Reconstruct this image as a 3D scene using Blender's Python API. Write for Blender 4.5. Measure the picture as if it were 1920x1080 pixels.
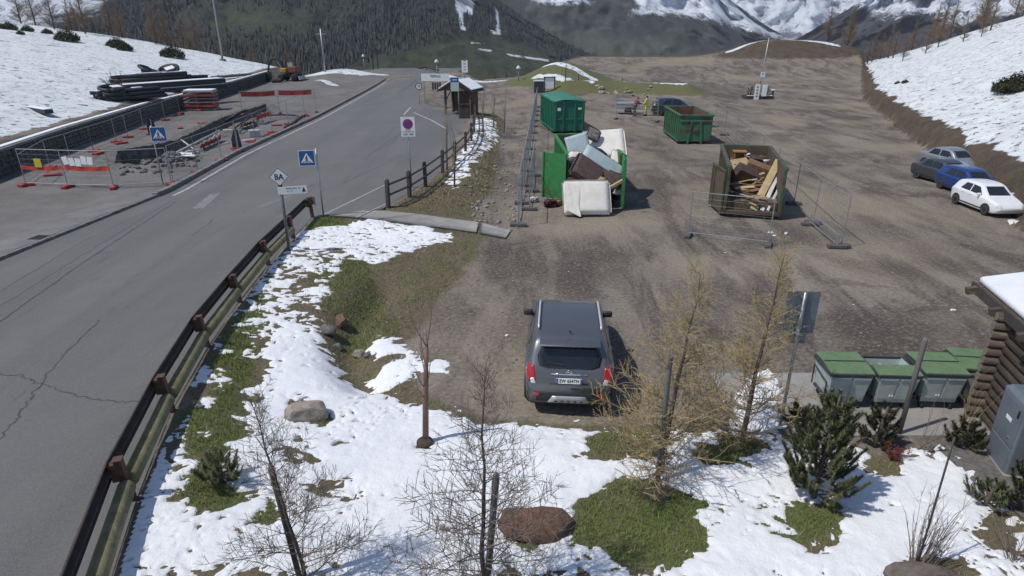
import bpy, bmesh, math, random
import numpy as np
from mathutils import Vector, Matrix, Euler
from mathutils.bvhtree import BVHTree
R = math.radians
random.seed(7); RNG = np.random.default_rng(7)
for o in list(bpy.data.objects): bpy.data.objects.remove(o)
S = bpy.context.scene
COL = S.collection

# ---------------------------------------------------------------- camera, sky, sun, exposure
CAM_H, PITCH, FPX = 7.3, R(22.4), 1174.0
cam_d = bpy.data.cameras.new('camera'); cam = bpy.data.objects.new('camera', cam_d); COL.objects.link(cam)
cam.location = (0, 0, CAM_H); cam.rotation_euler = (R(90) - PITCH, 0, 0)
cam_d.sensor_width = 36.0; cam_d.lens = 36.0 * FPX / 1920.0
cam_d.clip_start = 0.1; cam_d.clip_end = 20000
S.camera = cam
SUN_EL, SUN_AZ = R(57), R(202)        # azimuth of the sun measured from +X towards +Y
w = bpy.data.worlds.new('World'); S.world = w; w.use_nodes = True
nt = w.node_tree; nt.nodes.clear()
sky = nt.nodes.new('ShaderNodeTexSky'); sky.sky_type = 'NISHITA'; sky.sun_disc = False
sky.sun_elevation = SUN_EL; sky.sun_rotation = R(90) - SUN_AZ
sky.altitude = 2000; sky.air_density = 1.0; sky.dust_density = 1.2; sky.ozone_density = 0.8
bg = nt.nodes.new('ShaderNodeBackground'); bg.inputs[1].default_value = 0.125
wo = nt.nodes.new('ShaderNodeOutputWorld')
nt.links.new(sky.outputs[0], bg.inputs[0]); nt.links.new(bg.outputs[0], wo.inputs[0])
sd = bpy.data.lights.new('sun', 'SUN'); sd.energy = 3.2; sd.angle = R(0.55); sd.color = (1.0, 0.955, 0.89)
sun = bpy.data.objects.new('sun', sd); COL.objects.link(sun)
sv = Vector((math.cos(SUN_EL) * math.cos(SUN_AZ), math.cos(SUN_EL) * math.sin(SUN_AZ), math.sin(SUN_EL)))
sun.rotation_euler = sv.to_track_quat('Z', 'Y').to_euler(); sun.location = sv * 60
S.view_settings.view_transform = 'Standard'; S.view_settings.look = 'None'
S.view_settings.exposure = 0.18; S.view_settings.gamma = 1.0; S.view_settings.use_curve_mapping = False
S.render.engine = 'CYCLES'

# ---------------------------------------------------------------- surveying helpers
def G(u, v, z=0.0):
    """world point at height z seen at photo pixel (u, v)"""
    a = PITCH + math.atan((v - 540) / FPX)
    d = (CAM_H - z) / math.tan(a)
    zc = d * math.cos(PITCH) + (CAM_H - z) * math.sin(PITCH)
    return (u - 960) / FPX * zc, d
def zat(v, y):
    """height of the point on row v at forward distance y"""
    return CAM_H - y * math.tan(PITCH + math.atan((v - 540) / FPX))
def hash2(i, j, s):
    n = (i.astype(np.int64) * 374761393 + j.astype(np.int64) * 668265263 + s * 1274126177) & 0x7fffffff
    n = ((n ^ (n >> 13)) * 1274126177) & 0x7fffffff
    return ((n ^ (n >> 16)) & 0xffff) / 65535.0
def vnoise(x, y, s=0):
    """gradient noise, 0..1"""
    xi = np.floor(x); yi = np.floor(y); fx = x - xi; fy = y - yi
    u = fx * fx * fx * (fx * (fx * 6 - 15) + 10); v = fy * fy * fy * (fy * (fy * 6 - 15) + 10)
    def g(dx, dy):
        a = hash2(xi + dx, yi + dy, s) * 6.2831853; return np.cos(a) * (fx - dx) + np.sin(a) * (fy - dy)
    n = (g(0, 0) * (1 - u) + g(1, 0) * u) * (1 - v) + (g(0, 1) * (1 - u) + g(1, 1) * u) * v
    return 0.5 + n * 0.78
def fbm(x, y, s=0, o=4):
    t = 0; am = 0.5; x, y = x * 0.848 - y * 0.530, x * 0.530 + y * 0.848
    for k in range(o):
        t = t + am * (vnoise(x, y, s + k * 17) * 2 - 1); x, y = x * 1.62 - y * 1.22 + 11.3, x * 1.22 + y * 1.62 + 5.7; am *= 0.5
    return t
def sst(a, b, x):
    t = np.clip((x - a) / (b - a), 0, 1); return t * t * (3 - 2 * t)
def sdpoly(px, py, poly):
    """signed distance to polygon, positive inside"""
    px = np.asarray(px, float); py = np.asarray(py, float)
    d = np.full(px.shape, 1e18); ins = np.zeros(px.shape, bool); n = len(poly)
    for i in range(n):
        x0, y0 = poly[i]; x1, y1 = poly[(i + 1) % n]
        ex, ey = x1 - x0, y1 - y0; l2 = ex * ex + ey * ey + 1e-12
        t = np.clip(((px - x0) * ex + (py - y0) * ey) / l2, 0, 1)
        d = np.minimum(d, (px - x0 - t * ex) ** 2 + (py - y0 - t * ey) ** 2)
        c = ((y0 > py) != (y1 > py)) & (px < (x1 - x0) * (py - y0) / (y1 - y0 + 1e-12) + x0)
        ins ^= c
    d = np.sqrt(d); return np.where(ins, d, -d)
def dline(px, py, pts):
    px = np.asarray(px, float); py = np.asarray(py, float); d = np.full(px.shape, 1e18)
    for (x0, y0), (x1, y1) in zip(pts[:-1], pts[1:]):
        ex, ey = x1 - x0, y1 - y0; l2 = ex * ex + ey * ey + 1e-12
        t = np.clip(((px - x0) * ex + (py - y0) * ey) / l2, 0, 1)
        d = np.minimum(d, (px - x0 - t * ex) ** 2 + (py - y0 - t * ey) ** 2)
    return np.sqrt(d)

# ---------------------------------------------------------------- materials
MATS = {}
def N(nt, typ, **kw):
    n = nt.nodes.new(typ)
    for k, v in kw.items(): setattr(n, k, v)
    return n
def noise(nt, vec, scale, detail=4, rough=0.6, dist=0.0):
    n = N(nt, 'ShaderNodeTexNoise'); n.inputs['Scale'].default_value = scale; n.inputs['Detail'].default_value = detail
    n.inputs['Roughness'].default_value = rough; n.inputs['Distortion'].default_value = dist
    nt.links.new(vec, n.inputs['Vector']); return n.outputs['Fac']
def ramp(nt, fac, p0, p1, c0=(0, 0, 0, 1), c1=(1, 1, 1, 1)):
    r = N(nt, 'ShaderNodeValToRGB'); e = r.color_ramp.elements
    if p0 > p1: p0, p1, c0, c1 = p1, p0, c1, c0
    e[0].position = p0; e[1].position = p1; e[0].color = c0; e[1].color = c1
    nt.links.new(fac, r.inputs[0]); return r.outputs[0]
def mixc(nt, fac, a, b, mode='MIX'):
    m = N(nt, 'ShaderNodeMix', data_type='RGBA', blend_type=mode)
    for sock, val in ((m.inputs[0], fac), (m.inputs[6], a), (m.inputs[7], b)):
        if hasattr(val, 'links') or isinstance(val, bpy.types.NodeSocket): nt.links.new(val, sock)
        else: sock.default_value = val if not isinstance(val, tuple) else (val + (1,) if len(val) == 3 else val)
    return m.outputs[2]
def math_(nt, op, a, b=None, c=None, clamp=False):
    m = N(nt, 'ShaderNodeMath', operation=op, use_clamp=clamp)
    for i, v in enumerate((a, b, c)):
        if v is None: continue
        if isinstance(v, bpy.types.NodeSocket): nt.links.new(v, m.inputs[i])
        else: m.inputs[i].default_value = v
    return m.outputs[0]
def attr(nt, name):
    a = N(nt, 'ShaderNodeAttribute'); a.attribute_name = name; return a.outputs['Fac']
def newmat(name):
    m = bpy.data.materials.new(name); m.use_nodes = True; nt = m.node_tree
    b = nt.nodes['Principled BSDF']; MATS[name] = m
    return m, nt, b
def coords(nt, which='Object', scale=None):
    t = N(nt, 'ShaderNodeTexCoord'); o = t.outputs[which]
    if scale:
        mp = N(nt, 'ShaderNodeMapping'); mp.inputs['Scale'].default_value = scale
        nt.links.new(o, mp.inputs[0]); o = mp.outputs[0]
    return o
def bump(nt, b, h, strength=0.3, dist=0.02):
    n = N(nt, 'ShaderNodeBump'); n.inputs['Strength'].default_value = strength; n.inputs['Distance'].default_value = dist
    nt.links.new(h, n.inputs['Height']); nt.links.new(n.outputs[0], b.inputs['Normal'])
def mat(name, c, c2=None, scale=6.0, rough=0.7, metal=0.0, bmp=0.0, bscale=30.0, bdist=0.01, p=(0.4, 0.62), c3=None, coat=0.0, stretch=None, rvar=0.0):
    if name in MATS: return MATS[name]
    m, nt, b = newmat(name)
    b.inputs['Roughness'].default_value = rough; b.inputs['Metallic'].default_value = metal
    b.inputs['Coat Weight'].default_value = coat
    if coat: b.inputs['Coat Roughness'].default_value = 0.05
    c2 = c2 or tuple(x * 0.75 for x in c)
    vec = coords(nt, 'Object', stretch)
    f = ramp(nt, noise(nt, vec, scale, 6, 0.65), p[0], p[1])
    col = mixc(nt, f, c, c2)
    if c3:
        f3 = ramp(nt, noise(nt, vec, scale * 2.7, 5, 0.7, 0.4), 0.54, 0.66); col = mixc(nt, f3, col, c3)
    nt.links.new(col, b.inputs['Base Color'])
    if rvar:
        rr = N(nt, 'ShaderNodeMapRange'); nt.links.new(f, rr.inputs[0]); rr.inputs[3].default_value = rough - rvar; rr.inputs[4].default_value = rough + rvar
        nt.links.new(rr.outputs[0], b.inputs['Roughness'])
    if bmp: bump(nt, b, noise(nt, vec, bscale, 5, 0.7), bmp, bdist)
    return m

# ---------------------------------------------------------------- mesh builder
class MB:
    def __init__(s): s.v = []; s.f = []
    def add(s, vs, fs, M=None):
        k = len(s.v)
        s.v += [tuple(M @ Vector(p)) for p in vs] if M is not None else [tuple(p) for p in vs]
        s.f += [tuple(i + k for i in f) for f in fs]; return s
    def box(s, c, d, rot=None, bev=0.0, M=None):
        hx, hy, hz = d[0] / 2, d[1] / 2, d[2] / 2
        T = Matrix.Translation(c)
        if rot is not None: T = T @ Euler(rot).to_matrix().to_4x4()
        if M is not None: T = M @ T
        if not bev:
            vs = [(x, y, z) for x in (-hx, hx) for y in (-hy, hy) for z in (-hz, hz)]
            fs = [(0, 1, 3, 2), (4, 6, 7, 5), (0, 4, 5, 1), (2, 3, 7, 6), (0, 2, 6, 4), (1, 5, 7, 3)]
            return s.add(vs, fs, T)
        bm = bmesh.new(); bmesh.ops.create_cube(bm, size=1.0)
        for q in bm.verts: q.co = Vector((q.co.x * d[0], q.co.y * d[1], q.co.z * d[2]))
        bmesh.ops.bevel(bm, geom=list(bm.edges), offset=min(bev, min(d) * 0.49), segments=2, affect='EDGES', profile=0.5)
        bm.verts.ensure_lookup_table(); bm.verts.index_update()
        vs = [tuple(q.co) for q in bm.verts]; fs = [[q.index for q in f.verts] for f in bm.faces]; bm.free()
        return s.add(vs, fs, T)
    def tube(s, pts, rad, n=6, cap=True, M=None):
        pts = [Vector(p) for p in pts]
        if not hasattr(rad, '__len__'): rad = [rad] * len(pts)
        vs = []; fs = []; up = None
        for i, p in enumerate(pts):
            t = (pts[min(i + 1, len(pts) - 1)] - pts[max(i - 1, 0)])
            if t.length < 1e-9: t = Vector((0, 0, 1))
            t.normalize()
            if up is None: up = Vector((0, 0, 1)) if abs(t.z) < 0.9 else Vector((1, 0, 0))
            a = up - t * up.dot(t)
            if a.length < 1e-6: a = Vector((1, 0, 0)) - t * t.x
            a.normalize(); bb = t.cross(a); up = a
            for k in range(n):
                an = 2 * math.pi * k / n; vs.append(p + (a * math.cos(an) + bb * math.sin(an)) * rad[i])
        for i in range(len(pts) - 1):
            for k in range(n): fs.append((i * n + k, i * n + (k + 1) % n, (i + 1) * n + (k + 1) % n, (i + 1) * n + k))
        if cap: fs.append(tuple(range(n))[::-1]); fs.append(tuple(range((len(pts) - 1) * n, len(pts) * n)))
        return s.add(vs, fs, M)
    def lathe(s, prof, n=16, M=None, cap=True):
        vs = []; fs = []
        for r, z in prof:
            for k in range(n): a = 2 * math.pi * k / n; vs.append((r * math.cos(a), r * math.sin(a), z))
        for i in range(len(prof) - 1):
            for k in range(n): fs.append((i * n + k, i * n + (k + 1) % n, (i + 1) * n + (k + 1) % n, (i + 1) * n + k))
        if cap: fs.append(tuple(range(n))[::-1]); fs.append(tuple(range((len(prof) - 1) * n, len(prof) * n)))
        return s.add(vs, fs, M)
    def prism(s, poly, z0, z1, M=None):
        n = len(poly); vs = [(x, y, z0) for x, y in poly] + [(x, y, z1) for x, y in poly]
        fs = [tuple(range(n))[::-1], tuple(range(n, 2 * n))] + [(i, (i + 1) % n, n + (i + 1) % n, n + i) for i in range(n)]
        return s.add(vs, fs, M)
    def mesh(s, name, smooth=False):
        me = bpy.data.meshes.new(name); me.from_pydata(s.v, [], s.f); me.update()
        if smooth: me.polygons.foreach_set('use_smooth', [True] * len(me.polygons))
        return me
    def build(s, name, m, parent=None, smooth=False, loc=None, fix=True):
        me = s.mesh(name, smooth)
        if fix:
            bm = bmesh.new(); bm.from_mesh(me); bmesh.ops.recalc_face_normals(bm, faces=bm.faces); bm.to_mesh(me); bm.free()
        return link(name, me, m, parent, loc)
def link(name, me, m, parent=None, loc=None):
    o = bpy.data.objects.new(name, me); COL.objects.link(o)
    if m is not None and not me.materials: me.materials.append(m)
    if parent is not None: o.parent = parent
    if loc is not None: o.location = loc
    return o
def fastmesh(name, V, F, m, parent=None, smooth=False):
    """V (n,3) array, F (k,3|4) array"""
    V = np.asarray(V, np.float32); F = np.asarray(F, np.int32)
    me = bpy.data.meshes.new(name); me.vertices.add(len(V)); me.vertices.foreach_set('co', V.ravel())
    k = F.shape[1]; me.loops.add(F.size); me.loops.foreach_set('vertex_index', F.ravel())
    me.polygons.add(len(F)); me.polygons.foreach_set('loop_start', np.arange(0, F.size, k, dtype=np.int32))
    me.polygons.foreach_set('loop_total', np.full(len(F), k, np.int32)) if False else None
    if smooth: me.polygons.foreach_set('use_smooth', np.ones(len(F), bool))
    me.update(calc_edges=True); me.validate()
    return link(name, me, m, parent)
def vattr(o, name, arr):
    a = o.data.attributes.new(name, 'FLOAT', 'POINT'); a.data.foreach_set('value', np.asarray(arr, np.float32).ravel())
def tag(o, label, cat, group=None):
    o['label'] = label; o['category'] = cat
    if group: o['group'] = group
    return o
def kind(o, k): o['kind'] = k; return o
def thing(name, label, cat, loc=(0, 0, 0), rz=0.0, group=None):
    o = bpy.data.objects.new(name, None); COL.objects.link(o); o.empty_display_size = 0.2
    o.location = loc; o.rotation_euler = (0, 0, rz); return tag(o, label, cat, group)
def dup(root, loc=None, rz=None, label=None, scale=None):
    def rec(o, par):
        c = o.copy(); COL.objects.link(c)
        if par is not None: c.parent = par
        for ch in list(o.children): rec(ch, c)
        return c
    r = rec(root, None)
    if loc is not None: r.location = loc
    if rz is not None: r.rotation_euler = (r.rotation_euler[0], r.rotation_euler[1], rz)
    if label: r['label'] = label
    if scale: r.scale = (scale,) * 3 if not hasattr(scale, '__len__') else scale
    return r
def text_mesh(txt, size, depth=0.002, bold=0.0):
    c = bpy.data.curves.new('lettering', 'FONT'); c.body = txt; c.size = size; c.align_x = 'CENTER'; c.align_y = 'CENTER'
    c.extrude = depth; c.offset = bold; c.resolution_u = 2
    o = bpy.data.objects.new('lettering', c); COL.objects.link(o)
    dg = bpy.context.evaluated_depsgraph_get(); me = bpy.data.meshes.new_from_object(o.evaluated_get(dg))
    bpy.data.objects.remove(o); bpy.data.curves.remove(c); me.name = 'lettering'; me.materials.clear(); return me
def lettering(txt, size, m, parent, loc, rot=(R(90), 0, 0), bold=0.0, sx=1.0):
    me = text_mesh(txt, size, 0.002, bold); o = link('lettering', me, m, parent, loc); o.rotation_euler = rot; o.scale = (sx, 1, 1); return o
# ================================================================ terrain
ROAD_Z = 0.5
XL = [(0, -17.4), (10, -16.9), (18.7, -16.3), (27.9, -15.5), (37, -16.2), (54, -16.3), (80, -17.5), (102, -18.9), (110, -20.2), (118, -22.3), (127, -26)]
XRG = [(0, -3.4), (5.0, -4.95), (6.3, -5.40), (7.8, -5.90), (10.2, -6.57), (12.9, -7.07), (15.5, -7.4), (18.3, -7.64), (21.2, -7.76), (23.7, -7.82)]
XRP = XRG + [(24.3, -7.0), (24.9, -5.35), (33.7, -3.35), (42.5, -2.95), (50, -3.1), (57, -3.6), (60, -7.2), (67, -9.3), (82, -12.0), (98, -12.4), (111, -11.2), (120, -9.6), (127, -8)]
def xl(y): return np.interp(y, [p[0] for p in XL], [p[1] for p in XL])
def xrp(y): return np.interp(y, [p[0] for p in XRP], [p[1] for p in XRP])
def gl(pts, z=0.0): return [G(u, v, z) for u, v in pts]
LOT = gl([(945, 441), (870, 520), (800, 600), (760, 665), (800, 742), (930, 787), (1000, 797), (1150, 797), (1480, 790)]) + [(5.3, 9.6), (8.9, 9.3), (22, 9), (60, 20), (60, 100), (40, 128), (8, 128), (2, 100), (-4, 98), (-7.0, 75), (-6.5, 64), (-1.6, 62), (-0.4, 55), (-0.6, 45), (-0.3, 36), (-0.2, 28)]
RDP = [(x, y) for y, x in XRP] + [(-60, 127), (-60, 0)]
WALL = [(-24.6, 25.0), (-25.9, 31.6), (-27.6, 39.3), (-29.9, 53), (-30.5, 60.4), (-33.2, 80), (-35.6, 97)]
def xwall(y): return np.interp(y, [p[1] for p in WALL], [p[0] for p in WALL])
TRENCH = gl([(216, 306), (292, 312), (335, 290), (440, 233), (505, 207), (498, 196), (420, 220), (330, 264), (222, 284)], 0.5)
EDGE = [(20, 24), (22, 26.2), (23.8, 31.7), (28.8, 46.2), (39, 72), (56, 106), (70, 136), (90, 176)]
def hill_d(x, y):
    """distance to the right of the lot's far edge"""
    ex = np.interp(y, [p[1] for p in EDGE], [p[0] for p in EDGE]); return (x - ex) * 0.93
MOUND = G(1150, 100)
RPT = [(692, 392), (780, 400), (897, 418), (903, 419), (957, 433)]; RPB = [(618, 407), (706, 413), (893, 436), (899, 437), (948, 447)]; RPZ = [.50, .38, .14, .13, .05]
RQT = [G(u, v, z) for (u, v), z in zip(RPT, RPZ)]; RQB = [G(u, v, z) for (u, v), z in zip(RPB, RPZ)]
RPOLY = RQT + RQB[::-1]; RA = ((RQT[0][0] + RQB[0][0]) / 2, (RQT[0][1] + RQB[0][1]) / 2); RB = ((RQT[-1][0] + RQB[-1][0]) / 2, (RQT[-1][1] + RQB[-1][1]) / 2)
def H(x, y):
    x = np.asarray(x, float); y = np.asarray(y, float)
    dr = np.maximum(-sdpoly(x, y, RDP), 0); dl = np.maximum(-sdpoly(x, y, LOT), 0)
    t = dl / (dl + dr + 1e-6); z = ROAD_Z * (t * 0.5 + 0.5 * t * t * (3 - 2 * t))
    z = np.where((dr <= 0), ROAD_Z, z)
    # ditch at the toe of the bank
    dd = dline(x, y, [(-3.9, 17.5), (-4.2, 14.6), (-3.9, 13.2), (-3.3, 12.2)])
    z = z - 0.42 * np.exp(-(dd / 0.55) ** 2)
    # low bank in front of the parking place
    z = z + 0.14 * np.exp(-((y - 9.5) / 0.8) ** 2) * sst(-2.5, 0.5, x) * (1 - sst(4, 6.0, x))
    # grass verge between paling and lot
    vg = sst(25.5, 29, y) * (1 - sst(52, 60, y)) * np.exp(-((x + 1.9) / 1.1) ** 2); z = z + 0.25 * vg
    # construction trench
    tr = sdpoly(x, y, TRENCH); z = z - 1.5 * sst(-0.45, -0.15, tr)
    spoil = np.exp(-(((x + 19.0) / 1.0) ** 2 + ((y - 34.3) / 1.5) ** 2)); z = z + 0.55 * spoil
    # crossing slabs lie on an even grade
    rf_ = np.clip(((x - RA[0]) * (RB[0] - RA[0]) + (y - RA[1]) * (RB[1] - RA[1])) / ((RB[0] - RA[0]) ** 2 + (RB[1] - RA[1]) ** 2), 0, 1)
    rm = sst(-0.55, -0.1, sdpoly(x, y, RPOLY)) * (dr > 0.02); z = z * (1 - rm) + rm * (0.53 - 0.47 * rf_ - 0.06)
    # hillside behind the retaining wall
    dw = xwall(y) - x
    q = np.clip(dw, 0, 90); left = 1.68 + 0.2 * q - 0.00105 * q ** 2
    left = left + 0.35 * fbm(x * 0.07, y * 0.07, 3, 3)
    z = np.where((dw > 0.2) & (y > 24.8), np.maximum(left, z), z)
    far = sst(92, 100, y) * sst(-24, -34, x)
    # far snowy heap by the excavator and gravel heaps
    z = z + 1.3 * np.exp(-(((x + 26) / 5) ** 2 + ((y - 101) / 6) ** 2)) + 0.9 * np.exp(-(((x + 24.5) / 2.2) ** 2 + ((y - 84) / 4) ** 2))
    # far lot climbs to a rim, mounds beside it
    z = z + 2.75 * sst(88, 124, y) * sst(3, 14, x)
    z = z + 2.6 * np.exp(-(((x - 46) / 7.5) ** 2 + ((y - 121) / 9) ** 2)) + 2.3 * np.exp(-(((x - 57) / 7.5) ** 2 + ((y - 121) / 8) ** 2))
    z = z + 3.0 * np.exp(-(((x - 7.0) / 5.5) ** 2 + ((y - 95) / 7.5) ** 2))
    z = z + 1.25 * np.exp(-(dline(x, y, [(7.0, 82.5), (13, 83), (21.5, 80.5)]) / 1.7) ** 2)
    # hillside on the right
    d = hill_d(x, y)
    crest = np.interp(y, [0, 40, 60, 80, 95, 110, 124, 138, 160], [17, 17.0, 15.5, 13.6, 11.6, 8.4, 4.6, 1.4, -4])
    bank = 0.80 * sst(0, 1.8, d) + 0.48 * np.maximum(d - 1.4, 0)
    k = 1.6; sm = -np.log(np.exp(-bank / k) + np.exp(-np.maximum(crest, -6) / k)) * k
    hz = np.where(d > 0, sm + k * math.log(2) * np.exp(-np.maximum(d, 0) / 6), 0)
    hz = hz + (0.3 * fbm(x * 0.09, y * 0.09, 9, 3) + 0.25 * fbm(x * 0.5, y * 0.5, 5, 3) * np.exp(-((d - 2.0) / 1.5) ** 2)) * sst(0, 3, d)
    bl = sst(0, 0.6, d); z = z * (1 - bl) + np.maximum(hz, np.where(d < 2, z * (1 - d / 2), -50)) * bl
    # everything falls away to the valley
    y0 = np.interp(x, [-140, -60, -34, -24, -12, -5, 0, 8, 40, 70, 110], [112, 106, 104, 128, 128, 101, 108, 126, 132, 140, 150])
    z = z - 0.30 * np.maximum(y - y0, 0) - 0.004 * np.maximum(y - y0, 0) ** 2
    z = np.maximum(z, -130)
    # unevenness
    pav = ((dr <= 0) & (x > xl(y) - 0.3)).astype(float)
    z = z + (1 - pav) * (0.035 * fbm(x * 0.35, y * 0.35, 1, 4) + 0.02 * fbm(x * 1.7, y * 1.7, 2, 3))
    return z
def Hs(x, y): return float(H(np.array([x]), np.array([y]))[0])
def GH(u, v):
    z = 0.0
    for k in range(14):
        x, y = G(u, v, z); z = 0.5 * z + 0.5 * Hs(x, y)
    return Vector((x, y, Hs(x, y)))
def axis(segs):
    out = []
    for a, b, st in segs: out += list(np.arange(a, b - 1e-6, st))
    return np.array(out + [segs[-1][1]])
AX = axis([(-180, -60, 3), (-60, -40, 0.9), (-40, -16, 0.28), (-16, -8, 0.3), (-8, 6, 0.11), (6, 12, 0.16), (12, 40, 0.4), (40, 80, 0.9), (80, 190, 3)])
AY = axis([(1, 5, 0.4), (5, 15, 0.11), (15, 26, 0.16), (26, 62, 0.3), (62, 90, 0.4), (90, 130, 0.6), (130, 160, 2), (160, 330, 8)])
GX, GY = np.meshgrid(AX, AY); gx = GX.ravel(); gy = GY.ravel(); gz = H(gx, gy)
nx, ny = len(AX), len(AY)
ii = np.arange((nx) * (ny)).reshape(ny, nx)
gf = np.stack([ii[:-1, :-1].ravel(), ii[:-1, 1:].ravel(), ii[1:, 1:].ravel(), ii[1:, :-1].ravel()], 1)
# ---- cover masks (metres inside each kind of ground)
def ell(cx, cy, rx, ry, n=14, z=0.15): return [G(cx + rx * math.cos(2 * math.pi * k / n), cy + ry * math.sin(2 * math.pi * k / n), z) for k in range(n)]
VERGE = [(-7.6, 23.9), (-6.5, 24.1), (-4.9, 25.6), (-3.2, 34), (-2.8, 42.5), (-3.0, 52), (-3.4, 58), (-1.7, 61), (-0.6, 55), (-0.9, 45), (-0.8, 36), (-1.0, 29), (-1.6, 25.4), (-0.7, 23.8), (-1.6, 18.9), (-2.4, 15.6), (-2.7, 13.5), (-2.0, 11.7), (-0.4, 10.75), (0.4, 10.5), (2.4, 10.5), (5.4, 10.4), (5.6, 9.7), (8.4, 9.6), (8.2, 8), (8.6, 6), (9, 2), (-3.7, 2), (-4.7, 5.0), (-5.15, 6.3), (-5.65, 7.8), (-6.4, 10.2), (-6.9, 12.9), (-7.2, 15.5), (-7.5, 18.3), (-7.65, 21.2)]
verge = sdpoly(gx, gy, VERGE)
m_far = np.exp(-(((gx - 6.5) / 7.5) ** 2 + ((gy - 94) / 9) ** 2)) - 0.35
m_bank = 1.0 - dline(gx, gy, [(7.0, 82.0), (13, 82.6), (21.5, 80)]) / 2.4
grass = np.maximum(np.maximum(verge, m_far * 3), m_bank)
hd = hill_d(gx, gy)
bk = np.maximum(np.minimum(hd, 4 - hd) * 1.0, 2.2 - np.sqrt(((gx - 49) / 6) ** 2 + ((gy - 118) / 3.0) ** 2) * 1.0)
bk = np.where(gy > 136, 1.0, bk)
bk = np.maximum(bk, np.where(gx > 10, np.minimum(gy - 122, 8.0), -5))
dw = xwall(gy) - gx
sn = np.where((gy > 24.8), dw - 1.0 + 0.5 * fbm(gx * 0.4, gy * 0.4, 21, 3), -5)
sn = np.where(dw < 0, -5, sn)
sn = np.maximum(sn, np.where(hd > 0, hd - (1.1 + 0.9 * fbm(gx * 0.3, gy * 0.3, 22, 4)), -5))
for pl, wd in (([(-30, 99.5), (-24, 99.5), (-21.5, 104)], 2.2), ([(-24.8, 84.5), (-22.8, 83)], 0.8), ([(-14, 116), (-9.5, 104), (-4.5, 98.6), (-1.5, 99.5)], 0.9),
               ([(1.0, 97.5), (3.5, 101), (8, 101.5)], 0.7), ([(3.5, 90.5), (9, 86.0), (13, 84.0), (21, 81.0)], 0.75), ([(5, 95), (11, 90)], 0.8), ([(39, 120), (45, 122.5), (52, 121), (57, 118)], 0.8),
               ([(8, 84.5), (10, 82.6)], 0.5), ([(-19, 41), (-17.5, 43)], 0.0)):
    sn = np.maximum(sn, wd - dline(gx, gy, pl) + 0.5 * fbm(gx * 0.6, gy * 0.6, 23, 3))
ds = np.where((np.abs(gx + 18) < 12) & (gy > 28) & (gy < 100), 0, 0)
site = np.minimum(np.minimum(xl(gy) - 0.2 - gx, gx - xwall(gy)), gy - 20)      # gravel of the building site
tsd = sdpoly(gx, gy, TRENCH)
damp = np.zeros(gx.shape)
for cx, cy, rx, ry, a in ((1080, 520, 150, 45, .75), (1690, 620, 220, 60, .85), (1620, 430, 130, 34, .55), (1740, 500, 150, 26, .5), (1360, 172, 70, 22, .6), (1460, 265, 170, 16, .3), (1560, 205, 120, 18, .3), (1200, 125, 260, 12, -.5), (1500, 150, 120, 10, -.2), (1000, 300, 45, 70, .35), (1180, 640, 100, 30, .4), (1340, 430, 90, 16, .5), (1480, 345, 160, 14, .4), (930, 640, 60, 50, .3),
                         (1330, 500, 150, 34, -.75), (1180, 420, 150, 20, -.6), (1560, 330, 120, 18, -.45), (1500, 560, 120, 26, -.4), (1060, 430, 60, 22, -.7), (1150, 215, 200, 20, -.3), (1640, 640, 60, 8, -.9), (1400, 300, 60, 60, -.3)):
    qx, qy = G(cx, cy); q1 = G(cx + rx, cy)[0] - qx; q2 = (G(cx, cy - ry)[1] - G(cx, cy + ry)[1]) / 2
    damp = damp + a * np.exp(-(((gx - qx) / q1) ** 2 + ((gy - qy) / q2) ** 2))
damp = damp + 0.35 * fbm(gx * 0.22 + gy * 0.06, gy * 0.10, 91, 4)
# ---- ground material
m, nt, b = newmat('ground_mix')
P = coords(nt, 'Object')
lotn = noise(nt, P, 0.16, 6, 0.62, 0.8); fine = noise(nt, P, 9.0, 5, 0.75); peb = noise(nt, P, 34.0, 3, 0.8)
mp = N(nt, 'ShaderNodeMapping'); mp.inputs['Rotation'].default_value = (0, 0, R(-28)); mp.inputs['Scale'].default_value = (0.65, 0.17, 1)
nt.links.new(P, mp.inputs[0]); trk = noise(nt, mp.outputs[0], 1.0, 7, 0.68, 0.7)
lot = mixc(nt, ramp(nt, lotn, 0.34, 0.66), (0.150, 0.127, 0.106), (0.222, 0.192, 0.160))
lot = mixc(nt, ramp(nt, trk, 0.45, 0.62), lot, (0.085, 0.070, 0.058))
lot = mixc(nt, math_(nt, 'MULTIPLY', ramp(nt, noise(nt, P, 0.33, 5, 0.6, 1.2), 0.52, 0.66), 0.95), lot, (0.074, 0.060, 0.050))
lot = mixc(nt, math_(nt, 'MULTIPLY', ramp(nt, noise(nt, P, 0.11, 4, 0.5, 0.5), 0.50, 0.62), 0.7), lot, (0.250, 0.210, 0.150))
dampn = math_(nt, 'ADD', attr(nt, 'damp'), math_(nt, 'MULTIPLY', math_(nt, 'SUBTRACT', trk, 0.5), 1.7))
lot = mixc(nt, math_(nt, 'MULTIPLY', ramp(nt, dampn, 0.15, 0.75), 0.8), lot, (0.066, 0.054, 0.046))
lot = mixc(nt, math_(nt, 'MULTIPLY', ramp(nt, math_(nt, 'MULTIPLY', dampn, -1.0), 0.2, 0.8), 0.7), lot, (0.245, 0.208, 0.155))
lot = mixc(nt, ramp(nt, fine, 0.50, 0.66), lot, mixc(nt, 0.42, lot, (0.36, 0.32, 0.285)))
lot = mixc(nt, ramp(nt, fine, 0.47, 0.34), lot, mixc(nt, 0.42, lot, (0.05, 0.042, 0.036)))
lot = mixc(nt, ramp(nt, peb, 0.62, 0.70), lot, (0.30, 0.275, 0.25))
lot = mixc(nt, ramp(nt, peb, 0.36, 0.28), lot, (0.09, 0.078, 0.068))
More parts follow.
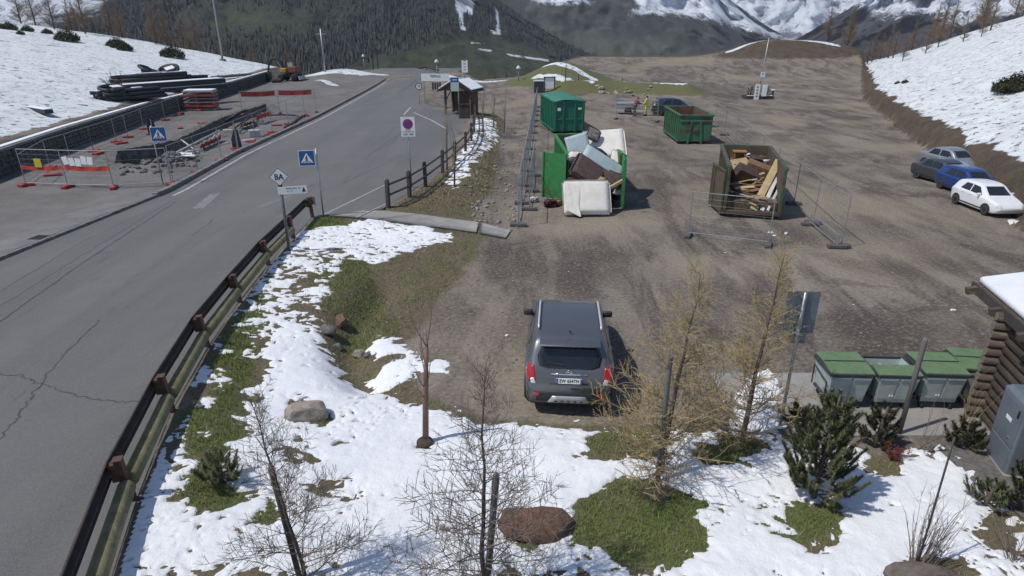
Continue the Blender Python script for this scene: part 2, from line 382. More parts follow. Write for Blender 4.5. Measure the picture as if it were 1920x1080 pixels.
gcol = mixc(nt, ramp(nt, math_(nt, 'ADD', math_(nt, 'MULTIPLY', attr(nt, 'green'), 0.30), noise(nt, P, 0.9, 5, 0.65)), 0.50, 0.74), (0.150, 0.122, 0.082), (0.115, 0.145, 0.045))
gcol = mixc(nt, ramp(nt, noise(nt, P, 14, 4, 0.75), 0.42, 0.62), gcol, (0.095, 0.080, 0.055))
bcol = mixc(nt, ramp(nt, noise(nt, P, 0.7, 6, 0.7), 0.35, 0.65), (0.110, 0.082, 0.060), (0.056, 0.044, 0.034))
bcol = mixc(nt, ramp(nt, noise(nt, P, 5, 4, 0.7), 0.56, 0.66), bcol, (0.11, 0.095, 0.05))
scol = mixc(nt, ramp(nt, noise(nt, P, 0.35, 6, 0.7), 0.35, 0.66), (0.115, 0.107, 0.101), (0.185, 0.176, 0.167))
scol = mixc(nt, ramp(nt, noise(nt, P, 7, 4, 0.8), 0.55, 0.68), scol, (0.20, 0.19, 0.18))
nb = noise(nt, P, 1.3, 5, 0.7)
def msk(a, amp, lo=-0.04, hi=0.04):
    return ramp2(math_(nt, 'ADD', attr(nt, a), math_(nt, 'MULTIPLY', math_(nt, 'SUBTRACT', nb, 0.5), amp)), lo, hi)
def ramp2(v, lo, hi):
    r = N(nt, 'ShaderNodeMapRange'); r.interpolation_type = 'SMOOTHSTEP'; nt.links.new(v, r.inputs[0]); r.inputs[1].default_value = lo; r.inputs[2].default_value = hi
    return r.outputs[0]
col = mixc(nt, msk('site', 1.2, -0.2, 0.2), lot, scol)
col = mixc(nt, msk('bank', 1.5, -0.2, 0.2), col, bcol)
col = mixc(nt, msk('grass', 1.2, -0.12, 0.12), col, gcol)
trn = math_(nt, 'MULTIPLY', msk('trench', 0.2, 0.0, 0.15), 1.0)
col = mixc(nt, trn, col, mixc(nt, ramp(nt, noise(nt, P, 3.0, 5, 0.8), 0.4, 0.6), (0.05, 0.043, 0.037), (0.11, 0.10, 0.09)))
tuft = noise(nt, P, 2.2, 5, 0.72, 0.2); tuft2 = noise(nt, P, 0.30, 5, 0.7)
smask = msk('snow', 1.1, -0.08, 0.08)
gaps = math_(nt, 'MAXIMUM', ramp(nt, tuft, 0.58, 0.615), ramp(nt, tuft2, 0.64, 0.66))
smask = math_(nt, 'MULTIPLY', smask, math_(nt, 'SUBTRACT', 1.0, gaps))
snc = mixc(nt, ramp(nt, noise(nt, P, 0.8, 6, 0.75), 0.35, 0.62), (0.50, 0.525, 0.54), (0.66, 0.69, 0.70))
col = mixc(nt, smask, col, snc)
nt.links.new(col, b.inputs['Base Color'])
b.inputs['Roughness'].default_value = 0.92; b.inputs['Specular IOR Level'].default_value = 0.2
hgt = math_(nt, 'ADD', math_(nt, 'MULTIPLY', fine, 0.7), math_(nt, 'MULTIPLY', peb, 0.5))
hgt = math_(nt, 'ADD', hgt, math_(nt, 'MULTIPLY', smask, 1.5))
bump(nt, b, hgt, 0.55, 0.05)
ground = fastmesh('ground', np.stack([gx, gy, gz], 1), gf, m, smooth=True); kind(ground, 'structure')
vattr(ground, 'grass', grass); vattr(ground, 'damp', damp); vattr(ground, 'bank', bk); vattr(ground, 'snow', sn); vattr(ground, 'site', np.where(hd > -4, -5, site)); vattr(ground, 'trench', tsd)

# ================================================================ road
m, nt, b = newmat('asphalt'); P = coords(nt, 'Object')
mp = N(nt, 'ShaderNodeMapping'); mp.inputs['Scale'].default_value = (0.55, 0.035, 1); mp.inputs['Rotation'].default_value = (0, 0, R(3)); nt.links.new(P, mp.inputs[0])
c = mixc(nt, ramp(nt, noise(nt, P, 0.25, 6, 0.65, 0.5), 0.32, 0.68), (0.108, 0.104, 0.099), (0.152, 0.146, 0.138))
c = mixc(nt, ramp(nt, noise(nt, mp.outputs[0], 1.0, 6, 0.6), 0.42, 0.60), c, mixc(nt, 0.55, c, (0.068, 0.068, 0.068)))
c = mixc(nt, ramp(nt, noise(nt, P, 42, 3, 0.85), 0.36, 0.64), c, mixc(nt, 0.45, c, (0.26, 0.255, 0.25)))
c = mixc(nt, ramp(nt, noise(nt, P, 90, 2, 0.8), 0.60, 0.44), c, mixc(nt, 0.5, c, (0.05, 0.05, 0.05)))
mp2 = N(nt, 'ShaderNodeMapping'); mp2.inputs['Scale'].default_value = (1.1, 0.22, 1); mp2.inputs['Rotation'].default_value = (0, 0, R(-14)); nt.links.new(P, mp2.inputs[0])
c = mixc(nt, math_(nt, 'MULTIPLY', ramp(nt, noise(nt, mp2.outputs[0], 0.8, 6, 0.75, 1.5), 0.60, 0.64), 0.35), c, (0.07, 0.07, 0.072))
nt.links.new(c, b.inputs['Base Color']); b.inputs['Roughness'].default_value = 0.85
bump(nt, b, noise(nt, P, 70, 3, 0.8), 0.35, 0.01)
ys = np.concatenate([np.arange(1, 30, 0.5), np.arange(30, 70, 1.0), np.arange(70, 127.1, 1.5)]); K = 9
V = []; 
for y in ys:
    a, c_ = float(xl(y)), float(xrp(y)) + 0.02
    for k in range(K): V.append((a + (c_ - a) * k / (K - 1), y, ROAD_Z + 0.012))
F = [(i * K + k, i * K + k + 1, (i + 1) * K + k + 1, (i + 1) * K + k) for i in range(len(ys) - 1) for k in range(K - 1)]
road = kind(fastmesh('road', V, F, MATS['asphalt'], smooth=True), 'structure')
paint = mat('road_paint', (0.46, 0.46, 0.45), (0.20, 0.20, 0.20), 9, 0.7, p=(0.35, 0.7))
def strip(name, pts, wd, z, m, parent=None, jit=0.0, off=0.0):
    V = []; F = []
    for i, p in enumerate(pts):
        a = Vector(pts[max(i - 1, 0)]); c = Vector(pts[min(i + 1, len(pts) - 1)]); t = (c - a).normalized(); n = Vector((-t.y, t.x))
        wj = wd * (1 + jit * random.uniform(-1, 1)); zz = z if not callable(z) else z(p[0], p[1])
        for s_ in (-0.5, 0.5): V.append((p[0] + n.x * (wj * s_ + off), p[1] + n.y * (wj * s_ + off), zz))
    for i in range(len(pts) - 1): F.append((2 * i, 2 * i + 1, 2 * i + 3, 2 * i + 2))
    return fastmesh(name, V, F, m, parent)
ZR = ROAD_Z + 0.012
strip('edge_line', [(float(xl(y)) + 0.55, y) for y in np.arange(27.2, 103, 1.2)], 0.14, ZR + 0.004, paint, road)
strip('edge_line', gl([(608, 402), (660, 377), (723, 346)], ZR), 0.07, ZR + 0.004, paint, road)
strip('edge_line', gl([(668, 408), (726, 381)], ZR), 0.06, ZR + 0.004, paint, road)
strip('edge_line', gl([(776, 211), (810, 226), (838, 242)], ZR), 0.14, ZR + 0.004, paint, road)
strip('edge_line', gl([(757, 215), (770, 201)], ZR), 0.14, ZR + 0.004, paint, road)
oldp = mat('worn_paint', (0.24, 0.24, 0.235), (0.145, 0.143, 0.14), 7, 0.8, p=(0.35, 0.6))
strip('worn_dash', gl([(371, 391), (404, 363)], ZR), 0.42, ZR + 0.004, oldp, road)
strip('worn_dash', gl([(486, 389), (545, 366)], ZR), 0.30, ZR + 0.004, mat('worn_paint_faint', (0.165, 0.165, 0.16), (0.135, 0.133, 0.13), 9), road)
crack = mat('crack_fill', (0.050, 0.050, 0.053), (0.075, 0.075, 0.077), 12, 0.9)
def crackline(pts, wd=0.03, nj=10, amp=0.05):
    P_ = gl(pts, ZR); out = []
    for a, c in zip(P_[:-1], P_[1:]):
        for k in range(nj):
            t = k / nj; out.append((a[0] + (c[0] - a[0]) * t + random.uniform(-amp, amp), a[1] + (c[1] - a[1]) * t + random.uniform(-amp, amp)))
    out.append(P_[-1]); strip('crack', out, wd, ZR + 0.004, crack, road, 0.5)
crackline([(-40, 632), (60, 560), (160, 490), (240, 437), (330, 378)], 0.045, 14, 0.02)
crackline([(75, 720), (120, 665), (185, 600)], 0.03); crackline([(-10, 700), (40, 705), (75, 720), (130, 735), (190, 752), (262, 754)], 0.03)
crackline([(75, 720), (45, 765), (20, 800), (-20, 850)], 0.035)
crackline([(358, 442), (385, 425), (400, 410)], 0.02); crackline([(0, 575), (120, 500), (250, 420), (330, 372)], 0.015, 14, 0.03); crackline([(0, 547), (150, 455), (300, 385)], 0.012, 14, 0.03)
crackline([(640, 345), (700, 318), (755, 290)], 0.03); crackline([(690, 290), (735, 268), (760, 240)], 0.035); crackline([(680, 300), (720, 270), (742, 255)], 0.03)
crackline([(745, 175), (765, 163), (782, 150)], 0.12, 6, 0.05)
# pavement and kerbs along the building site
stone = mat('kerb_stone', (0.20, 0.195, 0.185), (0.12, 0.115, 0.11), 4, 0.85, bmp=0.4, bscale=25)
pv = mat('pavement_asphalt', (0.155, 0.150, 0.146), (0.115, 0.112, 0.110), 1.2, 0.9, bmp=0.3, bscale=60)
V = []; F = []; yy = np.arange(8, 27.6, 0.7)
for i, y in enumerate(yy):
    x0 = float(xl(y)); wd = 1.7 * (1 - max(0, (y - 24)) / 7.0)
    V += [(x0 - 0.13, y, ROAD_Z + 0.10), (x0 - 0.13 - wd, y, ROAD_Z + 0.07), (x0 - 0.13 - wd, y, ROAD_Z - 0.1)]
for i in range(len(yy) - 1): F += [(3 * i + 1, 3 * i, 3 * i + 3, 3 * i + 4), (3 * i + 2, 3 * i + 1, 3 * i + 4, 3 * i + 5)]
pave = kind(fastmesh('pavement', V, F, pv), 'structure')
strip('crack', [(float(xl(y)) - 0.16 + 0.02 * math.sin(y * 5), y) for y in np.arange(8, 27.4, 0.3)], 0.035, ROAD_Z + 0.106, crack, pave, 0.6)
kerb = kind(MB().box((-17, 30, ROAD_Z - 0.08), (0.05, 0.05, 0.05)).build('kerb', stone), 'structure')
y = 8.0; kproto = {}
while y < 108:
    L = 1.0 if y < 60 else 2.0
    x0, x1 = float(xl(y)), float(xl(y + L)); an = math.atan2(x1 - x0, L)
    low = y < 26.6; wd = 0.14 if low else 0.26; hh = 0.12 if low else 0.2
    key = (low, L)
    if key not in kproto: kproto[key] = MB().box((0, L / 2, 0), (wd, L - 0.02, hh), bev=0.02).mesh('kerb_stone')
    o = link('kerb_stone', kproto[key], stone, kerb, ((x0 + x1) / 2 - wd / 2 + random.uniform(-0.01, 0.01), y, ROAD_Z + (0.05 if low else 0.09) + random.uniform(-0.01, 0.01)))
    o.rotation_euler = (random.uniform(-0.01, 0.01), 0, -an); o.location.x = x0 - wd / 2
    y += L
def cover(name, u, v, wx, wy, rz, slots):
    p = G(u, v, ROAD_Z + 0.08)
    t = thing(name, 'dark iron drain cover let into the pavement beside the kerb', 'drain cover', (p[0], p[1], ROAD_Z + 0.075), rz)
    MB().box((0, 0, 0.015), (wx, wy, 0.03), bev=0.008).build('frame', mat('cast_iron', (0.06, 0.06, 0.062), (0.035, 0.035, 0.037), 20, 0.6, 0.6), t)
    mb = MB()
    for k in range(slots): mb.box((0, (k - (slots - 1) / 2) * wy / (slots + 1), 0.034), (wx * 0.8, 0.03, 0.012))
    mb.build('grate', mat('cast_iron', (0, 0, 0)), t)
cover('drain_cover', 75, 446, 0.55, 0.5, R(-6), 6)
# concrete crossing from the pavement down to the parking place
conc = mat('concrete_slab', (0.285, 0.272, 0.255), (0.22, 0.208, 0.195), 1.4, 0.88, bmp=0.25, bscale=45, c3=(0.25, 0.24, 0.225))
def slab(parent, q, n=8, m_=3):
    V = []; F = []
    for i in range(n + 1):
        for j in range(m_ + 1):
            s_ = i / n; t_ = j / m_
            a = Vector(q[0]).lerp(Vector(q[1]), s_); c = Vector(q[3]).lerp(Vector(q[2]), s_); p = a.lerp(c, t_)
            rf_ = max(0, min(1, ((p.x - RA[0]) * (RB[0] - RA[0]) + (p.y - RA[1]) * (RB[1] - RA[1])) / ((RB[0] - RA[0]) ** 2 + (RB[1] - RA[1]) ** 2))); V.append((p.x, p.y, .53 - .47 * rf_ + .012))
    nb_ = len(V)
    for v in list(V): V.append((v[0], v[1], v[2] - 0.25))
    w_ = m_ + 1
    for i in range(n):
        for j in range(m_): F.append((i * w_ + j, (i + 1) * w_ + j, (i + 1) * w_ + j + 1, i * w_ + j + 1))
    ring = [i * w_ for i in range(n + 1)] + [n * w_ + j for j in range(1, w_)] + [i * w_ + m_ for i in range(n - 1, -1, -1)] + [j for j in range(m_ - 1, 0, -1)]
    for a, c in zip(ring, ring[1:] + ring[:1]): F.append((a, c, c + nb_, a + nb_))
    o = fastmesh('slab', V, F, conc, parent); return o
ramp_o = kind(thing('concrete_crossing', '', ''), 'structure')
del ramp_o['label']; del ramp_o['category']
for i in (0, 1, 3): slab(ramp_o, [RQT[i], RQT[i + 1], RQB[i + 1], RQB[i]])

# ================================================================ mountains
def dirpt(u, v, dist):
    """point at ground distance dist (forward) on the ray of pixel u, at the height of row v"""
    z = zat(v, dist); zc = dist * math.cos(PITCH) + (CAM_H - z) * math.sin(PITCH); return (u - 960) / FPX * zc, dist, z
def mountain(name, top, vb, d0, d1, m, u0, u1, du, nr, rough, seed, scale):
    us = np.arange(u0, u1 + 1, du); tu = [p[0] for p in top]; tv = [p[1] for p in top]
    V = np.zeros((nr, len(us), 3))
    for i in range(nr):
        t = i / (nr - 1)
        vt = np.interp(us, tu, tv); v = vb + (vt - vb) * t
        d = d0 + (d1 - d0) * (t ** 0.9) + rough * fbm(us / scale, np.full(us.shape, t * 6.0), seed, 5) * (0.2 + t)
        z = CAM_H - d * np.tan(PITCH + np.arctan((v - 540) / FPX)); zc = d * math.cos(PITCH) + (CAM_H - z) * math.sin(PITCH)
        V[i, :, 0] = (us - 960) / FPX * zc; V[i, :, 1] = d
        V[i, :, 2] = z + rough * 0.05 * fbm(us / (scale * 0.35), np.full(us.shape, t * 14.0), seed + 5, 4) * min(1, (1 - t) * 3 + 0.25)
    nu = len(us); ix = np.arange(nr * nu).reshape(nr, nu)
    F = np.stack([ix[:-1, :-1].ravel(), ix[:-1, 1:].ravel(), ix[1:, 1:].ravel(), ix[1:, :-1].ravel()], 1)
    o = kind(fastmesh(name, V.reshape(-1, 3), F, m, smooth=True), 'structure'); return o, V, us
def mount_mat(name, forest, forest2, meadow, sc, snow_lo=None, snow_hi=None, meadow_amt=0.5, streak=0.6, rock=(0.09, 0.088, 0.092), bs=0.4):
    m, nt, b = newmat(name); P = coords(nt, 'Object')
    f = mixc(nt, ramp(nt, noise(nt, P, sc, 8, 0.8), 0.40, 0.60), forest, forest2)
    f = mixc(nt, ramp(nt, noise(nt, P, sc * 0.13, 6, 0.7, 0.6), 0.50, 0.62), f, rock)
    f = mixc(nt, math_(nt, 'MULTIPLY', attr(nt, 'meadow'), ramp(nt, noise(nt, P, sc * 0.4, 6, 0.75), 0.30, 0.5)), f, mixc(nt, ramp(nt, noise(nt, P, sc * 0.5, 6, 0.7), 0.4, 0.6), meadow, rock))
    sm = math_(nt, 'ADD', attr(nt, 'snow'), math_(nt, 'MULTIPLY', math_(nt, 'SUBTRACT', noise(nt, P, sc * 0.30, 12, 0.82, 0.35), 0.5), streak * 9))
    r = N(nt, 'ShaderNodeMapRange'); nt.links.new(sm, r.inputs[0]); r.inputs[1].default_value = -0.10; r.inputs[2].default_value = 0.30
    col = mixc(nt, r.outputs[0], f, (0.62, 0.65, 0.70)); nt.links.new(col, b.inputs['Base Color']); b.inputs['Roughness'].default_value = 0.95
    b.inputs['Specular IOR Level'].default_value = 0.1
    bump(nt, b, noise(nt, P, sc * 0.9, 8, 0.75), bs, 6.0)
    return m
def matt(o, V, us, nr, meadow, snow):
    """masks given in surveyed bearings: polygons of (bearing u, row v)"""
    v = np.zeros(V.shape[:2])
    d = V[:, :, 1]; a = np.arctan((CAM_H - V[:, :, 2]) / d) - PITCH; v = 540 + FPX * np.tan(a); u = np.broadcast_to(us, v.shape)
    md = np.zeros(v.shape); sn_ = np.full(v.shape, -3.0)
    for pl, wd in meadow: md = np.maximum(md, np.clip(sdpoly(u.ravel(), v.ravel(), pl).reshape(v.shape) / wd + 0.5, 0, 1))
    for pl, wd in snow: sn_ = np.maximum(sn_, np.clip(sdpoly(u.ravel(), v.ravel(), pl).reshape(v.shape) / wd, -3, 0.42))
    vattr(o, 'meadow', md); vattr(o, 'snow', sn_); return md, sn_, u, v
mA = mount_mat('forest_slope', (0.026, 0.030, 0.028), (0.046, 0.050, 0.042), (0.075, 0.090, 0.042), 0.10, streak=0.28, rock=(0.060, 0.058, 0.052), bs=0.9)
oA, VA, usA = mountain('mountain_slope', [(-700, -160), (700, -160), (860, -70), (935, 0), (1000, 45), (1060, 80), (1118, 108), (1150, 118)], 165, 420, 1350, mA, -700, 1150, 6, 90, 120, 31, 90)
mdA, snA, uA, vA = matt(oA, VA, usA, 90, [([(640, 130), (760, 95), (850, 70), (930, 62), (1010, 95), (1060, 120), (1000, 160), (640, 160)], 25), ([(330, 40), (430, 10), (640, 25), (560, 60), (400, 70)], 60)],
     [([(842, -40), (905, -60), (886, 30), (868, 22), (870, 48), (878, 60), (864, 56), (858, 30)], 6), ([(925, 5), (936, 25), (938, 60), (928, 62), (930, 35)], 5), ([(918, 55), (942, 62), (938, 66), (922, 64)], 3), ([(895, 90), (925, 94), (925, 98), (896, 95)], 3), ([(950, 100), (1030, 112), (1030, 116), (950, 104)], 3), ([(880, 78), (910, 80), (910, 83), (880, 82)], 3),
      ([(-500, -200), (330, -200), (190, 15), (60, 45), (-100, 60), (-500, 70)], 60)])
mB = mount_mat('mid_mountain', (0.030, 0.033, 0.030), (0.062, 0.061, 0.052), (0.066, 0.080, 0.044), 0.085, streak=0.42, rock=(0.085, 0.083, 0.080))
oB, VB, usB = mountain('mountain_slope', [(820, -230), (1150, -180), (1300, -90), (1370, 0), (1440, 50), (1490, 78), (1560, 110)], 150, 1300, 2700, mB, 820, 1560, 5, 80, 260, 41, 70)
matt(oB, VB, usB, 80, [([(1050, 60), (1150, 70), (1290, 75), (1290, 110), (1080, 120)], 20), ([(1010, 40), (1060, 50), (1060, 62), (1010, 60)], 15)],
     [([(1165, -30), (1200, 12), (1180, 28), (1260, 26), (1330, 38), (1390, 52), (1450, 70), (1490, 78), (1560, 40), (1400, -60)], 18), ([(1060, -60), (1110, 5), (1010, 8), (960, -40)], 22)])
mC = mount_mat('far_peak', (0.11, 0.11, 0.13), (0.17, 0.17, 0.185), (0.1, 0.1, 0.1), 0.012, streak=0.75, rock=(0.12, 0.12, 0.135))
oC, VC, usC = mountain('mountain_peak', [(1280, -150), (1900, -150)], 140, 3800, 6200, mC, 1250, 1900, 5, 80, 600, 51, 45)
matt(oC, VC, usC, 80, [], [([(1280, -200), (1900, -200), (1900, 40), (1550, 45), (1480, 60), (1400, 70), (1280, 70)], 70)])
mD = mount_mat('right_mountain', (0.026, 0.027, 0.032), (0.050, 0.049, 0.048), (0.07, 0.07, 0.05), 0.030, streak=0.50, rock=(0.075, 0.073, 0.078))
oD, VD, usD = mountain('mountain_slope', [(1440, 110), (1480, 82), (1530, 52), (1600, 12), (1680, -40), (1900, -130), (2500, -160)], 170, 900, 2300, mD, 1440, 2500, 6, 80, 330, 61, 70)
matt(oD, VD, usD, 80, [], [([(1600, 5), (1640, 28), (1720, 25), (1800, 50), (1840, 30), (2500, 60), (2500, -200), (1680, -200)], 32)])
# forest on the near mountain: single conifers merged, nobody could count them
rg = np.random.default_rng(5); nr, nu = VA.shape[:2]
n = 46000; fi = rg.random(n) ** 1.1 * (nr - 2); fj = rg.random(n) * (nu - 2)
i0 = fi.astype(int); j0 = fj.astype(int)
keep = (mdA[i0, j0] < rg.random(n) * 0.75) & (snA[i0, j0] < -0.25 - 0.4 * rg.random(n)) & (uA[i0, j0] > -60) & (vA[i0, j0] > -30) & (vA[i0, j0] < 160)
i0 = i0[keep]; j0 = j0[keep]; fa = (fi[keep] - i0)[:, None]; fb = (fj[keep] - j0)[:, None]
pc = VA[i0, j0] * (1 - fa) * (1 - fb) + VA[i0 + 1, j0] * fa * (1 - fb) + VA[i0, j0 + 1] * (1 - fa) * fb + VA[i0 + 1, j0 + 1] * fa * fb
nT = len(pc); hh = rg.uniform(3.5, 8, nT) * rg.choice([.7, 1, 1.15], nT); rr = hh * rg.uniform(0.17, 0.26, nT)
base = np.zeros((nT, 6, 3)); 
for k in range(5):
    a = 2 * math.pi * k / 5 + rg.random(nT) * 6; base[:, k, 0] = pc[:, 0] + rr * np.cos(a); base[:, k, 1] = pc[:, 1] + rr * np.sin(a); base[:, k, 2] = pc[:, 2] - 0.8 + hh * 0.12
base[:, 5] = pc; base[:, 5, 2] += hh
o0 = (np.arange(nT) * 6)[:, None]
tf = np.concatenate([o0 + np.array([[k, (k + 1) % 5, 5]]) for k in range(5)], 0)
forest = kind(fastmesh('forest', base.reshape(-1, 3), tf, mat('conifer_forest', (0.030, 0.035, 0.034), (0.052, 0.055, 0.050), 0.03, 0.95)), 'stuff')
forest['label'] = 'dark conifer forest covering the far mountain slope'; forest['category'] = 'forest'
# ================================================================ snow cover and grass in the foreground
def fsx(poly, z=0.15): return [G(u, v, z) for u, v in poly]
SOLID = [fsx([(500, 640), (560, 600), (610, 650), (690, 722), (790, 748), (880, 778), (945, 793), (1100, 800), (1250, 803), (1440, 812), (1560, 830), (1700, 838), (1800, 842), (1855, 880), (1868, 940), (1935, 1010), (2000, 1100), (150, 1120), (190, 1080), (230, 960), (330, 900), (430, 900), (480, 760)])]
PARTIAL = [(fsx([(640, 428), (700, 412), (790, 420), (862, 437), (800, 450), (755, 470), (700, 488), (640, 470), (560, 470), (560, 440)], 0.35), 0.30), (fsx([(545, 440), (620, 440), (700, 470), (640, 500), (600, 560), (620, 600), (560, 600), (480, 640), (430, 720), (470, 640), (520, 540)], 0.35), 0.05),
           (fsx([(300, 760), (380, 640), (450, 560), (500, 500), (540, 470), (520, 560), (470, 640), (400, 760), (330, 900), (250, 950)], 0.45), 0.08),
           (fsx([(690, 690), (760, 655), (830, 672), (828, 690), (760, 690), (700, 712)]), 0.5), (fsx([(700, 625), (748, 620), (745, 650), (705, 655)]), 0.35),
           (fsx([(870, 225), (930, 225), (935, 260), (900, 300), (880, 330), (850, 360), (835, 345), (860, 290)], 0.4), 0.05), (fsx([(1415, 700), (1466, 694), (1440, 790), (1405, 795)], 0.05), 0.9)]
HOLES = [(ell(1180, 838, 98, 36), 0.9), (ell(1365, 848, 82, 34), 0.9), (ell(1205, 985, 140, 92), 1.1), (ell(1512, 968, 80, 52), 1.0), (ell(995, 985, 72, 42), 0.8), (ell(400, 945, 66, 48), 0.8), (ell(440, 700, 34, 110), 0.5), (ell(400, 830, 60, 55), 0.35), (ell(500, 985, 36, 30), 0.5), (ell(578, 785, 48, 32), 0.8), (ell(1660, 850, 48, 34), 0.6), (ell(1790, 825, 60, 18), 0.6), (ell(797, 828, 14, 9), 0.5), (ell(1780, 1065, 75, 40), 0.6), (ell(1880, 990, 30, 60), 0.5), (ell(560, 860, 40, 22), 0.5), (ell(605, 930, 60, 18), 0.15), (ell(430, 560, 40, 60), 0.2)]
def snow_amt(x, y):
    x, y = x + 0.42 * fbm(x * 1.1, y * 1.1, 61, 3), y + 0.36 * fbm(x * 1.1 + 9, y * 1.1, 62, 3)
    c = np.full(x.shape, -2.0)
    for p in SOLID: c = np.maximum(c, np.clip(sdpoly(x, y, p) * 1.5, -2, 0.75 + 0.25 * sst(-3.0, -1.5, x)))
    for p, a in PARTIAL: c = np.maximum(c, np.clip(sdpoly(x, y, p) * 2.0, -2, 0.25) + a - 0.25)
    for p, a in HOLES: c = np.minimum(c, -np.clip(sdpoly(x, y, p) * 1.9, -2, a) + 0.2)
    n1 = fbm(x * 0.9, y * 1.3, 71, 4); n2 = fbm(x * 3.0, y * 4.6, 72, 4); n3 = fbm(x * 7.5, y * 10.0, 73, 3)
    nr_ = np.clip((0.9 - c) / 0.8, 0.32, 1.0)
    tuft = np.maximum(fbm(x * 6.0, y * 8.5, 75, 4) - 0.20, 0) * 5.0 * sst(0.02, 0.2, fbm(x * 0.55, y * 0.55, 74, 3) + 0.0 + 0.25 * (1 - sst(-4.5, -2.5, x)) + 0.2 * (1 - sst(6.4, 7.4, y)))
    return c + (n1 * 0.75 + n2 * 0.75) * nr_ + n3 * 0.35 - tuft
snm, nt, b = newmat('snow'); P = coords(nt, 'Object')
sc_ = mixc(nt, ramp(nt, noise(nt, P, 1.5, 5, 0.6), 0.3, 0.7), (0.68, 0.70, 0.73), (0.79, 0.80, 0.815))
sc_ = mixc(nt, ramp(nt, noise(nt, P, 18, 4, 0.75), 0.61, 0.72), sc_, (0.52, 0.49, 0.44))
nt.links.new(sc_, b.inputs['Base Color']); b.inputs['Roughness'].default_value = 0.75; b.inputs['Specular IOR Level'].default_value = 0.25
bump(nt, b, math_(nt, 'ADD', noise(nt, P, 16, 6, 0.7), math_(nt, 'MULTIPLY', noise(nt, P, 60, 3, 0.7), 0.4)), 0.55, 0.035)
def snow_sheet(x0, x1, y0, y1, st, sx=1.0):
    ax = np.arange(x0, x1, st * sx); ay = np.arange(y0, y1, st); X, Y = np.meshgrid(ax, ay); x = X.ravel(); y = Y.ravel()
    c = np.maximum(snow_amt(x, y), -0.5); th = np.where(c > 0, 0.055 * (1 - np.exp(-c * 2.2)), c * 0.16)
    th = th + np.where(c > 0.2, 0.012 * fbm(x * 6, y * 6, 77, 3), 0)
    z = H(x, y) + th; nx_, ny_ = len(ax), len(ay); ix = np.arange(nx_ * ny_).reshape(ny_, nx_)
    F = np.stack([ix[:-1, :-1].ravel(), ix[:-1, 1:].ravel(), ix[1:, 1:].ravel(), ix[1:, :-1].ravel()], 1)
    ok = (c[F] > -0.12).any(1); F = F[ok]
    # keep the road clear
    ctr = x[F].mean(1); cy = y[F].mean(1); F = F[(ctr > xrp(cy) + 0.12)]
    used = np.unique(F); rm = np.zeros(len(x), int); rm[used] = np.arange(len(used))
    return np.stack([x, y, z], 1)[used], rm[F]
Va, Fa = snow_sheet(-6.2, 9.2, 5.2, 11.2, 0.036); Vb, Fb = snow_sheet(-8.0, 6.0, 11.12, 24.5, 0.06, 0.8); Vc, Fc = snow_sheet(-5, 0.2, 26, 58, 0.14, 0.7)
snow = kind(fastmesh('snow', np.concatenate([Va, Vb, Vc]), np.concatenate([Fa, Fb + len(Va), Fc + len(Va) + len(Vb)]), snm, smooth=True), 'structure')
# ---- grass blades
def blades(name, n, area, hgt, wd, dens, m, seed, lean=0.6):
    rg = np.random.default_rng(seed); x = rg.uniform(area[0], area[1], n); y = rg.uniform(area[2], area[3], n)
    keep = dens(x, y) > rg.random(n); x = x[keep]; y = y[keep]; k = len(x)
    z = H(x, y); a = rg.random(k) * 2 * math.pi; h = hgt * rg.uniform(0.45, 1.25, k); w_ = wd * rg.uniform(0.6, 1.3, k)
    dx, dy = np.cos(a), np.sin(a); l = rg.normal(0, lean, k) * h; b_ = rg.random(k) * 2 * math.pi
    lx, ly = l * np.cos(b_), l * np.sin(b_)
    V = np.zeros((k, 3, 3)); V[:, 0] = np.stack([x - dx * w_, y - dy * w_, z - 0.015], 1); V[:, 1] = np.stack([x + dx * w_, y + dy * w_, z - 0.015], 1); V[:, 2] = np.stack([x + lx, y + ly, z + h], 1)
    o = kind(fastmesh(name, V.reshape(-1, 3), np.arange(k * 3).reshape(k, 3), m), 'stuff')
    return o
def vergemask(x, y):
    return sdpoly(x, y, VERGE)
def green_amt(x, y):
    g = np.zeros(x.shape)
    for p, a in ((ell(1205, 985, 140, 92), 1), (ell(1512, 968, 80, 52), 1), (ell(400, 945, 66, 48), 1), (ell(440, 700, 34, 110), 0.9), (ell(650, 545, 60, 50), 0.45), (ell(600, 425, 40, 22), 0.9), (ell(1365, 848, 82, 34), 0.55), (ell(1180, 838, 98, 36), 0.35), (ell(690, 610, 50, 40), 0.3), (ell(990, 1000, 80, 30), 0.8), (ell(470, 560, 40, 60), 0.6), (ell(400, 830, 60, 55), 0.8), (ell(500, 985, 36, 30), 0.8), (ell(600, 800, 60, 30), 0.8)):
        g = np.maximum(g, a * np.clip(sdpoly(x, y, p) * 3 + 0.7, 0, 1))
    return np.clip(g + 0.5 * fbm(x * 1.2, y * 1.2, 81, 3), 0, 1)
near = (gx > -9) & (gx < 10) & (gy < 30); gat = np.where((gy > 75) & (gx > -5), 0.6, 0.15); gat[near] = green_amt(gx[near], gy[near]); vattr(ground, 'green', gat)
gm = mat('green_grass', (0.135, 0.205, 0.045), (0.205, 0.225, 0.075), 1.5, 0.8, p=(0.35, 0.65)); dm = mat('dry_grass', (0.29, 0.235, 0.14), (0.18, 0.15, 0.085), 2.0, 0.85, p=(0.35, 0.65))
def bare(x, y): return np.clip(0.25 - snow_amt(x, y) * 2.5, 0, 1) * np.clip(vergemask(x, y) * 3 + 0.2, 0, 1)
g1 = blades('green_grass', 230000, (-6.4, 8.5, 5.0, 12), 0.075, 0.0065, lambda x, y: bare(x, y) * green_amt(x, y), gm, 1)
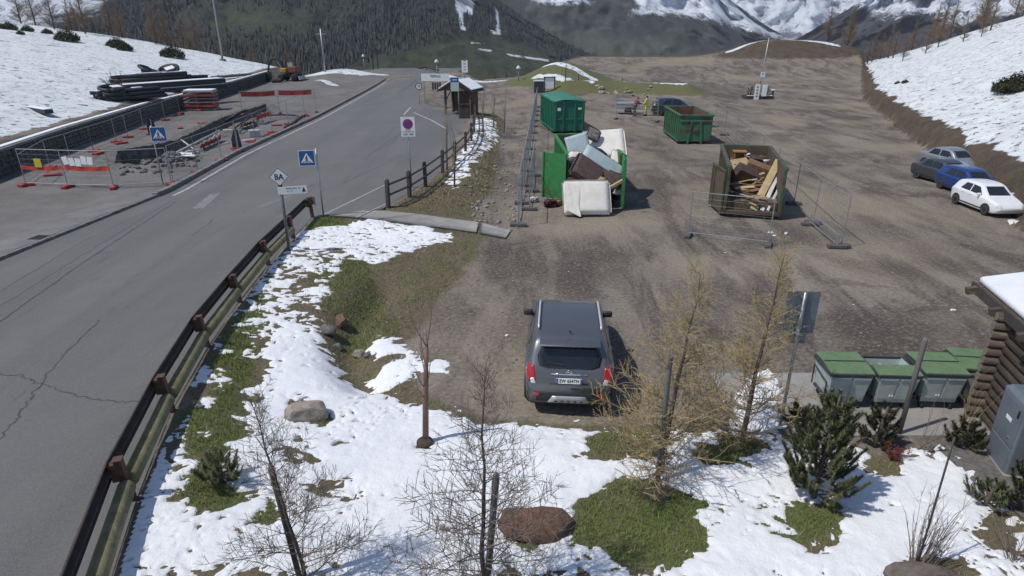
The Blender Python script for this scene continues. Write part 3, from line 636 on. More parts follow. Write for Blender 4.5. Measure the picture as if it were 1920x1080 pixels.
g2 = blades('green_grass', 190000, (-7.7, 0, 12, 26), 0.085, 0.010, lambda x, y: bare(x, y) * green_amt(x, y) * 0.9, gm, 2)
g3 = blades('dry_grass', 230000, (-7.7, 8.5, 5, 26), 0.07, 0.008, lambda x, y: bare(x, y) * (1 - 0.3 * green_amt(x, y)) * 0.6, dm, 3, 1.4)
g4 = blades('dry_grass', 60000, (-5, 0.2, 26, 60), 0.10, 0.018, lambda x, y: bare(x, y) * 0.6, dm, 4, 1.0)
for o, l in ((g1, 'short green turf showing through the garden snow'), (g2, 'green grass on the bank below the guardrail'), (g3, 'dry brown grass on the bank beside the road'), (g4, 'dry grass strip along the wooden paling')):
    o['label'] = l; o['category'] = 'grass'
# ---- loose stones on the bank and lot
def rock_mesh(name, seed, n=2, flat=0.7):
    bm = bmesh.new(); bmesh.ops.create_icosphere(bm, subdivisions=n, radius=1.0); r_ = random.Random(seed)
    pl = [(Vector((r_.gauss(0, 1), r_.gauss(0, 1), r_.gauss(0, 1))).normalized(), r_.uniform(0.55, 0.9)) for k in range(9)]
    for v in bm.verts:
        for n_, d in pl:
            e = v.co.dot(n_) - d
            if e > 0: v.co -= n_ * e
        v.co.z *= flat; v.co *= 1 + r_.uniform(-0.05, 0.05)
    me = bpy.data.meshes.new(name); bm.to_mesh(me); bm.free(); return me
def boulder(u, v, sx, sy, sz, rz, m, label, seed, sink=0.35, n=3):
    p = GH(u, v); o = link('boulder', rock_mesh('boulder', seed, n, 1.0), m, None, (p.x, p.y, p.z + sz * (0.5 - sink))); o.scale = (sx / 2, sy / 2, sz / 2); o.rotation_euler = (0.15, 0.1, rz)
    return tag(o, label, 'boulder')
pale = mat('pale_stone', (0.36, 0.31, 0.25), (0.24, 0.205, 0.17), 3, 0.9, bmp=0.7, bscale=9, bdist=0.04)
rust = mat('rusty_stone', (0.20, 0.115, 0.070), (0.12, 0.075, 0.05), 3, 0.9, bmp=0.7, bscale=9, bdist=0.04)
greyst = mat('grey_stone', (0.17, 0.165, 0.155), (0.095, 0.09, 0.085), 4, 0.9, bmp=0.6, bscale=12, bdist=0.03)
boulder(577, 783, 0.85, 0.6, 0.55, 0.3, pale, 'pale beige boulder in the snow beside the guardrail bank', 3, 0.3)
boulder(642, 612, 0.42, 0.4, 0.42, 0.2, rust, 'rust brown boulder in the ditch below the grassy bank', 5, 0.15)
boulder(617, 628, 0.34, 0.5, 0.45, 0.9, greyst, 'grey slab of rock upright beside the rust brown boulder', 8, 0.2)
boulder(672, 668, 0.36, 0.3, 0.25, 0.5, pale, 'small yellowish rock at the end of the ditch', 11, 0.2)
boulder(636, 655, 0.3, 0.3, 0.25, 1.5, greyst, 'small dark rock lying in the bottom of the ditch', 12, 0.3)
boulder(690, 668, 0.24, 0.2, 0.14, 1.1, greyst, 'low grey rock next to the small yellowish rock', 14, 0.3)
boulder(1000, 990, 1.25, 0.75, 0.62, 0.05, mat('red_brown_rock', (0.165, 0.085, 0.055), (0.095, 0.055, 0.04), 2.5, 0.9, bmp=0.6, bscale=14, bdist=0.03), 'flat rounded reddish brown boulder in the snowy garden', 21, 0.35)
boulder(1725, 1105, 1.2, 0.7, 0.6, 0.2, mat('brown_rock', (0.17, 0.135, 0.115), (0.10, 0.08, 0.07), 2.5, 0.9, bmp=0.6, bscale=14, bdist=0.03), 'brown rock at the foot of the long bare shrub', 23, 0.3)
rg = np.random.default_rng(12); mb = MB(); pebs = []
for k in range(260):
    u, v = rg.uniform(880, 985), rg.uniform(215, 432)
    pebs.append((G(u, v, 0.1), rg.uniform(0.04, 0.13)))
for k in range(150):
    u, v = rg.uniform(700, 1000), rg.uniform(445, 720)
    pebs.append((G(u, v, 0.05), rg.uniform(0.02, 0.05)))
for k in range(260):
    u, v = rg.uniform(950, 1850), rg.uniform(420, 660); pebs.append((G(u, v, 0.0), rg.uniform(0.015, 0.04)))
rm_ = [rock_mesh('r', s_, 1, 0.7) for s_ in range(4)]; rv = [([tuple(v.co) for v in q.vertices], [tuple(f.vertices) for f in q.polygons]) for q in rm_]
for (x, y), s_ in pebs:
    vs, fs = rv[int(rg.integers(4))]; mb.add(vs, fs, Matrix.Translation((x, y, Hs(x, y) + s_ * 0.15)) @ Matrix.Rotation(rg.random() * 6, 4, 'Z') @ Matrix.Scale(s_, 4))
ps = kind(mb.build('loose_stones', mat('loose_stone', (0.27, 0.25, 0.23), (0.15, 0.135, 0.12), 2, 0.9), fix=False), 'stuff'); ps['label'] = 'loose stones scattered over the gravel and the verge'; ps['category'] = 'stones'
# ================================================================ guardrail, palings, signs
corten = mat('corten_steel', (0.125, 0.062, 0.042), (0.070, 0.038, 0.028), 7, 0.75, 0.2, bmp=0.2)
darkst = mat('dark_brown_steel', (0.050, 0.034, 0.028), (0.030, 0.021, 0.018), 5, 0.7, 0.2)
timber = mat('mossy_timber', (0.235, 0.210, 0.120), (0.150, 0.150, 0.065), 3, 0.95, bmp=0.5, bscale=20, c3=(0.13, 0.105, 0.07), stretch=(1, 1, 1))
galv = mat('galvanised_steel', (0.34, 0.345, 0.35), (0.26, 0.265, 0.27), 12, 0.45, 0.7)
poleg = mat('grey_pole', (0.13, 0.135, 0.145), (0.09, 0.095, 0.105), 8, 0.5, 0.4)
white = mat('sign_white', (0.78, 0.78, 0.76), (0.70, 0.70, 0.69), 5, 0.45)
black = mat('sign_black', (0.012, 0.012, 0.013), (0.02, 0.02, 0.02), 5, 0.5)
blue = mat('sign_blue', (0.008, 0.075, 0.24), (0.012, 0.09, 0.27), 5, 0.4)
red = mat('sign_red', (0.42, 0.012, 0.02), (0.36, 0.012, 0.02), 5, 0.4)
GR = [(-4.98, 5.0), G(248, 938, 0.5), G(322, 772, 0.5), G(388, 650, 0.5), G(449, 566, 0.5), G(503, 497, 0.5), G(550, 447, 0.5), G(586, 408, 0.5)]
GR = [(-4.0, 2.2)] + GR
gr = thing('guardrail', 'rust brown steel guardrail with round timber lower rail along the road', 'guardrail', (0, 0, 0))
pp = MB().prism([(-0.05, -0.06), (0.05, -0.06), (0.06, 0.06), (-0.06, 0.06)], -0.3, 0.80).mesh('post')
cp = MB().box((-0.085, 0, 0.60), (0.10, 0.17, 0.32), bev=0.01).box((0.0, 0, 0.802), (0.14, 0.15, 0.006)).mesh('spacer')
for i, (x, y) in enumerate(GR):
    a, c = GR[max(i - 1, 0)], GR[min(i + 1, len(GR) - 1)]; rz = math.atan2(c[1] - a[1], c[0] - a[0]) - math.pi / 2
    o = link('post', pp, corten, gr, (x, y, Hs(x + 0.1, y))); o.rotation_euler = (0, R(-3), rz); o.location.z = max(0.35, o.location.z)
    s_ = link('spacer', cp, corten, o)
def offs(p, q, d):
    t = (Vector(q) - Vector(p)).normalized(); return Vector((-t.y, t.x)) * d
for i in range(len(GR) - 1):
    p, q = Vector(GR[i]), Vector(GR[i + 1]); o_ = offs(p, q, 0.17)
    prof = [(0.0, 0.47), (-0.035, 0.50), (-0.035, 0.575), (0.03, 0.61), (0.03, 0.65), (-0.035, 0.685), (-0.035, 0.76), (0.0, 0.785)]
    n_ = offs(p, q, 1.0); V = []; F = []
    for e in (p + o_, q + o_):
        for d_, z_ in prof: V.append((e.x - n_.x * d_, e.y - n_.y * d_, ROAD_Z + z_))
        for d_, z_ in reversed(prof): V.append((e.x - n_.x * (d_ - 0.008), e.y - n_.y * (d_ - 0.008), ROAD_Z + z_))
    k = 2 * len(prof)
    for j in range(k): F.append((j, (j + 1) % k, k + (j + 1) % k, k + j))
    MB().add(V, F).build('rail', darkst, gr)
    if i < len(GR) - 2:
        t = (q - p).normalized(); a = p + t * 0.09; c = q - t * 0.09; a = a - o_ * 0.05; c = c - o_ * 0.05
        MB().tube([(a.x, a.y, ROAD_Z + 0.33), (c.x, c.y, ROAD_Z + 0.33)], 0.13, 12).build('log_rail', timber, gr, smooth=True)
e = Vector(GR[-1]); o_ = offs(GR[-2], GR[-1], 0.17); tt = (e - Vector(GR[-2])).normalized(); pts = []
for k in range(9):
    a = math.pi * k / 8; c = e + o_ * 0.0 + tt * (0.02 + 0.22 * math.sin(a)) + o_ * math.cos(a) * 1.0; pts.append(c)
V = []; F = []
for c in pts: V += [(c.x, c.y, ROAD_Z + 0.47), (c.x, c.y, ROAD_Z + 0.785)]
for k in range(8): F.append((2 * k, 2 * k + 2, 2 * k + 3, 2 * k + 1))
mb = MB().add(V, F); to = mb.build('end_terminal', mat('terminal_steel', (0.20, 0.19, 0.18), (0.12, 0.10, 0.09), 6, 0.6, 0.4), gr); md = to.modifiers.new('s', 'SOLIDIFY'); md.thickness = 0.012

paling_m = mat('dark_paling', (0.062, 0.052, 0.046), (0.040, 0.033, 0.030), 6, 0.85, bmp=0.4, bscale=40, stretch=(1, 1, 0.2))
PW = [G(728, 388, 0.5), G(768, 369, 0.5), G(798, 349, 0.5), G(830, 325, 0.5), G(853, 306, 0.5), G(873, 287, 0.5), G(884, 268, 0.5), G(889, 250, 0.5), G(890, 236, 0.5), G(890, 224, 0.5), G(888, 213, 0.5), G(880, 204, 0.5)]
pal = thing('wooden_fence', 'dark two-rail wooden fence along the lay-by pavement', 'fence', (0, 0, 0))
postm = MB().box((0, 0, 0.5), (0.15, 0.15, 1.25), bev=0.015).box((0, 0, 1.15), (0.11, 0.11, 0.06), bev=0.02).mesh('post')
for i, (x, y) in enumerate(PW):
    a, c = PW[max(i - 1, 0)], PW[min(i + 1, len(PW) - 1)]
    o = link('post', postm, paling_m, pal, (x, y, Hs(x, y))); o.rotation_euler = (random.uniform(-.03, .03), random.uniform(-.03, .03), math.atan2(c[1] - a[1], c[0] - a[0]))
for i in range(len(PW) - 1):
    for h in (0.52, 0.95):
        a, c = PW[i], PW[i + 1]; za, zc_ = Hs(*a), Hs(*c)
        MB().tube([(a[0] + .06, a[1], za + h), (c[0] + .06, c[1], zc_ + h)], 0.05, 6).build('rail', paling_m, pal)
def pole_base(u, v): p = GH(u, v); return p
def pole(t, h, r=0.03, m=galv, r1=None, n=8):
    return MB().tube([(0, 0, -0.2), (0, 0, h)], [r, r1 or r], n).build('pole', m, t, smooth=True)
def plate(t, x0, x1, z0, z1, m, y=-0.05, th=0.008, name='plate', bev=0.003):
    return MB().box(((x0 + x1) / 2, y, (z0 + z1) / 2), (x1 - x0, th, z1 - z0), bev=bev).build(name, m, t)
def flat(t, pts, m, y, name, th=0.003):
    """thin raised print on a sign facing -y: pts are (x,z)"""
    M_ = Matrix(((1, 0, 0, 0), (0, 0, 1, y - th), (0, 1, 0, 0), (0, 0, 0, 1))); return MB().prism(pts, 0, th, M_).build(name, m, t)
def circ(cx, cz, r, n=20, a0=0.0): return [(cx + r * math.cos(a0 + 2 * math.pi * k / n), cz + r * math.sin(a0 + 2 * math.pi * k / n)) for k in range(n)]
def crossing_sign(u, v, top_v, bot_v, label, dx, size=0.62, rz=0.0):
    p = pole_base(u, v); zt = zat(top_v, p.y) - p.z; zb = zat(bot_v, p.y) - p.z
    t = thing('crossing_sign', label, 'road sign', p, rz); pole(t, zt + 0.05)
    s2 = (zt - zb) / 2; cz = (zt + zb) / 2; cx = dx
    pl = plate(t, cx - s2, cx + s2, zb, zt, white, -0.045)
    q = s2 * 0.94
    flat(t, [(cx - q, cz - q), (cx + q, cz - q), (cx + q, cz + q), (cx - q, cz + q)], blue, -0.050, 'blue_field', 0.002)
    tri = flat(t, [(cx - q * .82, cz - q * .62), (cx + q * .82, cz - q * .62), (cx, cz + q * .72)], white, -0.053, 'white_triangle', 0.002)
    # walking figure and stripes
    flat(t, circ(cx, cz + q * .30, q * .09, 10), black, -0.056, 'figure_head', 0.002)
    flat(t, [(cx - q * .09, cz + q * .18), (cx + q * .1, cz + q * .18), (cx + q * .08, cz - q * .14), (cx + q * .26, cz - q * .5), (cx + q * .14, cz - q * .5), (cx - q * .0, cz - q * .2), (cx - q * .16, cz - q * .5), (cx - q * .28, cz - q * .5), (cx - q * .09, cz - q * .12)], black, -0.056, 'figure_body', 0.002)
    flat(t, [(cx - q * .09, cz + q * .15), (cx - q * .24, cz - q * .1), (cx - q * .18, cz - q * .13), (cx - q * .05, cz + q * .05)], black, -0.0565, 'figure_arm', 0.002)
    for k in (-0.56, 0.0, 0.52): flat(t, [(cx + q * (k - .09), cz - q * .58), (cx + q * (k + .07), cz - q * .58), (cx + q * (k * .62 + .04), cz - q * .38), (cx + q * (k * .62 - .06), cz - q * .38)], black, -0.0565, 'stripe', 0.002)
    return t
crossing_sign(607, 407, 281, 310, 'blue pedestrian crossing sign at the end of the guardrail', -0.36, rz=R(12))
crossing_sign(306, 346, 238, 265, 'blue pedestrian crossing sign at the fenced trench', 0.26, rz=R(14))
# BA marker and street name
p = pole_base(543, 471); t = thing('direction_sign', 'white diamond sign reading BA above a white arrow plate', 'road sign', p, R(16))
zt = zat(312, p.y) - p.z; zc_ = zat(331, p.y) - p.z; pole(t, zc_ - 0.2, 0.05, poleg)
r_ = 0.29; flat(t, [(0, zc_ - r_), (r_, zc_), (0, zc_ + r_), (-r_, zc_)], black, -0.052, 'diamond_plate', 0.012)
flat(t, [(0, zc_ - r_ * .93), (r_ * .93, zc_), (0, zc_ + r_ * .93), (-r_ * .93, zc_)], white, -0.066, 'white_face', 0.003)
lettering('BA', 0.26, black, t, (0, -0.0715, zc_ - 0.005), bold=0.006, sx=0.85)
za, zb = zat(350, p.y) - p.z, zat(363, p.y) - p.z
ap = plate(t, -0.09, 0.80, zb - 0.02, za, white, -0.06, 0.012, 'arrow_plate')
for k, (x0, x1, dz, h) in enumerate(((0.16, 0.33, 0.055, 0.035), (0.35, 0.50, 0.055, 0.035), (0.53, 0.60, 0.055, 0.035), (0.16, 0.26, -0.03, 0.022), (0.29, 0.36, -0.03, 0.022))):
    flat(t, [(x0, (za + zb) / 2 + dz - h / 2), (x1, (za + zb) / 2 + dz - h / 2), (x1, (za + zb) / 2 + dz + h / 2), (x0, (za + zb) / 2 + dz + h / 2)], mat('faded_print', (0.10, 0.10, 0.10), (0.45, 0.45, 0.45), 60, 0.6), -0.0665, 'print_line', 0.002)
zm = (za + zb) / 2; flat(t, [(0.64, zm - 0.08), (0.76, zm - 0.08), (0.70, zm + 0.085)], black, -0.0665, 'arrow_head', 0.002)
MB().tube([(0, 0, zb - 0.03), (0, 0, za + 0.06)], 0.062, 10).build('clamp', darkst, t, smooth=True)
# tow-away no stopping panel
p = pole_base(772, 352); t = thing('no_stopping_sign', 'tall white panel with red and blue no stopping disc', 'road sign', p, R(8))
za, zb = zat(219, p.y) - p.z, zat(256, p.y) - p.z; pole(t, za - 0.1); hw = 0.31
plate(t, -hw, hw, zb, za, white, -0.05, 0.01); zc_ = za - (za - zb) * .36
flat(t, circ(0, zc_, .225), red, -0.056, 'red_ring', .002); flat(t, circ(0, zc_, .175), mat('sign_violet', (0.05, 0.04, 0.30), (0.06, 0.05, 0.33), 5, .4), -0.059, 'blue_disc', .002)
for a in (R(45), R(-45)):
    c_, s_ = math.cos(a), math.sin(a); flat(t, [(x * c_ - y * s_, zc_ + x * s_ + y * c_) for x, y in ((-.17, -.022), (.17, -.022), (.17, .022), (-.17, .022))], red, -0.062 - (0.001 if a > 0 else 0), 'red_bar', .002)
for x0, x1, f_, h in ((-.12, .12, .66, .035), (-.26, .26, .75, .035), (-.22, -.02, .88, .075), (.05, .22, .88, .075)):
    zz = za - (za - zb) * f_; flat(t, [(x0, zz - h / 2), (x1, zz - h / 2), (x1, zz + h / 2), (x0, zz + h / 2)], mat('faded_print', (0, 0, 0)), -0.057, 'print_line', .002)
# speed limit
p = pole_base(787, 196); t = thing('speed_limit_sign', 'round white speed limit sign with a dark rim reading 70', 'road sign', p, R(5))
zc_ = zat(162, p.y) - p.z; pole(t, zc_ + .2); flat(t, circ(0, zc_, .33), black, -0.05, 'dark_rim', .01); flat(t, circ(0, zc_, .26), white, -0.062, 'white_face', .003); lettering('70', .30, black, t, (0, -.068, zc_), bold=.006)
# town name board on two posts
p = pole_base(797, 193); q = pole_base(815, 193); t = thing('place_name_sign', 'white place name board on two posts behind the bus shelter', 'road sign', p, 0)
wdt = (q - p).length; za, zb = zat(138, p.y) - p.z, zat(152, p.y) - p.z
for x in (0, wdt): MB().tube([(x, 0, -.2), (x, 0, za)], .035, 8).build('post', galv, t)
plate(t, -.25, wdt + .35, zb, za, white, -.06, .02); lettering('TREPALLE', .34, black, t, (wdt / 2 + .05, -.0735, (za + zb) / 2 + .1), bold=.004, sx=.72)
for k in range(4): plate(t, wdt * .35 + k * .24, wdt * .35 + k * .24 + .2, zb - 0.82, zb - .12, mat('bin_dark', (.05, .052, .055), (.03, .03, .033), 5, .6), -.05, .012, 'small_panel')
# bus stop sign
p = pole_base(861, 221); t = thing('bus_stop_sign', 'bus stop panel with a blue head beside the shelter', 'road sign', p, R(4))
za, zm, zb = zat(145, p.y) - p.z, zat(154, p.y) - p.z, zat(171, p.y) - p.z
pole(t, za, .04); plate(t, -.62, .05, zm, za, blue, -.055, .03, 'blue_head'); plate(t, -.62, .05, zb, zm - .01, mat('timetable', (.46, .52, .47), (.40, .46, .42), 4, .5), -.055, .03, 'timetable_panel')
for k in range(3): plate(t, -.45 + k * .13, -.36 + k * .13, (za + zm) / 2 - .04, (za + zm) / 2 + .04, white, -.071, .004, 'print_mark', bev=0)
# valley edge information boards
p = pole_base(872, 152); t = thing('narrow_sign', 'narrow white sign on a single post at the valley edge', 'road sign', p, 0)
za, zb = zat(113, p.y) - p.z, zat(136, p.y) - p.z; pole(t, za, .06); plate(t, -.45, .45, zb, za, white, -.08, .03)
for k in range(4): plate(t, -.18, .18, zb + .3 + k * .42, zb + .46 + k * .42, mat('faded_print', (0, 0, 0)), -.097, .004, 'print_line', bev=0)
p = pole_base(895, 150); t = thing('information_board', 'large roofed information board at the valley edge', 'notice board', p, R(2))
za, zb = zat(121, p.y) - p.z, zat(143, p.y) - p.z; hw = 1.05
for x in (-hw - .1, hw + .1): MB().box((x, 0, za / 2), (.16, .16, za + .2)).build('post', paling_m, t)
plate(t, -hw, hw, zb, za, mat('board_print', (.50, .53, .54), (.40, .44, .46), 1.5, .5), -.06, .04, 'panel'); plate(t, -hw * .6, hw * .7, zb + .75, zb + 1.15, mat('board_picture', (.14, .17, .17), (.36, .38, .38), 2.5, .5), -.083, .006, 'picture', bev=0)
MB().prism([(-hw - .4, za + .1), (hw + .4, za + .1), (0, za + .45)], -.5, .5, Matrix(((1, 0, 0, 0), (0, 0, 1, 0), (0, 1, 0, 0), (0, 0, 0, 1)))).build('roof', paling_m, t)
p = pole_base(1030, 172); t = thing('notice_board', 'dark framed notice board with snow beside the grassy mound', 'notice board', p, R(6))
za, zb = zat(146, p.y) - p.z, zat(166, p.y) - p.z
for x in (-.62, .62): MB().box((x, 0, za / 2), (.14, .14, za + .2)).build('post', paling_m, t)
plate(t, -.6, .6, zb, za, white, -.05, .04, 'panel'); MB().box((0, 0, za + .08), (1.5, .3, .12)).build('cap', paling_m, t); plate(t, -1.9, -.75, zb - .9, za - .4, mat('bin_dark', (0, 0, 0)), .1, .5, 'dark_panel'); plate(t, -1.95, -.7, za - .39, za - .27, snm, .1, .55, 'snow_cap')
# sign seen from behind, beside the bins
p = pole_base(1462, 800); t = thing('road_sign', 'rectangular road sign seen from its grey back near the bins', 'road sign', p, R(-4))
za, zb, zc2 = zat(548, p.y) - p.z, zat(626, p.y) - p.z, zat(641, p.y) - p.z; pole(t, za, .032)
gb = mat('sign_back', (.135, .160, .185), (.115, .138, .160), 4, .5, .2)
plate(t, -.29, .29, zb, za, gb, .045, .006, 'panel'); plate(t, -.17, .17, zc2 - .05, zb - .02, gb, .045, .006, 'lower_panel')
for z_ in (za - .1, zb + .12): MB().box((0, .03, z_), (.12, .03, .05)).build('bracket', galv, t)
# pole with plates in the planter on the far lot
p = pole_base(1420, 185); t = thing('lamp_post', 'tall pale pole with small parking plates rising from a planter', 'lamp post', p, 0)
zt = zat(66, p.y) - p.z; MB().tube([(0, 0, -.2), (.35, 0, zt)], [.09, .05], 8).build('pole', galv, t, smooth=True)
MB().tube([(.35, 0, zt - .05), (-.2, -.1, zt + .15), (1.3, -.1, zt + .1)], .03, 6).build('arm', galv, t)
for v0, v1, m_ in ((135, 144, white), (145, 152, mat('plate_grey', (.35, .38, .42), (.3, .33, .36), 4, .5))): plate(t, -.05, .42, zat(v1, p.y) - p.z, zat(v0, p.y) - p.z, m_, -.12, .02)
lettering('P', .42, blue, t, (.19, -.135, zat(139.5, p.y) - p.z), bold=.008)
plate(t, -.75, -.2, -.05, 1.65, white, -.9, .06, 'tall_panel'); plate(t, 0.05, .6, .35, 1.6, white, -.95, .05, 'square_panel')
for k in range(4): plate(t, -.6, -.36, .25 + k * .33, .45 + k * .33, mat('faded_print', (0, 0, 0)), -.935, .006, 'print_mark', bev=0)
pl = thing('planter', 'low timber planter holding dark shrubs around the pole', 'planter', (p.x, p.y, p.z), 0)
for x, y, a, b_ in ((0, -.75, 3.1, .14), (0, .75, 3.1, .14)): MB().box((x, y, .17), (a, b_, .42), bev=.02).build('side_board', paling_m, pl)
for x in (-1.55, 1.55): MB().box((x, 0, .17), (.14, 1.36, .42), bev=.02).build('end_board', paling_m, pl)
MB().box((0, 0, .14), (2.95, 1.34, .3)).build('soil', mat('soil', (.045, .035, .028), (.07, .055, .045), 5, .95), pl)
for c_, d_ in (((-.9, -.76, .40), (1.2, .2, .05)), ((.9, -.76, .40), (1.0, .2, .05)), ((1.55, -.3, .98), (.3, .5, .1))): MB().box(c_, d_, bev=.02).build('snow_cap', snm, pl)
MB().box((1.55, -.3, .6), (.16, .3, .7)).build('corner_post', paling_m, pl)
# street lamps on the far edge
def lamp(u, v, top, label, arm=0.0, r=.06):
    p = pole_base(u, v)
    if not 60 < p.y < 126: p = Vector(((u - 960) / FPX * 114, 122.0, Hs((u - 960) / FPX * 114, 122.0)))
    t = thing('street_lamp', label, 'street lamp', p, 0); h = zat(top, p.y) - p.z
    MB().tube([(0, 0, -.3), (0, 0, h)], [r, r * .7], 8).build('pole', galv, t, smooth=True)
    MB().lathe([(.05, h - .02), (.32, h + .05), (.34, h + .15), (.16, h + .42), (.03, h + .5)], 10).build('lantern', mat('lamp_glass', (.55, .57, .56), (.45, .47, .47), 4, .3), t, smooth=True)
lamp(820, 150, 118, 'short street lamp with a round lantern behind the place name board'); lamp(972, 152, 130, 'street lamp beside the grassy mound at the valley edge'); lamp(680, 124, 107, 'street lamp at the far bend of the road')
# utility and lamp poles on the snowy slope
p = Vector((-42.6, 98.0, Hs(-42.6, 98.0))); t = thing('tall_pole', 'very tall slim metal pole standing on the snowy slope', 'pole', p, 0); MB().tube([(0, 0, -.5), (.1, 0, zat(-60, p.y) - p.z)], [.16, .09], 8).build('shaft', galv, t, smooth=True); MB().box((0, 0, .1), (.7, .7, .3), bev=.04).build('footing', stone, t)
p = Vector((-28.0, 99.0, Hs(-28.0, 99.0))); t = thing('utility_pole', 'utility pole with a short cross arm near the excavator', 'pole', p, 0); h = zat(54, p.y) - p.z
MB().tube([(0, 0, -.5), (0, 0, h)], [.15, .1], 8).build('shaft', galv, t, smooth=True); MB().box((0, 0, h - .7), (1.5, .12, .12)).build('cross_arm', galv, t); 
for x in (-.6, .6): MB().lathe([(.05, h - .64), (.09, h - .55), (.05, h - .4)], 8, Matrix.Translation((x, 0, 0))).build('insulator', darkst, t)
p = Vector((-25.5, 124.0, Hs(-25.5, 124.0))); t = thing('gantry', 'dark double post gantry at the far end of the road', 'gantry', (p.x, p.y, p.z), 0); h = zat(95, p.y) - p.z
for x in (-.45, .45): MB().box((x, 0, h / 2), (.16, .16, h + .4)).build('post', darkst, t)
MB().box((0, 0, h), (1.6, .2, .2)).build('beam', darkst, t)
p = pole_base(1120, 150); 
for k, (u, v, top) in enumerate(((1060, 148, 122), (1084, 152, 138), (1166, 160, 146), (1218, 168, 155))):
    p = pole_base(u, v); o = MB().tube([(0, 0, -.3), (.05, 0, zat(top, p.y) - p.z)], [.07, .05], 6).build('marker_post', paling_m, None, loc=p); tag(o, 'thin dark marker post standing on the snowy grass bank', 'post', 'marker posts on the grass bank')
# far kerb rail at the bend
brl = thing('crash_barrier', 'low dark crash barrier along the far bend of the road', 'guardrail', (0, 0, 0)); bp = gl([(700, 126), (730, 124), (770, 126), (800, 131), (822, 138)], .5)
for i in range(len(bp) - 1):
    a, c = bp[i], bp[i + 1]; MB().tube([(a[0], a[1], Hs(*a) + .55), (c[0], c[1], Hs(*c) + .55)], .2, 4).build('rail', darkst, brl); MB().box((a[0], a[1], Hs(*a) + .2), (.15, .15, 1.0)).build('post', corten, brl)
# ================================================================ bus shelter
p = pole_base(852, 214); t = thing('bus_shelter', 'small wooden bus shelter with a snow covered pitched roof', 'bus shelter', (p.x + .6, p.y, p.z), R(-20))
wood = mat('shelter_wood', (.14, .095, .065), (.085, .058, .042), 4, .85, bmp=.3, stretch=(1, 1, .2)); h = 2.15
for x in (-1.3, 1.3):
    for y in (-.7, .9): MB().box((x, y, h / 2), (.16, .16, h + .1)).build('post', wood, t)
for k in range(9): MB().box((-1.2 + k * .3, .99, 1.1), (.28, .04, 2.0)).build('plank', wood, t)
for k in range(5): MB().box((1.39, -.55 + k * .3, 1.1), (.04, .28, 2.0)).build('plank', wood, t)
MB().box((0, .6, .45), (2.2, .4, .07)).build('bench', wood, t)
for s_ in (-1, 1):
    an = R(30) * s_; c_ = Vector((s_ * .92, .1, 2.72)); rf = MB().box(c_, (2.15, 2.9, .10), rot=(0, an, 0)).build('roof', mat('roof_dark', (.045, .04, .042), (.03, .027, .03), 4, .8), t)
    MB().box(c_ + Vector((s_ * .06, .0, .12)), (1.75, 2.7, .10), rot=(0, an, 0), bev=.04).build('snow_cap', snm, t)
MB().prism([(-1.75, 2.25), (1.75, 2.25), (0, 3.22)], -1.12, -1.06, Matrix(((1, 0, 0, 0), (0, 0, 1, 0), (0, 1, 0, 0), (0, 0, 0, 1)))).build('gable', wood, t)
for x in (-.95, .95): MB().tube([(x * 1.35, -.7, 1.3), (x * .6, -.9, 2.3)], .06, 5).build('brace', wood, t)
t.scale = (.9, .9, .9)
p = pole_base(878, 222); t = thing('low_screen', 'dark low board panel beside the bus shelter and the wooden fence', 'panel', (p.x, p.y, p.z), 0); MB().box((-.3, 0, .55), (.9, .1, 1.1), bev=.02).build('board', paling_m, t); MB().box((-.3, -.02, 1.13), (1.0, .2, .06)).build('cap', paling_m, t)
# ================================================================ vehicles
glass = mat('car_glass', (.012, .014, .017), (.018, .02, .024), 3, .06, 0, coat=.3)
tyre = mat('tyre_rubber', (.018, .018, .019), (.028, .027, .026), 12, .9)
alloy = mat('alloy_rim', (.42, .42, .43), (.30, .30, .31), 10, .3, .8)
blackp = mat('black_plastic', (.018, .018, .019), (.026, .026, .027), 18, .6)
tlred = mat('tail_light_red', (.38, .012, .018), (.30, .010, .014), 6, .2, coat=.6)
clear = mat('lamp_clear', (.62, .63, .65), (.50, .51, .53), 6, .15, coat=.5)
chrome = mat('chrome_trim', (.62, .62, .63), (.52, .52, .53), 6, .16, 1.0)
def crom(P, ts):
    """catmull-rom through rows P at parameters ts (0..len-1)"""
    P = np.asarray(P, float); n = len(P); ts = np.asarray(ts); i = np.clip(np.floor(ts).astype(int), 0, n - 2); f = (ts - i)[:, None]
    g = lambda k: P[np.clip(k, 0, n - 1)]
    p0, p1, p2, p3 = g(i - 1), g(i), g(i + 1), g(i + 2)
    return 0.5 * (2 * p1 + (p2 - p0) * f + (2 * p0 - 5 * p1 + 4 * p2 - p3) * f ** 2 + (3 * p1 - p0 - 3 * p2 + p3) * f ** 3)
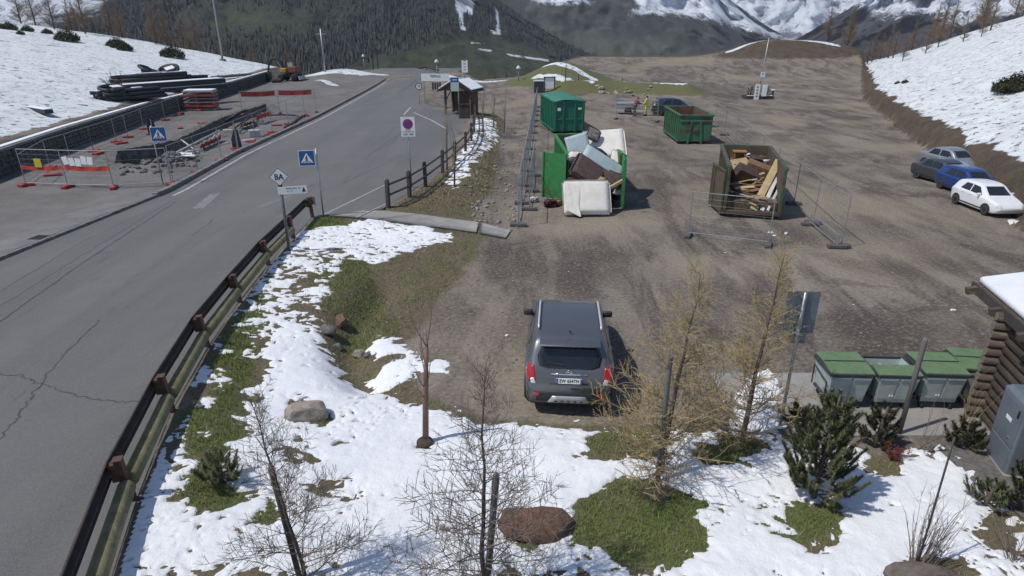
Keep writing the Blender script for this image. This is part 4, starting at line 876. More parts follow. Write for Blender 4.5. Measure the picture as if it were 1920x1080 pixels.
def car_body(st, L, Wd):
    """st: stations (y along length 0 rear..1 front, z_sill, z_belt, z_roof, w_sill, w_belt, w_roof); returns vertex grid, faces"""
    st = np.array(st, float); ts = np.linspace(0, len(st) - 1, 64); s = crom(st, ts); V = []
    nv = 25
    for y, zs, zb, zr, ws, wb, wr in s:
        zr = max(zr, zb + .02)
        ctrl = np.array([(0.0, zs - .02), (ws * .8, zs - .02), (ws * .97, zs + .04), (ws * 1.0, zs + (zb - zs) * .45), (wb, zb - .05), (wb * .975, zb), (wb * .955 + (wr - wb) * .25, zb + (zr - zb) * .28), (wr * 1.02, zb + (zr - zb) * .84), (wr * .88, zb + (zr - zb) * .975), (wr * .5, zr), (0.0, zr + .004)])
        c = crom(ctrl, np.linspace(0, len(ctrl) - 1, nv))
        half = [(x * Wd / 2, y * L, z) for x, z in c]
        V += [(-x, yy, z) for x, yy, z in half] + [(x, yy, z) for x, yy, z in half[::-1][1:-1]]
    per = 2 * nv - 2; F = []
    for i in range(63):
        for j in range(per): F.append((i * per + j, (i + 1) * per + j, (i + 1) * per + (j + 1) % per, i * per + (j + 1) % per))
    F.append(tuple(range(per))); F.append(tuple(range(63 * per, 64 * per))[::-1])
    return V, F
def bvh_of(V, F): return BVHTree.FromPolygons([Vector(v) for v in V], F)
def patch(bv, outline, axis_, side, m, name, parent, off=.006, rings=5, dens=1, smooth=True, rim=True):
    """project a convex outline on the body. axis 'x' outline (y,z) seen from side; 'r' rear / 'f' front outline (x,z); 't' top outline (x,y)"""
    pts = []
    for a, c in zip(outline, outline[1:] + outline[:1]):
        for k in range(4 * dens): pts.append((a[0] + (c[0] - a[0]) * k / (4 * dens), a[1] + (c[1] - a[1]) * k / (4 * dens)))
    cx = sum(p[0] for p in pts) / len(pts); cy = sum(p[1] for p in pts) / len(pts); n = len(pts); V = []; Nn = []
    def hit(p):
        if axis_ == 'x': o, d = Vector((side * 4, p[0], p[1])), Vector((-side, 0, 0))
        elif axis_ == 'r': o, d = Vector((p[0], -4, p[1])), Vector((0, 1, 0))
        elif axis_ == 'f': o, d = Vector((p[0], 9, p[1])), Vector((0, -1, 0))
        else: o, d = Vector((p[0], p[1], 5)), Vector((0, 0, -1))
        h = bv.ray_cast(o, d)
        if h[0] is None: return None
        nrm = h[1]; nrm = nrm if nrm.dot(d) < 0 else -nrm
        return h[0] + nrm * off, nrm
    last = None
    for r in range(rings + 1):
        s = 1 - r / rings * .999
        for p in pts:
            q = hit((cx + (p[0] - cx) * s, cy + (p[1] - cy) * s)) or last
            if q is None: return None
            last = q; V.append(q[0])
    F = []
    for r in range(rings):
        for k in range(n): F.append((r * n + k, r * n + (k + 1) % n, (r + 1) * n + (k + 1) % n, (r + 1) * n + k))
    b0 = len(V)
    for k in range(n):
        q = hit(pts[k]); V.append((q[0] - q[1] * (off + .006)) if q else V[k])
    for k in range(n): F.append((k, b0 + k, b0 + (k + 1) % n, (k + 1) % n))
    return MB().add(V, F).build(name, m, parent, smooth)
def wheel(parent, x, y, r, wd, side, spokes=5):
    M_ = Matrix.Translation((x, y, r)) @ Matrix.Rotation(R(90) * side, 4, 'Y')
    o = bpy.data.objects.new('wheel', None); COL.objects.link(o); o.parent = parent; o.location = (x, y, r); o.rotation_euler = (0, R(90) * side, 0)
    h = wd / 2
    MB().lathe([(r * .60, -h * .9), (r * .9, -h), (r * .985, -h * .75), (r, 0), (r * .985, h * .75), (r * .9, h), (r * .66, h * .96)], 24).build('tyre', tyre, o, smooth=True)
    mb = MB().lathe([(r * .66, h * .7), (r * .66, h * .98), (r * .60, h * .98), (r * .58, h * .6)], 24, cap=False)
    for k in range(spokes):
        a = 2 * math.pi * k / spokes; mb.add([(r * .1 * math.cos(a + 1.2), r * .1 * math.sin(a + 1.2), h * .9), (r * .1 * math.cos(a - 1.2), r * .1 * math.sin(a - 1.2), h * .9), (r * .61 * math.cos(a - .2), r * .61 * math.sin(a - .2), h * .95), (r * .61 * math.cos(a + .2), r * .61 * math.sin(a + .2), h * .95), (r * .1 * math.cos(a), r * .1 * math.sin(a), h * .6)], [(0, 1, 2, 3), (0, 3, 4), (1, 4, 2)])
    mb.lathe([(.001, h * .92), (r * .14, h * .95), (r * .14, h * .5)], 10).build('rim', alloy, o)
    MB().lathe([(.001, h * .45), (r * .6, h * .45)], 20, cap=False).build('brake_disc', blackp, o)
    return o
def car(label, loc, rz, paint, L, Wd, st, glassdef, wb, r, tl, extra=None, group=None, scale=1.0, rim=5):
    t = thing('parked_car', label, 'car', loc, rz, group)
    V, F = car_body(st, L, Wd); body = MB().add(V, F).build('body', paint, t, smooth=True); bv = bvh_of(V, F)
    tr = Wd / 2 - .10
    for y in wb:
        for s in (-1, 1):
            a = [(y + (r + .055) * math.cos(k * math.pi / 9), r + (r + .055) * math.sin(k * math.pi / 9)) for k in range(10)]; a = [(q, max(z, st[2][1] + .0)) for q, z in a]
            patch(bv, a, 'x', s, blackp, 'wheel_arch', t, .004, 4, 1); wheel(t, s * (Wd / 2 - .085), y, r, .2, s, rim)
    for nm, ol in glassdef['side']:
        for s in (-1, 1): patch(bv, ol, 'x', s, glass, nm, t, .005)
    patch(bv, glassdef['rear'], 'r', 1, glass, 'rear_window', t, .006, 6, 2); patch(bv, glassdef['front'], 'f', 1, glass, 'windscreen', t, .006, 6, 2)
    for ol in tl['rear']:
        for s in (-1, 1): patch(bv, [(x * s, z) for x, z in ol], 'r', 1, tlred, 'tail_light', t, .008)
    for ol in tl['front']:
        for s in (-1, 1): patch(bv, [(x * s, z) for x, z in ol], 'f', 1, clear, 'headlight', t, .008)
    for y, z in glassdef['handles']:
        for s in (-1, 1):
            h = bv.ray_cast(Vector((s * 4, y, z)), Vector((-s, 0, 0)))
            if h[0]: MB().box(h[0] + Vector((s * .012, 0, 0)), (.03, .17, .03), bev=.01).build('door_handle', paint, t)
    my, mz = glassdef['mirror']
    for s in (-1, 1):
        h = bv.ray_cast(Vector((s * 4, my, mz)), Vector((-s, 0, 0))); x = (h[0].x if h[0] else s * Wd / 2)
        MB().box((x + s * .11, my, mz + .03), (.22, .10, .15), bev=.04).box((x + s * .0, my + .02, mz - .02), (.08, .05, .05)).build('wing_mirror', paint if not glassdef.get('bm') else blackp, t, smooth=True)
    if extra: extra(t, bv)
    if scale != 1: t.scale = (scale,) * 3
    return t
# --- compact crossover seen from behind
graph = mat('graphite_paint', (.155, .162, .172), (.145, .15, .16), 2, .45, .75, coat=.5)
moka = [(0.0, .50, .72, .76, .80, .86, .74), (.012, .36, .93, 1.00, .90, .955, .80), (.045, .30, 1.06, 1.24, .955, .985, .80), (.085, .27, 1.10, 1.50, .975, 1.0, .79), (.13, .25, 1.10, 1.61, .985, 1.0, .775), (.25, .24, 1.08, 1.655, 1.0, 1.0, .775), (.42, .24, 1.06, 1.66, 1.0, 1.0, .775), (.53, .24, 1.04, 1.60, 1.0, 1.0, .765), (.61, .24, 1.03, 1.40, 1.0, .99, .78), (.69, .24, 1.02, 1.12, 1.0, .98, .84), (.80, .25, .97, 1.01, .99, .96, .84), (.92, .28, .86, .91, .95, .92, .78), (.985, .36, .70, .76, .84, .82, .70), (1.0, .48, .60, .64, .72, .72, .62)]
def moka_extra(t, bv):
    W2 = .89
    # chrome bar, badge, plate
    patch(bv, [(-.36, .985), (.36, .985), (.37, 1.01), (-.37, 1.01)], 'r', 1, chrome, 'chrome_bar', t, .022, 2)
    h = bv.ray_cast(Vector((0, -4, 1.03)), Vector((0, 1, 0)))[0]
    MB().lathe([(.045, -.006), (.062, -.006), (.062, .006), (.045, .006), (.045, -.006)], 20, Matrix.Translation(h + Vector((0, -.025, .01))) @ Matrix.Rotation(R(90), 4, 'X'), cap=False).build('badge_ring', chrome, t, smooth=True)
    MB().box(h + Vector((0, -.025, .012)), (.11, .008, .014), rot=(0, R(18), 0)).build('badge_bolt', chrome, t)
    h = bv.ray_cast(Vector((0, -4, .88)), Vector((0, 1, 0)))[0]; pt = R(-7)
    pl = MB().box((0, 0, 0), (.52, .012, .115), bev=.004).build('number_plate', white, t, loc=h + Vector((0, -.03, 0))); pl.rotation_euler = (pt, 0, 0)
    for s in (-1, 1): MB().box((s * .238, -.008, 0), (.04, .004, .108)).build('plate_band', blue, pl)
    lettering('EW 654TH', .098, black, pl, (0, -.0085, 0), bold=.002, sx=.86)
    patch(bv, [(-.40, .79), (.40, .79), (.37, .825), (-.37, .825)], 'r', 1, blackp, 'plate_recess', t, .006, 2)
    # lower bumper, skid plate, reflectors
    patch(bv, [(-.80, .40), (.80, .40), (.84, .56), (.80, .60), (-.80, .60), (-.84, .56)], 'r', 1, blackp, 'lower_bumper', t, .012, 4, 2)
    patch(bv, [(-.42, .385), (.42, .385), (.33, .53), (-.33, .53)], 'r', 1, mat('skid_silver', (.46, .47, .49), (.40, .41, .43), 5, .35, .5), 'skid_plate', t, .035, 3, 2)
    for k in range(5):
        x = -.26 + k * .13; h = bv.ray_cast(Vector((x, -4, .415)), Vector((0, 1, 0)))[0]; MB().box(h + Vector((0, -.042, 0)), (.06, .02, .028), bev=.008).build('skid_slot', blackp, t)
    for s in (-1, 1):
        patch(bv, [(s * .58, .53), (s * .71, .53), (s * .70, .59), (s * .58, .59)], 'r', 1, tlred, 'reflector', t, .022, 2)
        patch(bv, [(s * .66, .80), (s * .755, .80), (s * .77, .90), (s * .70, .92)], 'r', 1, clear, 'reversing_lamp', t, .014, 3)
        MB().tube([(s * .635, .75, 1.66), (s * .64, .85, 1.70), (s * .635, 2.0, 1.71), (s * .63, 2.15, 1.67)], .024, 6).build('roof_rail', mat('rail_silver', (.55, .56, .57), (.5, .51, .52), 5, .4, .3), t, smooth=True)
    # roof spoiler, wiper, aerial, exhaust seam
    MB().box((0, .30, 1.575), (1.20, .30, .035), rot=(R(6), 0, 0), bev=.015).build('roof_spoiler', graph, t, smooth=True)
    MB().tube([(-.10, .115, 1.17), (-.34, .13, 1.19), (-.44, .14, 1.205)], [.012, .009, .006], 5).build('rear_wiper', blackp, t)
    MB().tube([(0, .62, 1.66), (0, .55, 1.72)], [.02, .012], 6).build('aerial', blackp, t)
    patch(bv, [(-.24, 1.515), (.24, 1.515), (.24, 1.535), (-.24, 1.535)], 'r', 1, tlred, 'brake_light', t, .02, 2)
    MB().box((.12, -.0, .70), (.16, .03, .035), bev=.008).build('boot_handle', blackp, t)
    MB().box((0, .55, .33), (1.5, .9, .1)).build('underbody', blackp, t)
p = G(1060, 757, .1); rz = R(-4)
car('dark grey crossover car parked with its tail to the snowy garden', (p[0] + .02, 10.75, 0), rz, graph, 4.28, 1.80, moka,
    {'side': [('rear_door_window', [(1.02, 1.14), (1.85, 1.10), (1.85, 1.50), (1.30, 1.50), (1.05, 1.40)]), ('front_door_window', [(1.95, 1.10), (2.85, 1.08), (2.45, 1.42), (1.95, 1.50)]), ('quarter_window', [(.55, 1.20), (.94, 1.16), (.98, 1.38), (.75, 1.36)])],
     'rear': [(-.60, 1.13), (-.45, 1.09), (.45, 1.09), (.60, 1.13), (.64, 1.30), (.56, 1.47), (-.56, 1.47), (-.64, 1.30)], 'front': [(-.62, 1.10), (.62, 1.10), (.55, 1.48), (-.55, 1.48)],
     'handles': [(1.25, 1.0), (2.15, .98)], 'mirror': (2.72, 1.08), 'bm': True},
    (.80, 3.36), .345, {'rear': [[(.66, .88), (.80, .84), (.86, 1.02), (.80, 1.16), (.70, 1.13)]], 'front': [[(.45, .72), (.78, .70), (.76, .84), (.5, .82)]]}, moka_extra)
# --- smaller cars parked along the bank
def hatch(roof=1.50, belt=.95):
    return [(0.0, .45, .62, .66, .78, .82, .70), (.012, .32, .85, .92, .90, .93, .78), (.05, .26, belt, 1.20, .96, .98, .78), (.12, .22, belt + .01, roof - .08, .985, 1.0, .77), (.25, .20, belt, roof - .01, 1.0, 1.0, .765), (.42, .20, belt - .02, roof, 1.0, 1.0, .76), (.55, .20, belt - .04, roof - .07, 1.0, 1.0, .75), (.66, .20, belt - .05, roof - .33, 1.0, .985, .78), (.75, .20, belt - .07, belt + .02, 1.0, .97, .84), (.85, .21, belt - .14, belt - .08, .98, .94, .82), (.95, .25, belt - .26, belt - .2, .91, .88, .74), (1.0, .40, .52, .56, .72, .72, .62)]
def sedan(roof=1.46, belt=.93):
    return [(0.0, .45, .62, .66, .78, .82, .70), (.01, .32, .86, .93, .90, .93, .80), (.05, .26, belt, 1.00, .96, .97, .84), (.14, .22, belt, 1.06, .985, .99, .82), (.24, .20, belt, roof - .12, 1.0, 1.0, .76), (.36, .20, belt - .01, roof, 1.0, 1.0, .75), (.48, .20, belt - .03, roof, 1.0, 1.0, .75), (.60, .20, belt - .04, roof - .16, 1.0, .99, .76), (.70, .20, belt - .06, belt + .05, 1.0, .97, .84), (.83, .21, belt - .12, belt - .06, .98, .94, .82), (.95, .25, belt - .26, belt - .2, .91, .88, .74), (1.0, .40, .52, .56, .72, .72, .62)]
def small_car(label, u, v, rz, paint, L, kind_='hatch', roof=1.50, group='cars parked along the dirt bank', scale=1.0):
    p = G(u, v, 0); b_ = .95; W = 1.74; st = hatch(roof, b_) if kind_ == 'hatch' else sedan(roof, b_)
    rw = [(-.52, 1.02), (.52, 1.02), (.48, roof - .14), (-.48, roof - .14)] if kind_ == 'hatch' else [(-.5, 1.10), (.5, 1.10), (.46, roof - .07), (-.46, roof - .07)]
    g = {'side': [('rear_door_window', [(L * .20, b_ + .06), (L * .40, b_ + .04), (L * .40, roof - .13), (L * .27, roof - .14)]), ('front_door_window', [(L * .42, b_ + .04), (L * .655, b_ + .01), (L * .55, roof - .17), (L * .42, roof - .13)])],
         'rear': rw, 'front': [(-.58, b_ + .06), (.58, b_ + .06), (.48, roof - .12), (-.48, roof - .12)], 'handles': [(L * .29, .86), (L * .46, .85)], 'mirror': (L * .63, .97)}
    def ex(t, bv):
        pr = bv.ray_cast(Vector((0, -4, .62)), Vector((0, 1, 0)))[0]; MB().box(pr + Vector((0, -.015, 0)), (.5, .012, .11)).build('number_plate', white, t)
        patch(bv, [(-.7, .34), (.7, .34), (.7, .46), (-.7, .46)], 'r', 1, blackp, 'lower_bumper', t, .008, 3, 2)
        for s in (-1, 1): patch(bv, [(L * .24, .30), (L * .72, .30), (L * .72, .36), (L * .24, .36)], 'x', s, blackp, 'sill_trim', t, .008, 2)
    t = car(label, (p[0], p[1], Hs(p[0], p[1]) + .0), rz, paint, L, W, st, g, (L * .17, L * .80), .305, {'rear': [[(.60, .74), (.78, .72), (.80, .92), (.66, .94)]], 'front': [[(.48, .58), (.76, .56), (.74, .70), (.52, .69)]]}, ex, group, scale)
    return t
HD = R(180 + 4)
def pt(n, c, met=.5): return mat(n, c, tuple(x * .95 for x in c), 2, .35, met, coat=.8)
small_car('white hatchback parked at the end of the row by the dirt bank', 1803, 377, R(180), pt('white_paint', (.74, .75, .75), 0), 3.75, scale=.79)
small_car('bright blue hatchback parked between the white and grey cars', 1770, 348, R(184), pt('blue_paint', (.018, .060, .22), .4), 4.0, roof=1.52, scale=.79)
small_car('dark grey sedan parked between the blue and silver cars', 1722, 329, R(190), pt('slate_paint', (.085, .09, .10), .6), 4.3, 'sedan', scale=.79)
small_car('silver sedan at the far end of the parked row', 1733, 308, R(193), pt('silver_paint', (.34, .35, .36), .6), 4.3, 'sedan', scale=.82)
tw = small_car('dark blue grey estate car hitched to a small trailer', 1220, 215, R(-98), pt('steel_blue_paint', (.040, .050, .065), .5), 4.3, roof=1.56, group=None)
# --- trailer
p = G(1175, 213); t = thing('car_trailer', 'small silver box trailer with one axle behind the dark car', 'trailer', (p[0], p[1], 0), R(-4))
alu = mat('aluminium_sheet', (.50, .51, .52), (.40, .41, .42), 5, .35, .7)
MB().box((0, 0, .48), (2.1, 1.2, .07)).build('floor', alu, t)
for y in (-.6, .6): MB().box((0, y, .68), (2.1, .03, .36)).build('side_panel', alu, t)
for x in (-1.05, 1.05): MB().box((x, 0, .68), (.03, 1.17, .36)).build('end_panel', alu, t)
MB().box((0, 0, .95), (2.14, 1.24, .14), bev=.05).build('cover', alu, t)
for s in (-1, 1): wheel(t, .1, 0, .28, .17, 1) if False else None
for s in (-1, 1):
    o = wheel(t, 0, 0, .28, .17, 1); o.location = (.1, s * .72, .28); o.rotation_euler = (R(-90) * s, 0, 0); MB().box((.1, s * .72, .62), (.75, .2, .04), bev=.015).build('mudguard', blackp, t)
MB().tube([(1.0, 0, .45), (2.1, 0, .42)], .04, 6).build('drawbar', galv, t); MB().tube([(-1.0, -.55, 1.0), (-1.35, -.55, 1.5)], .02, 5).build('ladder_bar', galv, t)
# ================================================================ people
def person(label, x, y, rz, jacket, trousers, hair, pose, hi=1.74):
    t = thing('person', label, 'person', (x, y, Hs(x, y)), rz)
    skin = mat('skin', (.42, .27, .20), (.38, .24, .18), 6, .6)
    def skinm(name, J, E, rad, m, root=0, sub=1):
        me = bpy.data.meshes.new(name); me.from_pydata(J, E, []); o = link(name, me, m, t)
        md = o.modifiers.new('skin', 'SKIN'); md.use_smooth_shade = True
        for i, r in enumerate(rad): me.skin_vertices[0].data[i].radius = (r, r) if not hasattr(r, '__len__') else r
        for i in range(len(J)): me.skin_vertices[0].data[i].use_root = (i == root)
        s_ = o.modifiers.new('sub', 'SUBSURF'); s_.levels = s_.render_levels = sub; return o
    P = pose
    J = [P['hip'], P['waist'], P['chest'], P['neck'], P['head0'], P['head1'], P['shl'], P['ell'], P['hal'], P['shr'], P['elr'], P['har'], P['kl'], P['fl'], P['kr'], P['fr']]
    hipl = (P['hip'][0] - .09, P['hip'][1], P['hip'][2] - .04); hipr = (P['hip'][0] + .09, P['hip'][1], P['hip'][2] - .04)
    J += [hipl, hipr, (P['fl'][0], P['fl'][1] + .15, .04), (P['fr'][0], P['fr'][1] + .15, .04)]
    hl = Vector(P['hal']) + (Vector(P['hal']) - Vector(P['ell'])).normalized() * .09; hr = Vector(P['har']) + (Vector(P['har']) - Vector(P['elr'])).normalized() * .09; J += [tuple(hl), tuple(hr)]
    E = [(0, 1), (1, 2), (2, 3), (3, 4), (4, 5), (2, 6), (6, 7), (7, 8), (2, 9), (9, 10), (10, 11), (0, 16), (16, 12), (12, 13), (0, 17), (17, 14), (14, 15), (13, 18), (15, 19), (8, 20), (11, 21)]
    skinm('body', J, E, [.14, .13, .15, .055, .085, .09, .065, .045, .032, .065, .045, .032, .06, .042, .06, .042, .085, .085, .035, .035, .028, .028], skin, 0, 2)
    skinm('jacket', [P['hip'], P['waist'], P['chest'], P['neck'], P['shl'], P['ell'], P['hal'], P['shr'], P['elr'], P['har']], [(0, 1), (1, 2), (2, 3), (2, 4), (4, 5), (5, 6), (2, 7), (7, 8), (8, 9)], [(.185, .15), (.175, .145), (.185, .15), .07, .085, .065, .05, .085, .065, .05], jacket, 0, 2)
    skinm('trousers', [P['hip'], hipl, P['kl'], P['fl'], hipr, P['kr'], P['fr']], [(0, 1), (1, 2), (2, 3), (0, 4), (4, 5), (5, 6)], [.155, .105, .08, .065, .105, .08, .065], trousers, 0, 2)
    for f in ('fl', 'fr'): MB().box((P[f][0], P[f][1] + .05, .05), (.11, .28, .10), bev=.035).build('shoe', blackp, t, smooth=True)
    h = Vector(P['head0']).lerp(Vector(P['head1']), .6)
    bm = bmesh.new(); bmesh.ops.create_uvsphere(bm, u_segments=14, v_segments=9, radius=.112); me = bpy.data.meshes.new('hair'); 
    for v in list(bm.verts):
        if v.co.z < -.01 and v.co.y > -.03: bm.verts.remove(v)
    bm.to_mesh(me); bm.free(); o = link('hair', me, hair, t, (h.x, h.y - .012, h.z + .035))
    hd_ = MB(); hd_.lathe([(.02, -.03), (.016, .0), (.004, .025)], 6, Matrix.Translation((h.x, h.y + .095, h.z - .01))); hd_.build('nose', skin, t)
    for s in (-1, 1): MB().lathe([(.001, -.014), (.014, 0), (.001, .014)], 6, Matrix.Translation((h.x + s * .035, h.y + .086, h.z + .02))).build('eye', black, t)
    return t
stand = dict(hip=(0, 0, .92), waist=(0, 0, 1.08), chest=(0, .01, 1.33), neck=(0, .02, 1.50), head0=(0, .03, 1.56), head1=(0, .035, 1.68), shl=(-.19, 0, 1.42), shr=(.19, 0, 1.42), ell=(-.24, .05, 1.15), hal=(-.20, .24, 1.00), elr=(.24, .08, 1.15), har=(.16, .28, 1.06), kl=(-.10, .02, .50), fl=(-.11, 0, .09), kr=(.10, .03, .50), fr=(.12, .02, .09))
lean = dict(stand); lean.update(chest=(0, .16, 1.28), waist=(0, .06, 1.06), neck=(0, .25, 1.43), head0=(0, .29, 1.49), head1=(0, .33, 1.60), shl=(-.19, .17, 1.36), shr=(.19, .17, 1.36), ell=(-.22, .36, 1.15), hal=(-.16, .60, 1.10), elr=(.22, .36, 1.15), har=(.16, .60, 1.08))
hiv = mat('hi_vis_yellow', (.55, .62, .04), (.48, .55, .03), 6, .7)
p = G(1189, 218); person('person in a red jacket and grey trousers beside the small trailer', p[0], p[1], R(-70), mat('red_jacket', (.20, .018, .028), (.15, .014, .022), 6, .8), mat('grey_trousers', (.10, .095, .09), (.07, .068, .065), 6, .85), mat('dark_hair', (.025, .018, .014), (.04, .03, .02), 20, .7), lean)
p = G(1211, 217); person('person in yellow high visibility work clothes between trailer and dark car', p[0], p[1], R(50), hiv, hiv, mat('dark_hair', (0, 0, 0)), stand)
# ================================================================ skips and containers
def rusty(name, c, amt=.5, rc=(.105, .050, .030)):
    m, nt, b = newmat(name); P = coords(nt, 'Object'); f = ramp(nt, noise(nt, P, 1.6, 7, .7, .5), .62 - amt * .3, .70 - amt * .22)
    c1 = mixc(nt, ramp(nt, noise(nt, P, 5, 5, .7), .35, .65), c, tuple(x * .72 for x in c)); col = mixc(nt, f, c1, mixc(nt, ramp(nt, noise(nt, P, 9, 5, .7), .4, .6), rc, tuple(x * .55 for x in rc)))
    nt.links.new(col, b.inputs['Base Color']); b.inputs['Roughness'].default_value = .65; bump(nt, b, noise(nt, P, 30, 4, .7), .25, .01); return m
teal = rusty('teal_green_paint', (.012, .150, .088), .12); teal2 = mat('teal_tarp', (.045, .19, .125), (.03, .15, .095), 2, .6, bmp=.4, bscale=4, bdist=.05)
grn = rusty('worn_green_paint', (.040, .145, .075), .38); grn_r = rusty('rusted_green_paint', (.055, .105, .060), .55); grn_d = rusty('door_green_paint', (.030, .20, .055), .15)
rustin = mat('rust_inside', (.150, .068, .045), (.085, .042, .030), 2, .85, c3=(.11, .10, .075)); rustbr = mat('brown_rust', (.115, .075, .052), (.070, .046, .034), 1.5, .85, c3=(.06, .075, .04))
def skip(t, L, W, Hh, m, min_, front=True, ribs=9, th=.05, open_front=False, taper=0.0, floor=.22):
    """roll-off skip, front face at y=0, length along +y"""
    MB().box((0, L / 2, floor - .04), (W - .1, L - .06, .08)).build('floor', min_, t)
    for s in (-1, 1):
        x = s * W / 2
        MB().box((x - s * .02, L / 2, (Hh + floor) / 2), (th, L, Hh - floor)).build('side_wall', m, t)
        MB().box((x - s * (th + .004), L / 2, (Hh + floor) / 2), (.008, L - .1, Hh - floor - .1)).build('side_lining', min_, t)
        for k in range(ribs):
            MB().box((x + s * .045, .25 + (L - .5) * k / (ribs - 1), (Hh + floor) / 2 - .03), (.085, .10, Hh - floor - .12), bev=.012).build('rib', m, t)
        MB().box((x + s * .03, L / 2, Hh - .03), (.16, L + .04, .13), bev=.02).build('top_rail', m, t); MB().box((x + s * .03, L / 2, floor), (.14, L, .12), bev=.015).build('bottom_rail', m, t)
        MB().box((s * .53, L / 2, .10), (.12, L - .1, .18)).build('skid', m, t)
        for y in (.3, L - .3): o = MB().lathe([(.12, -.06), (.12, .06)], 12, Matrix.Translation((s * .8, y, .13)) @ Matrix.Rotation(R(90), 4, 'Y')).build('roller', rustbr, t)
    MB().box((0, L, (Hh + floor) / 2), (W, th, Hh - floor)).build('end_wall', m, t); MB().box((0, L - th, (Hh + floor) / 2), (W - .1, .008, Hh - floor - .1)).build('end_lining', min_, t)
    MB().box((0, L + .02, Hh - .03), (W + .1, .14, .13), bev=.02).build('top_rail', m, t)
    if front:
        MB().box((0, 0, (Hh + floor) / 2), (W, th, Hh - floor)).build('front_wall', m, t); MB().box((0, th, (Hh + floor) / 2), (W - .1, .008, Hh - floor - .1)).build('front_lining', min_, t)
        MB().box((0, -.02, Hh - .03), (W + .1, .14, .13), bev=.02).build('top_rail', m, t)
# covered container
p0 = G(1038, 250); p1 = G(1087, 247); ang = R(7); L = 6.0; W = 2.3; Hh = 2.35
t = thing('covered_container', 'closed teal green waste container with a tarpaulin roof', 'container', (p0[0] + W / 2 * math.cos(ang), p0[1] + W / 2 * math.sin(ang) * 0, 0), ang)
skip(t, L, W, Hh, teal, rustin)
MB().box((0, -.045, 1.05), (W - .1, .06, .14), bev=.02).build('cross_beam', teal, t)
for x in (-W / 2 + .1, -.45, .45, W / 2 - .1): MB().box((x, -.06, 1.2), (.11, .10, 2.1), bev=.015).build('rib', teal, t)
for x in (-.8, .78): MB().box((x, -.07, 1.78 if x < 0 else 1.82), (.26, .02, .22 if x < 0 else .14)).build('sticker', white, t)
V = []; F = []; nx_, ny_ = 9, 15
for j in range(ny_):
    for i in range(nx_):
        a = i / (nx_ - 1) * 2 - 1; V.append((a * (W / 2 + .1), -.12 + (L + .24) * j / (ny_ - 1), Hh + .02 + .22 * (1 - a * a) + .03 * math.sin(j * 2.1 + i) + .02 * math.sin(j * .9) - (.10 if j in (0, ny_ - 1) else 0)))
for j in range(ny_ - 1):
    for i in range(nx_ - 1): F.append((j * nx_ + i, j * nx_ + i + 1, (j + 1) * nx_ + i + 1, (j + 1) * nx_ + i))
o = MB().add(V, F).build('tarpaulin', teal2, t, smooth=True); md = o.modifiers.new('s', 'SOLIDIFY'); md.thickness = .03
# open green skip
p0 = G(1270, 270); t = thing('open_skip', 'empty green skip with a rusty red inside behind the wood skip', 'skip', (p0[0] + 1.12, p0[1] - .1, 0), R(-2)); L, W, Hh = 5.4, 2.15, 1.95
skip(t, L, W, Hh, grn, rustin)
MB().box((0, -.05, 1.55), (W + .02, .07, .13), bev=.02).build('cross_beam', grn, t)
for s in (-1, 1): MB().box((s * .38, -.06, .78), (.12, .10, 1.5), rot=(0, s * -.10, 0), bev=.02).build('brace', grn, t)
MB().box((0, -.06, .95), (.30, .09, .22), bev=.02).build('hook_bar', rustbr, t)
# skip with scrap wood, doors open
W, L, Hh = 2.15, 5.3, 2.15; ang = R(-14); wsk = thing('wood_skip', 'rusty green skip full of scrap wood with its door swung open', 'skip', (9.98, 25.35, 0), ang)
skip(wsk, L, W, Hh, grn_r, rustbr, front=False)
MB().box((0, 0, .24), (W, .10, .16), bev=.02).build('front_sill', rustbr, wsk)
for s in (-1, 1): MB().box((s * W / 2, 0, 1.15), (.13, .14, 2.0), bev=.02).build('corner_post', grn_r, wsk)
dr = bpy.data.objects.new('door', None); COL.objects.link(dr); dr.parent = wsk; dr.location = (-W / 2 - .10, .0, 0); dr.rotation_euler = (0, 0, R(14))
MB().box((-.03, .85, 1.05), (.04, 1.65, 1.75)).build('door_panel', rustbr, dr)
for y in (.06, 1.64): MB().box((-.03, y, 1.05), (.10, .11, 1.85), bev=.015).build('door_post', grn_r, dr)
for z in (.22, 1.9): MB().box((-.03, .85, z), (.10, 1.6, .10), bev=.015).build('door_rail', grn_r, dr)
MB().box((-.05, 1.25, 1.05), (.07, .10, 1.6)).build('door_rib', grn_r, dr)
# bulky waste container, doors open
W, L, Hh = 2.35, 5.6, 2.25; msk_ = thing('bulky_waste_container', 'green container heaped with old mattresses and with both doors open', 'container', (3.66, 27.75, 0), R(2))
skip(msk_, L, W, Hh, grn_d, rustbr, front=False)
for s, a in ((-1, R(52)), (1, R(172))):
    dr = bpy.data.objects.new('door', None); COL.objects.link(dr); dr.parent = msk_; dr.location = (s * (W / 2 + .06), -.03, 0); dr.rotation_euler = (0, 0, a if s < 0 else R(-8))
    if s < 0:
        MB().box((0, .62, 1.2), (.06, 1.22, 2.05)).build('door_panel', grn_d, dr)
        for y in (.04, 1.22): MB().box((-.03, y, 1.2), (.09, .09, 2.1), bev=.012).build('door_post', grn_d, dr)
    else:
        MB().box((0, -.62, 1.2), (.06, 1.22, 2.05)).build('door_panel', grn_d, dr)
        for y in (-.04, -.42, -.82, -1.22): MB().box((.05, y, 1.2), (.09, .10, 2.1), bev=.012).build('door_rib', grn_d, dr)
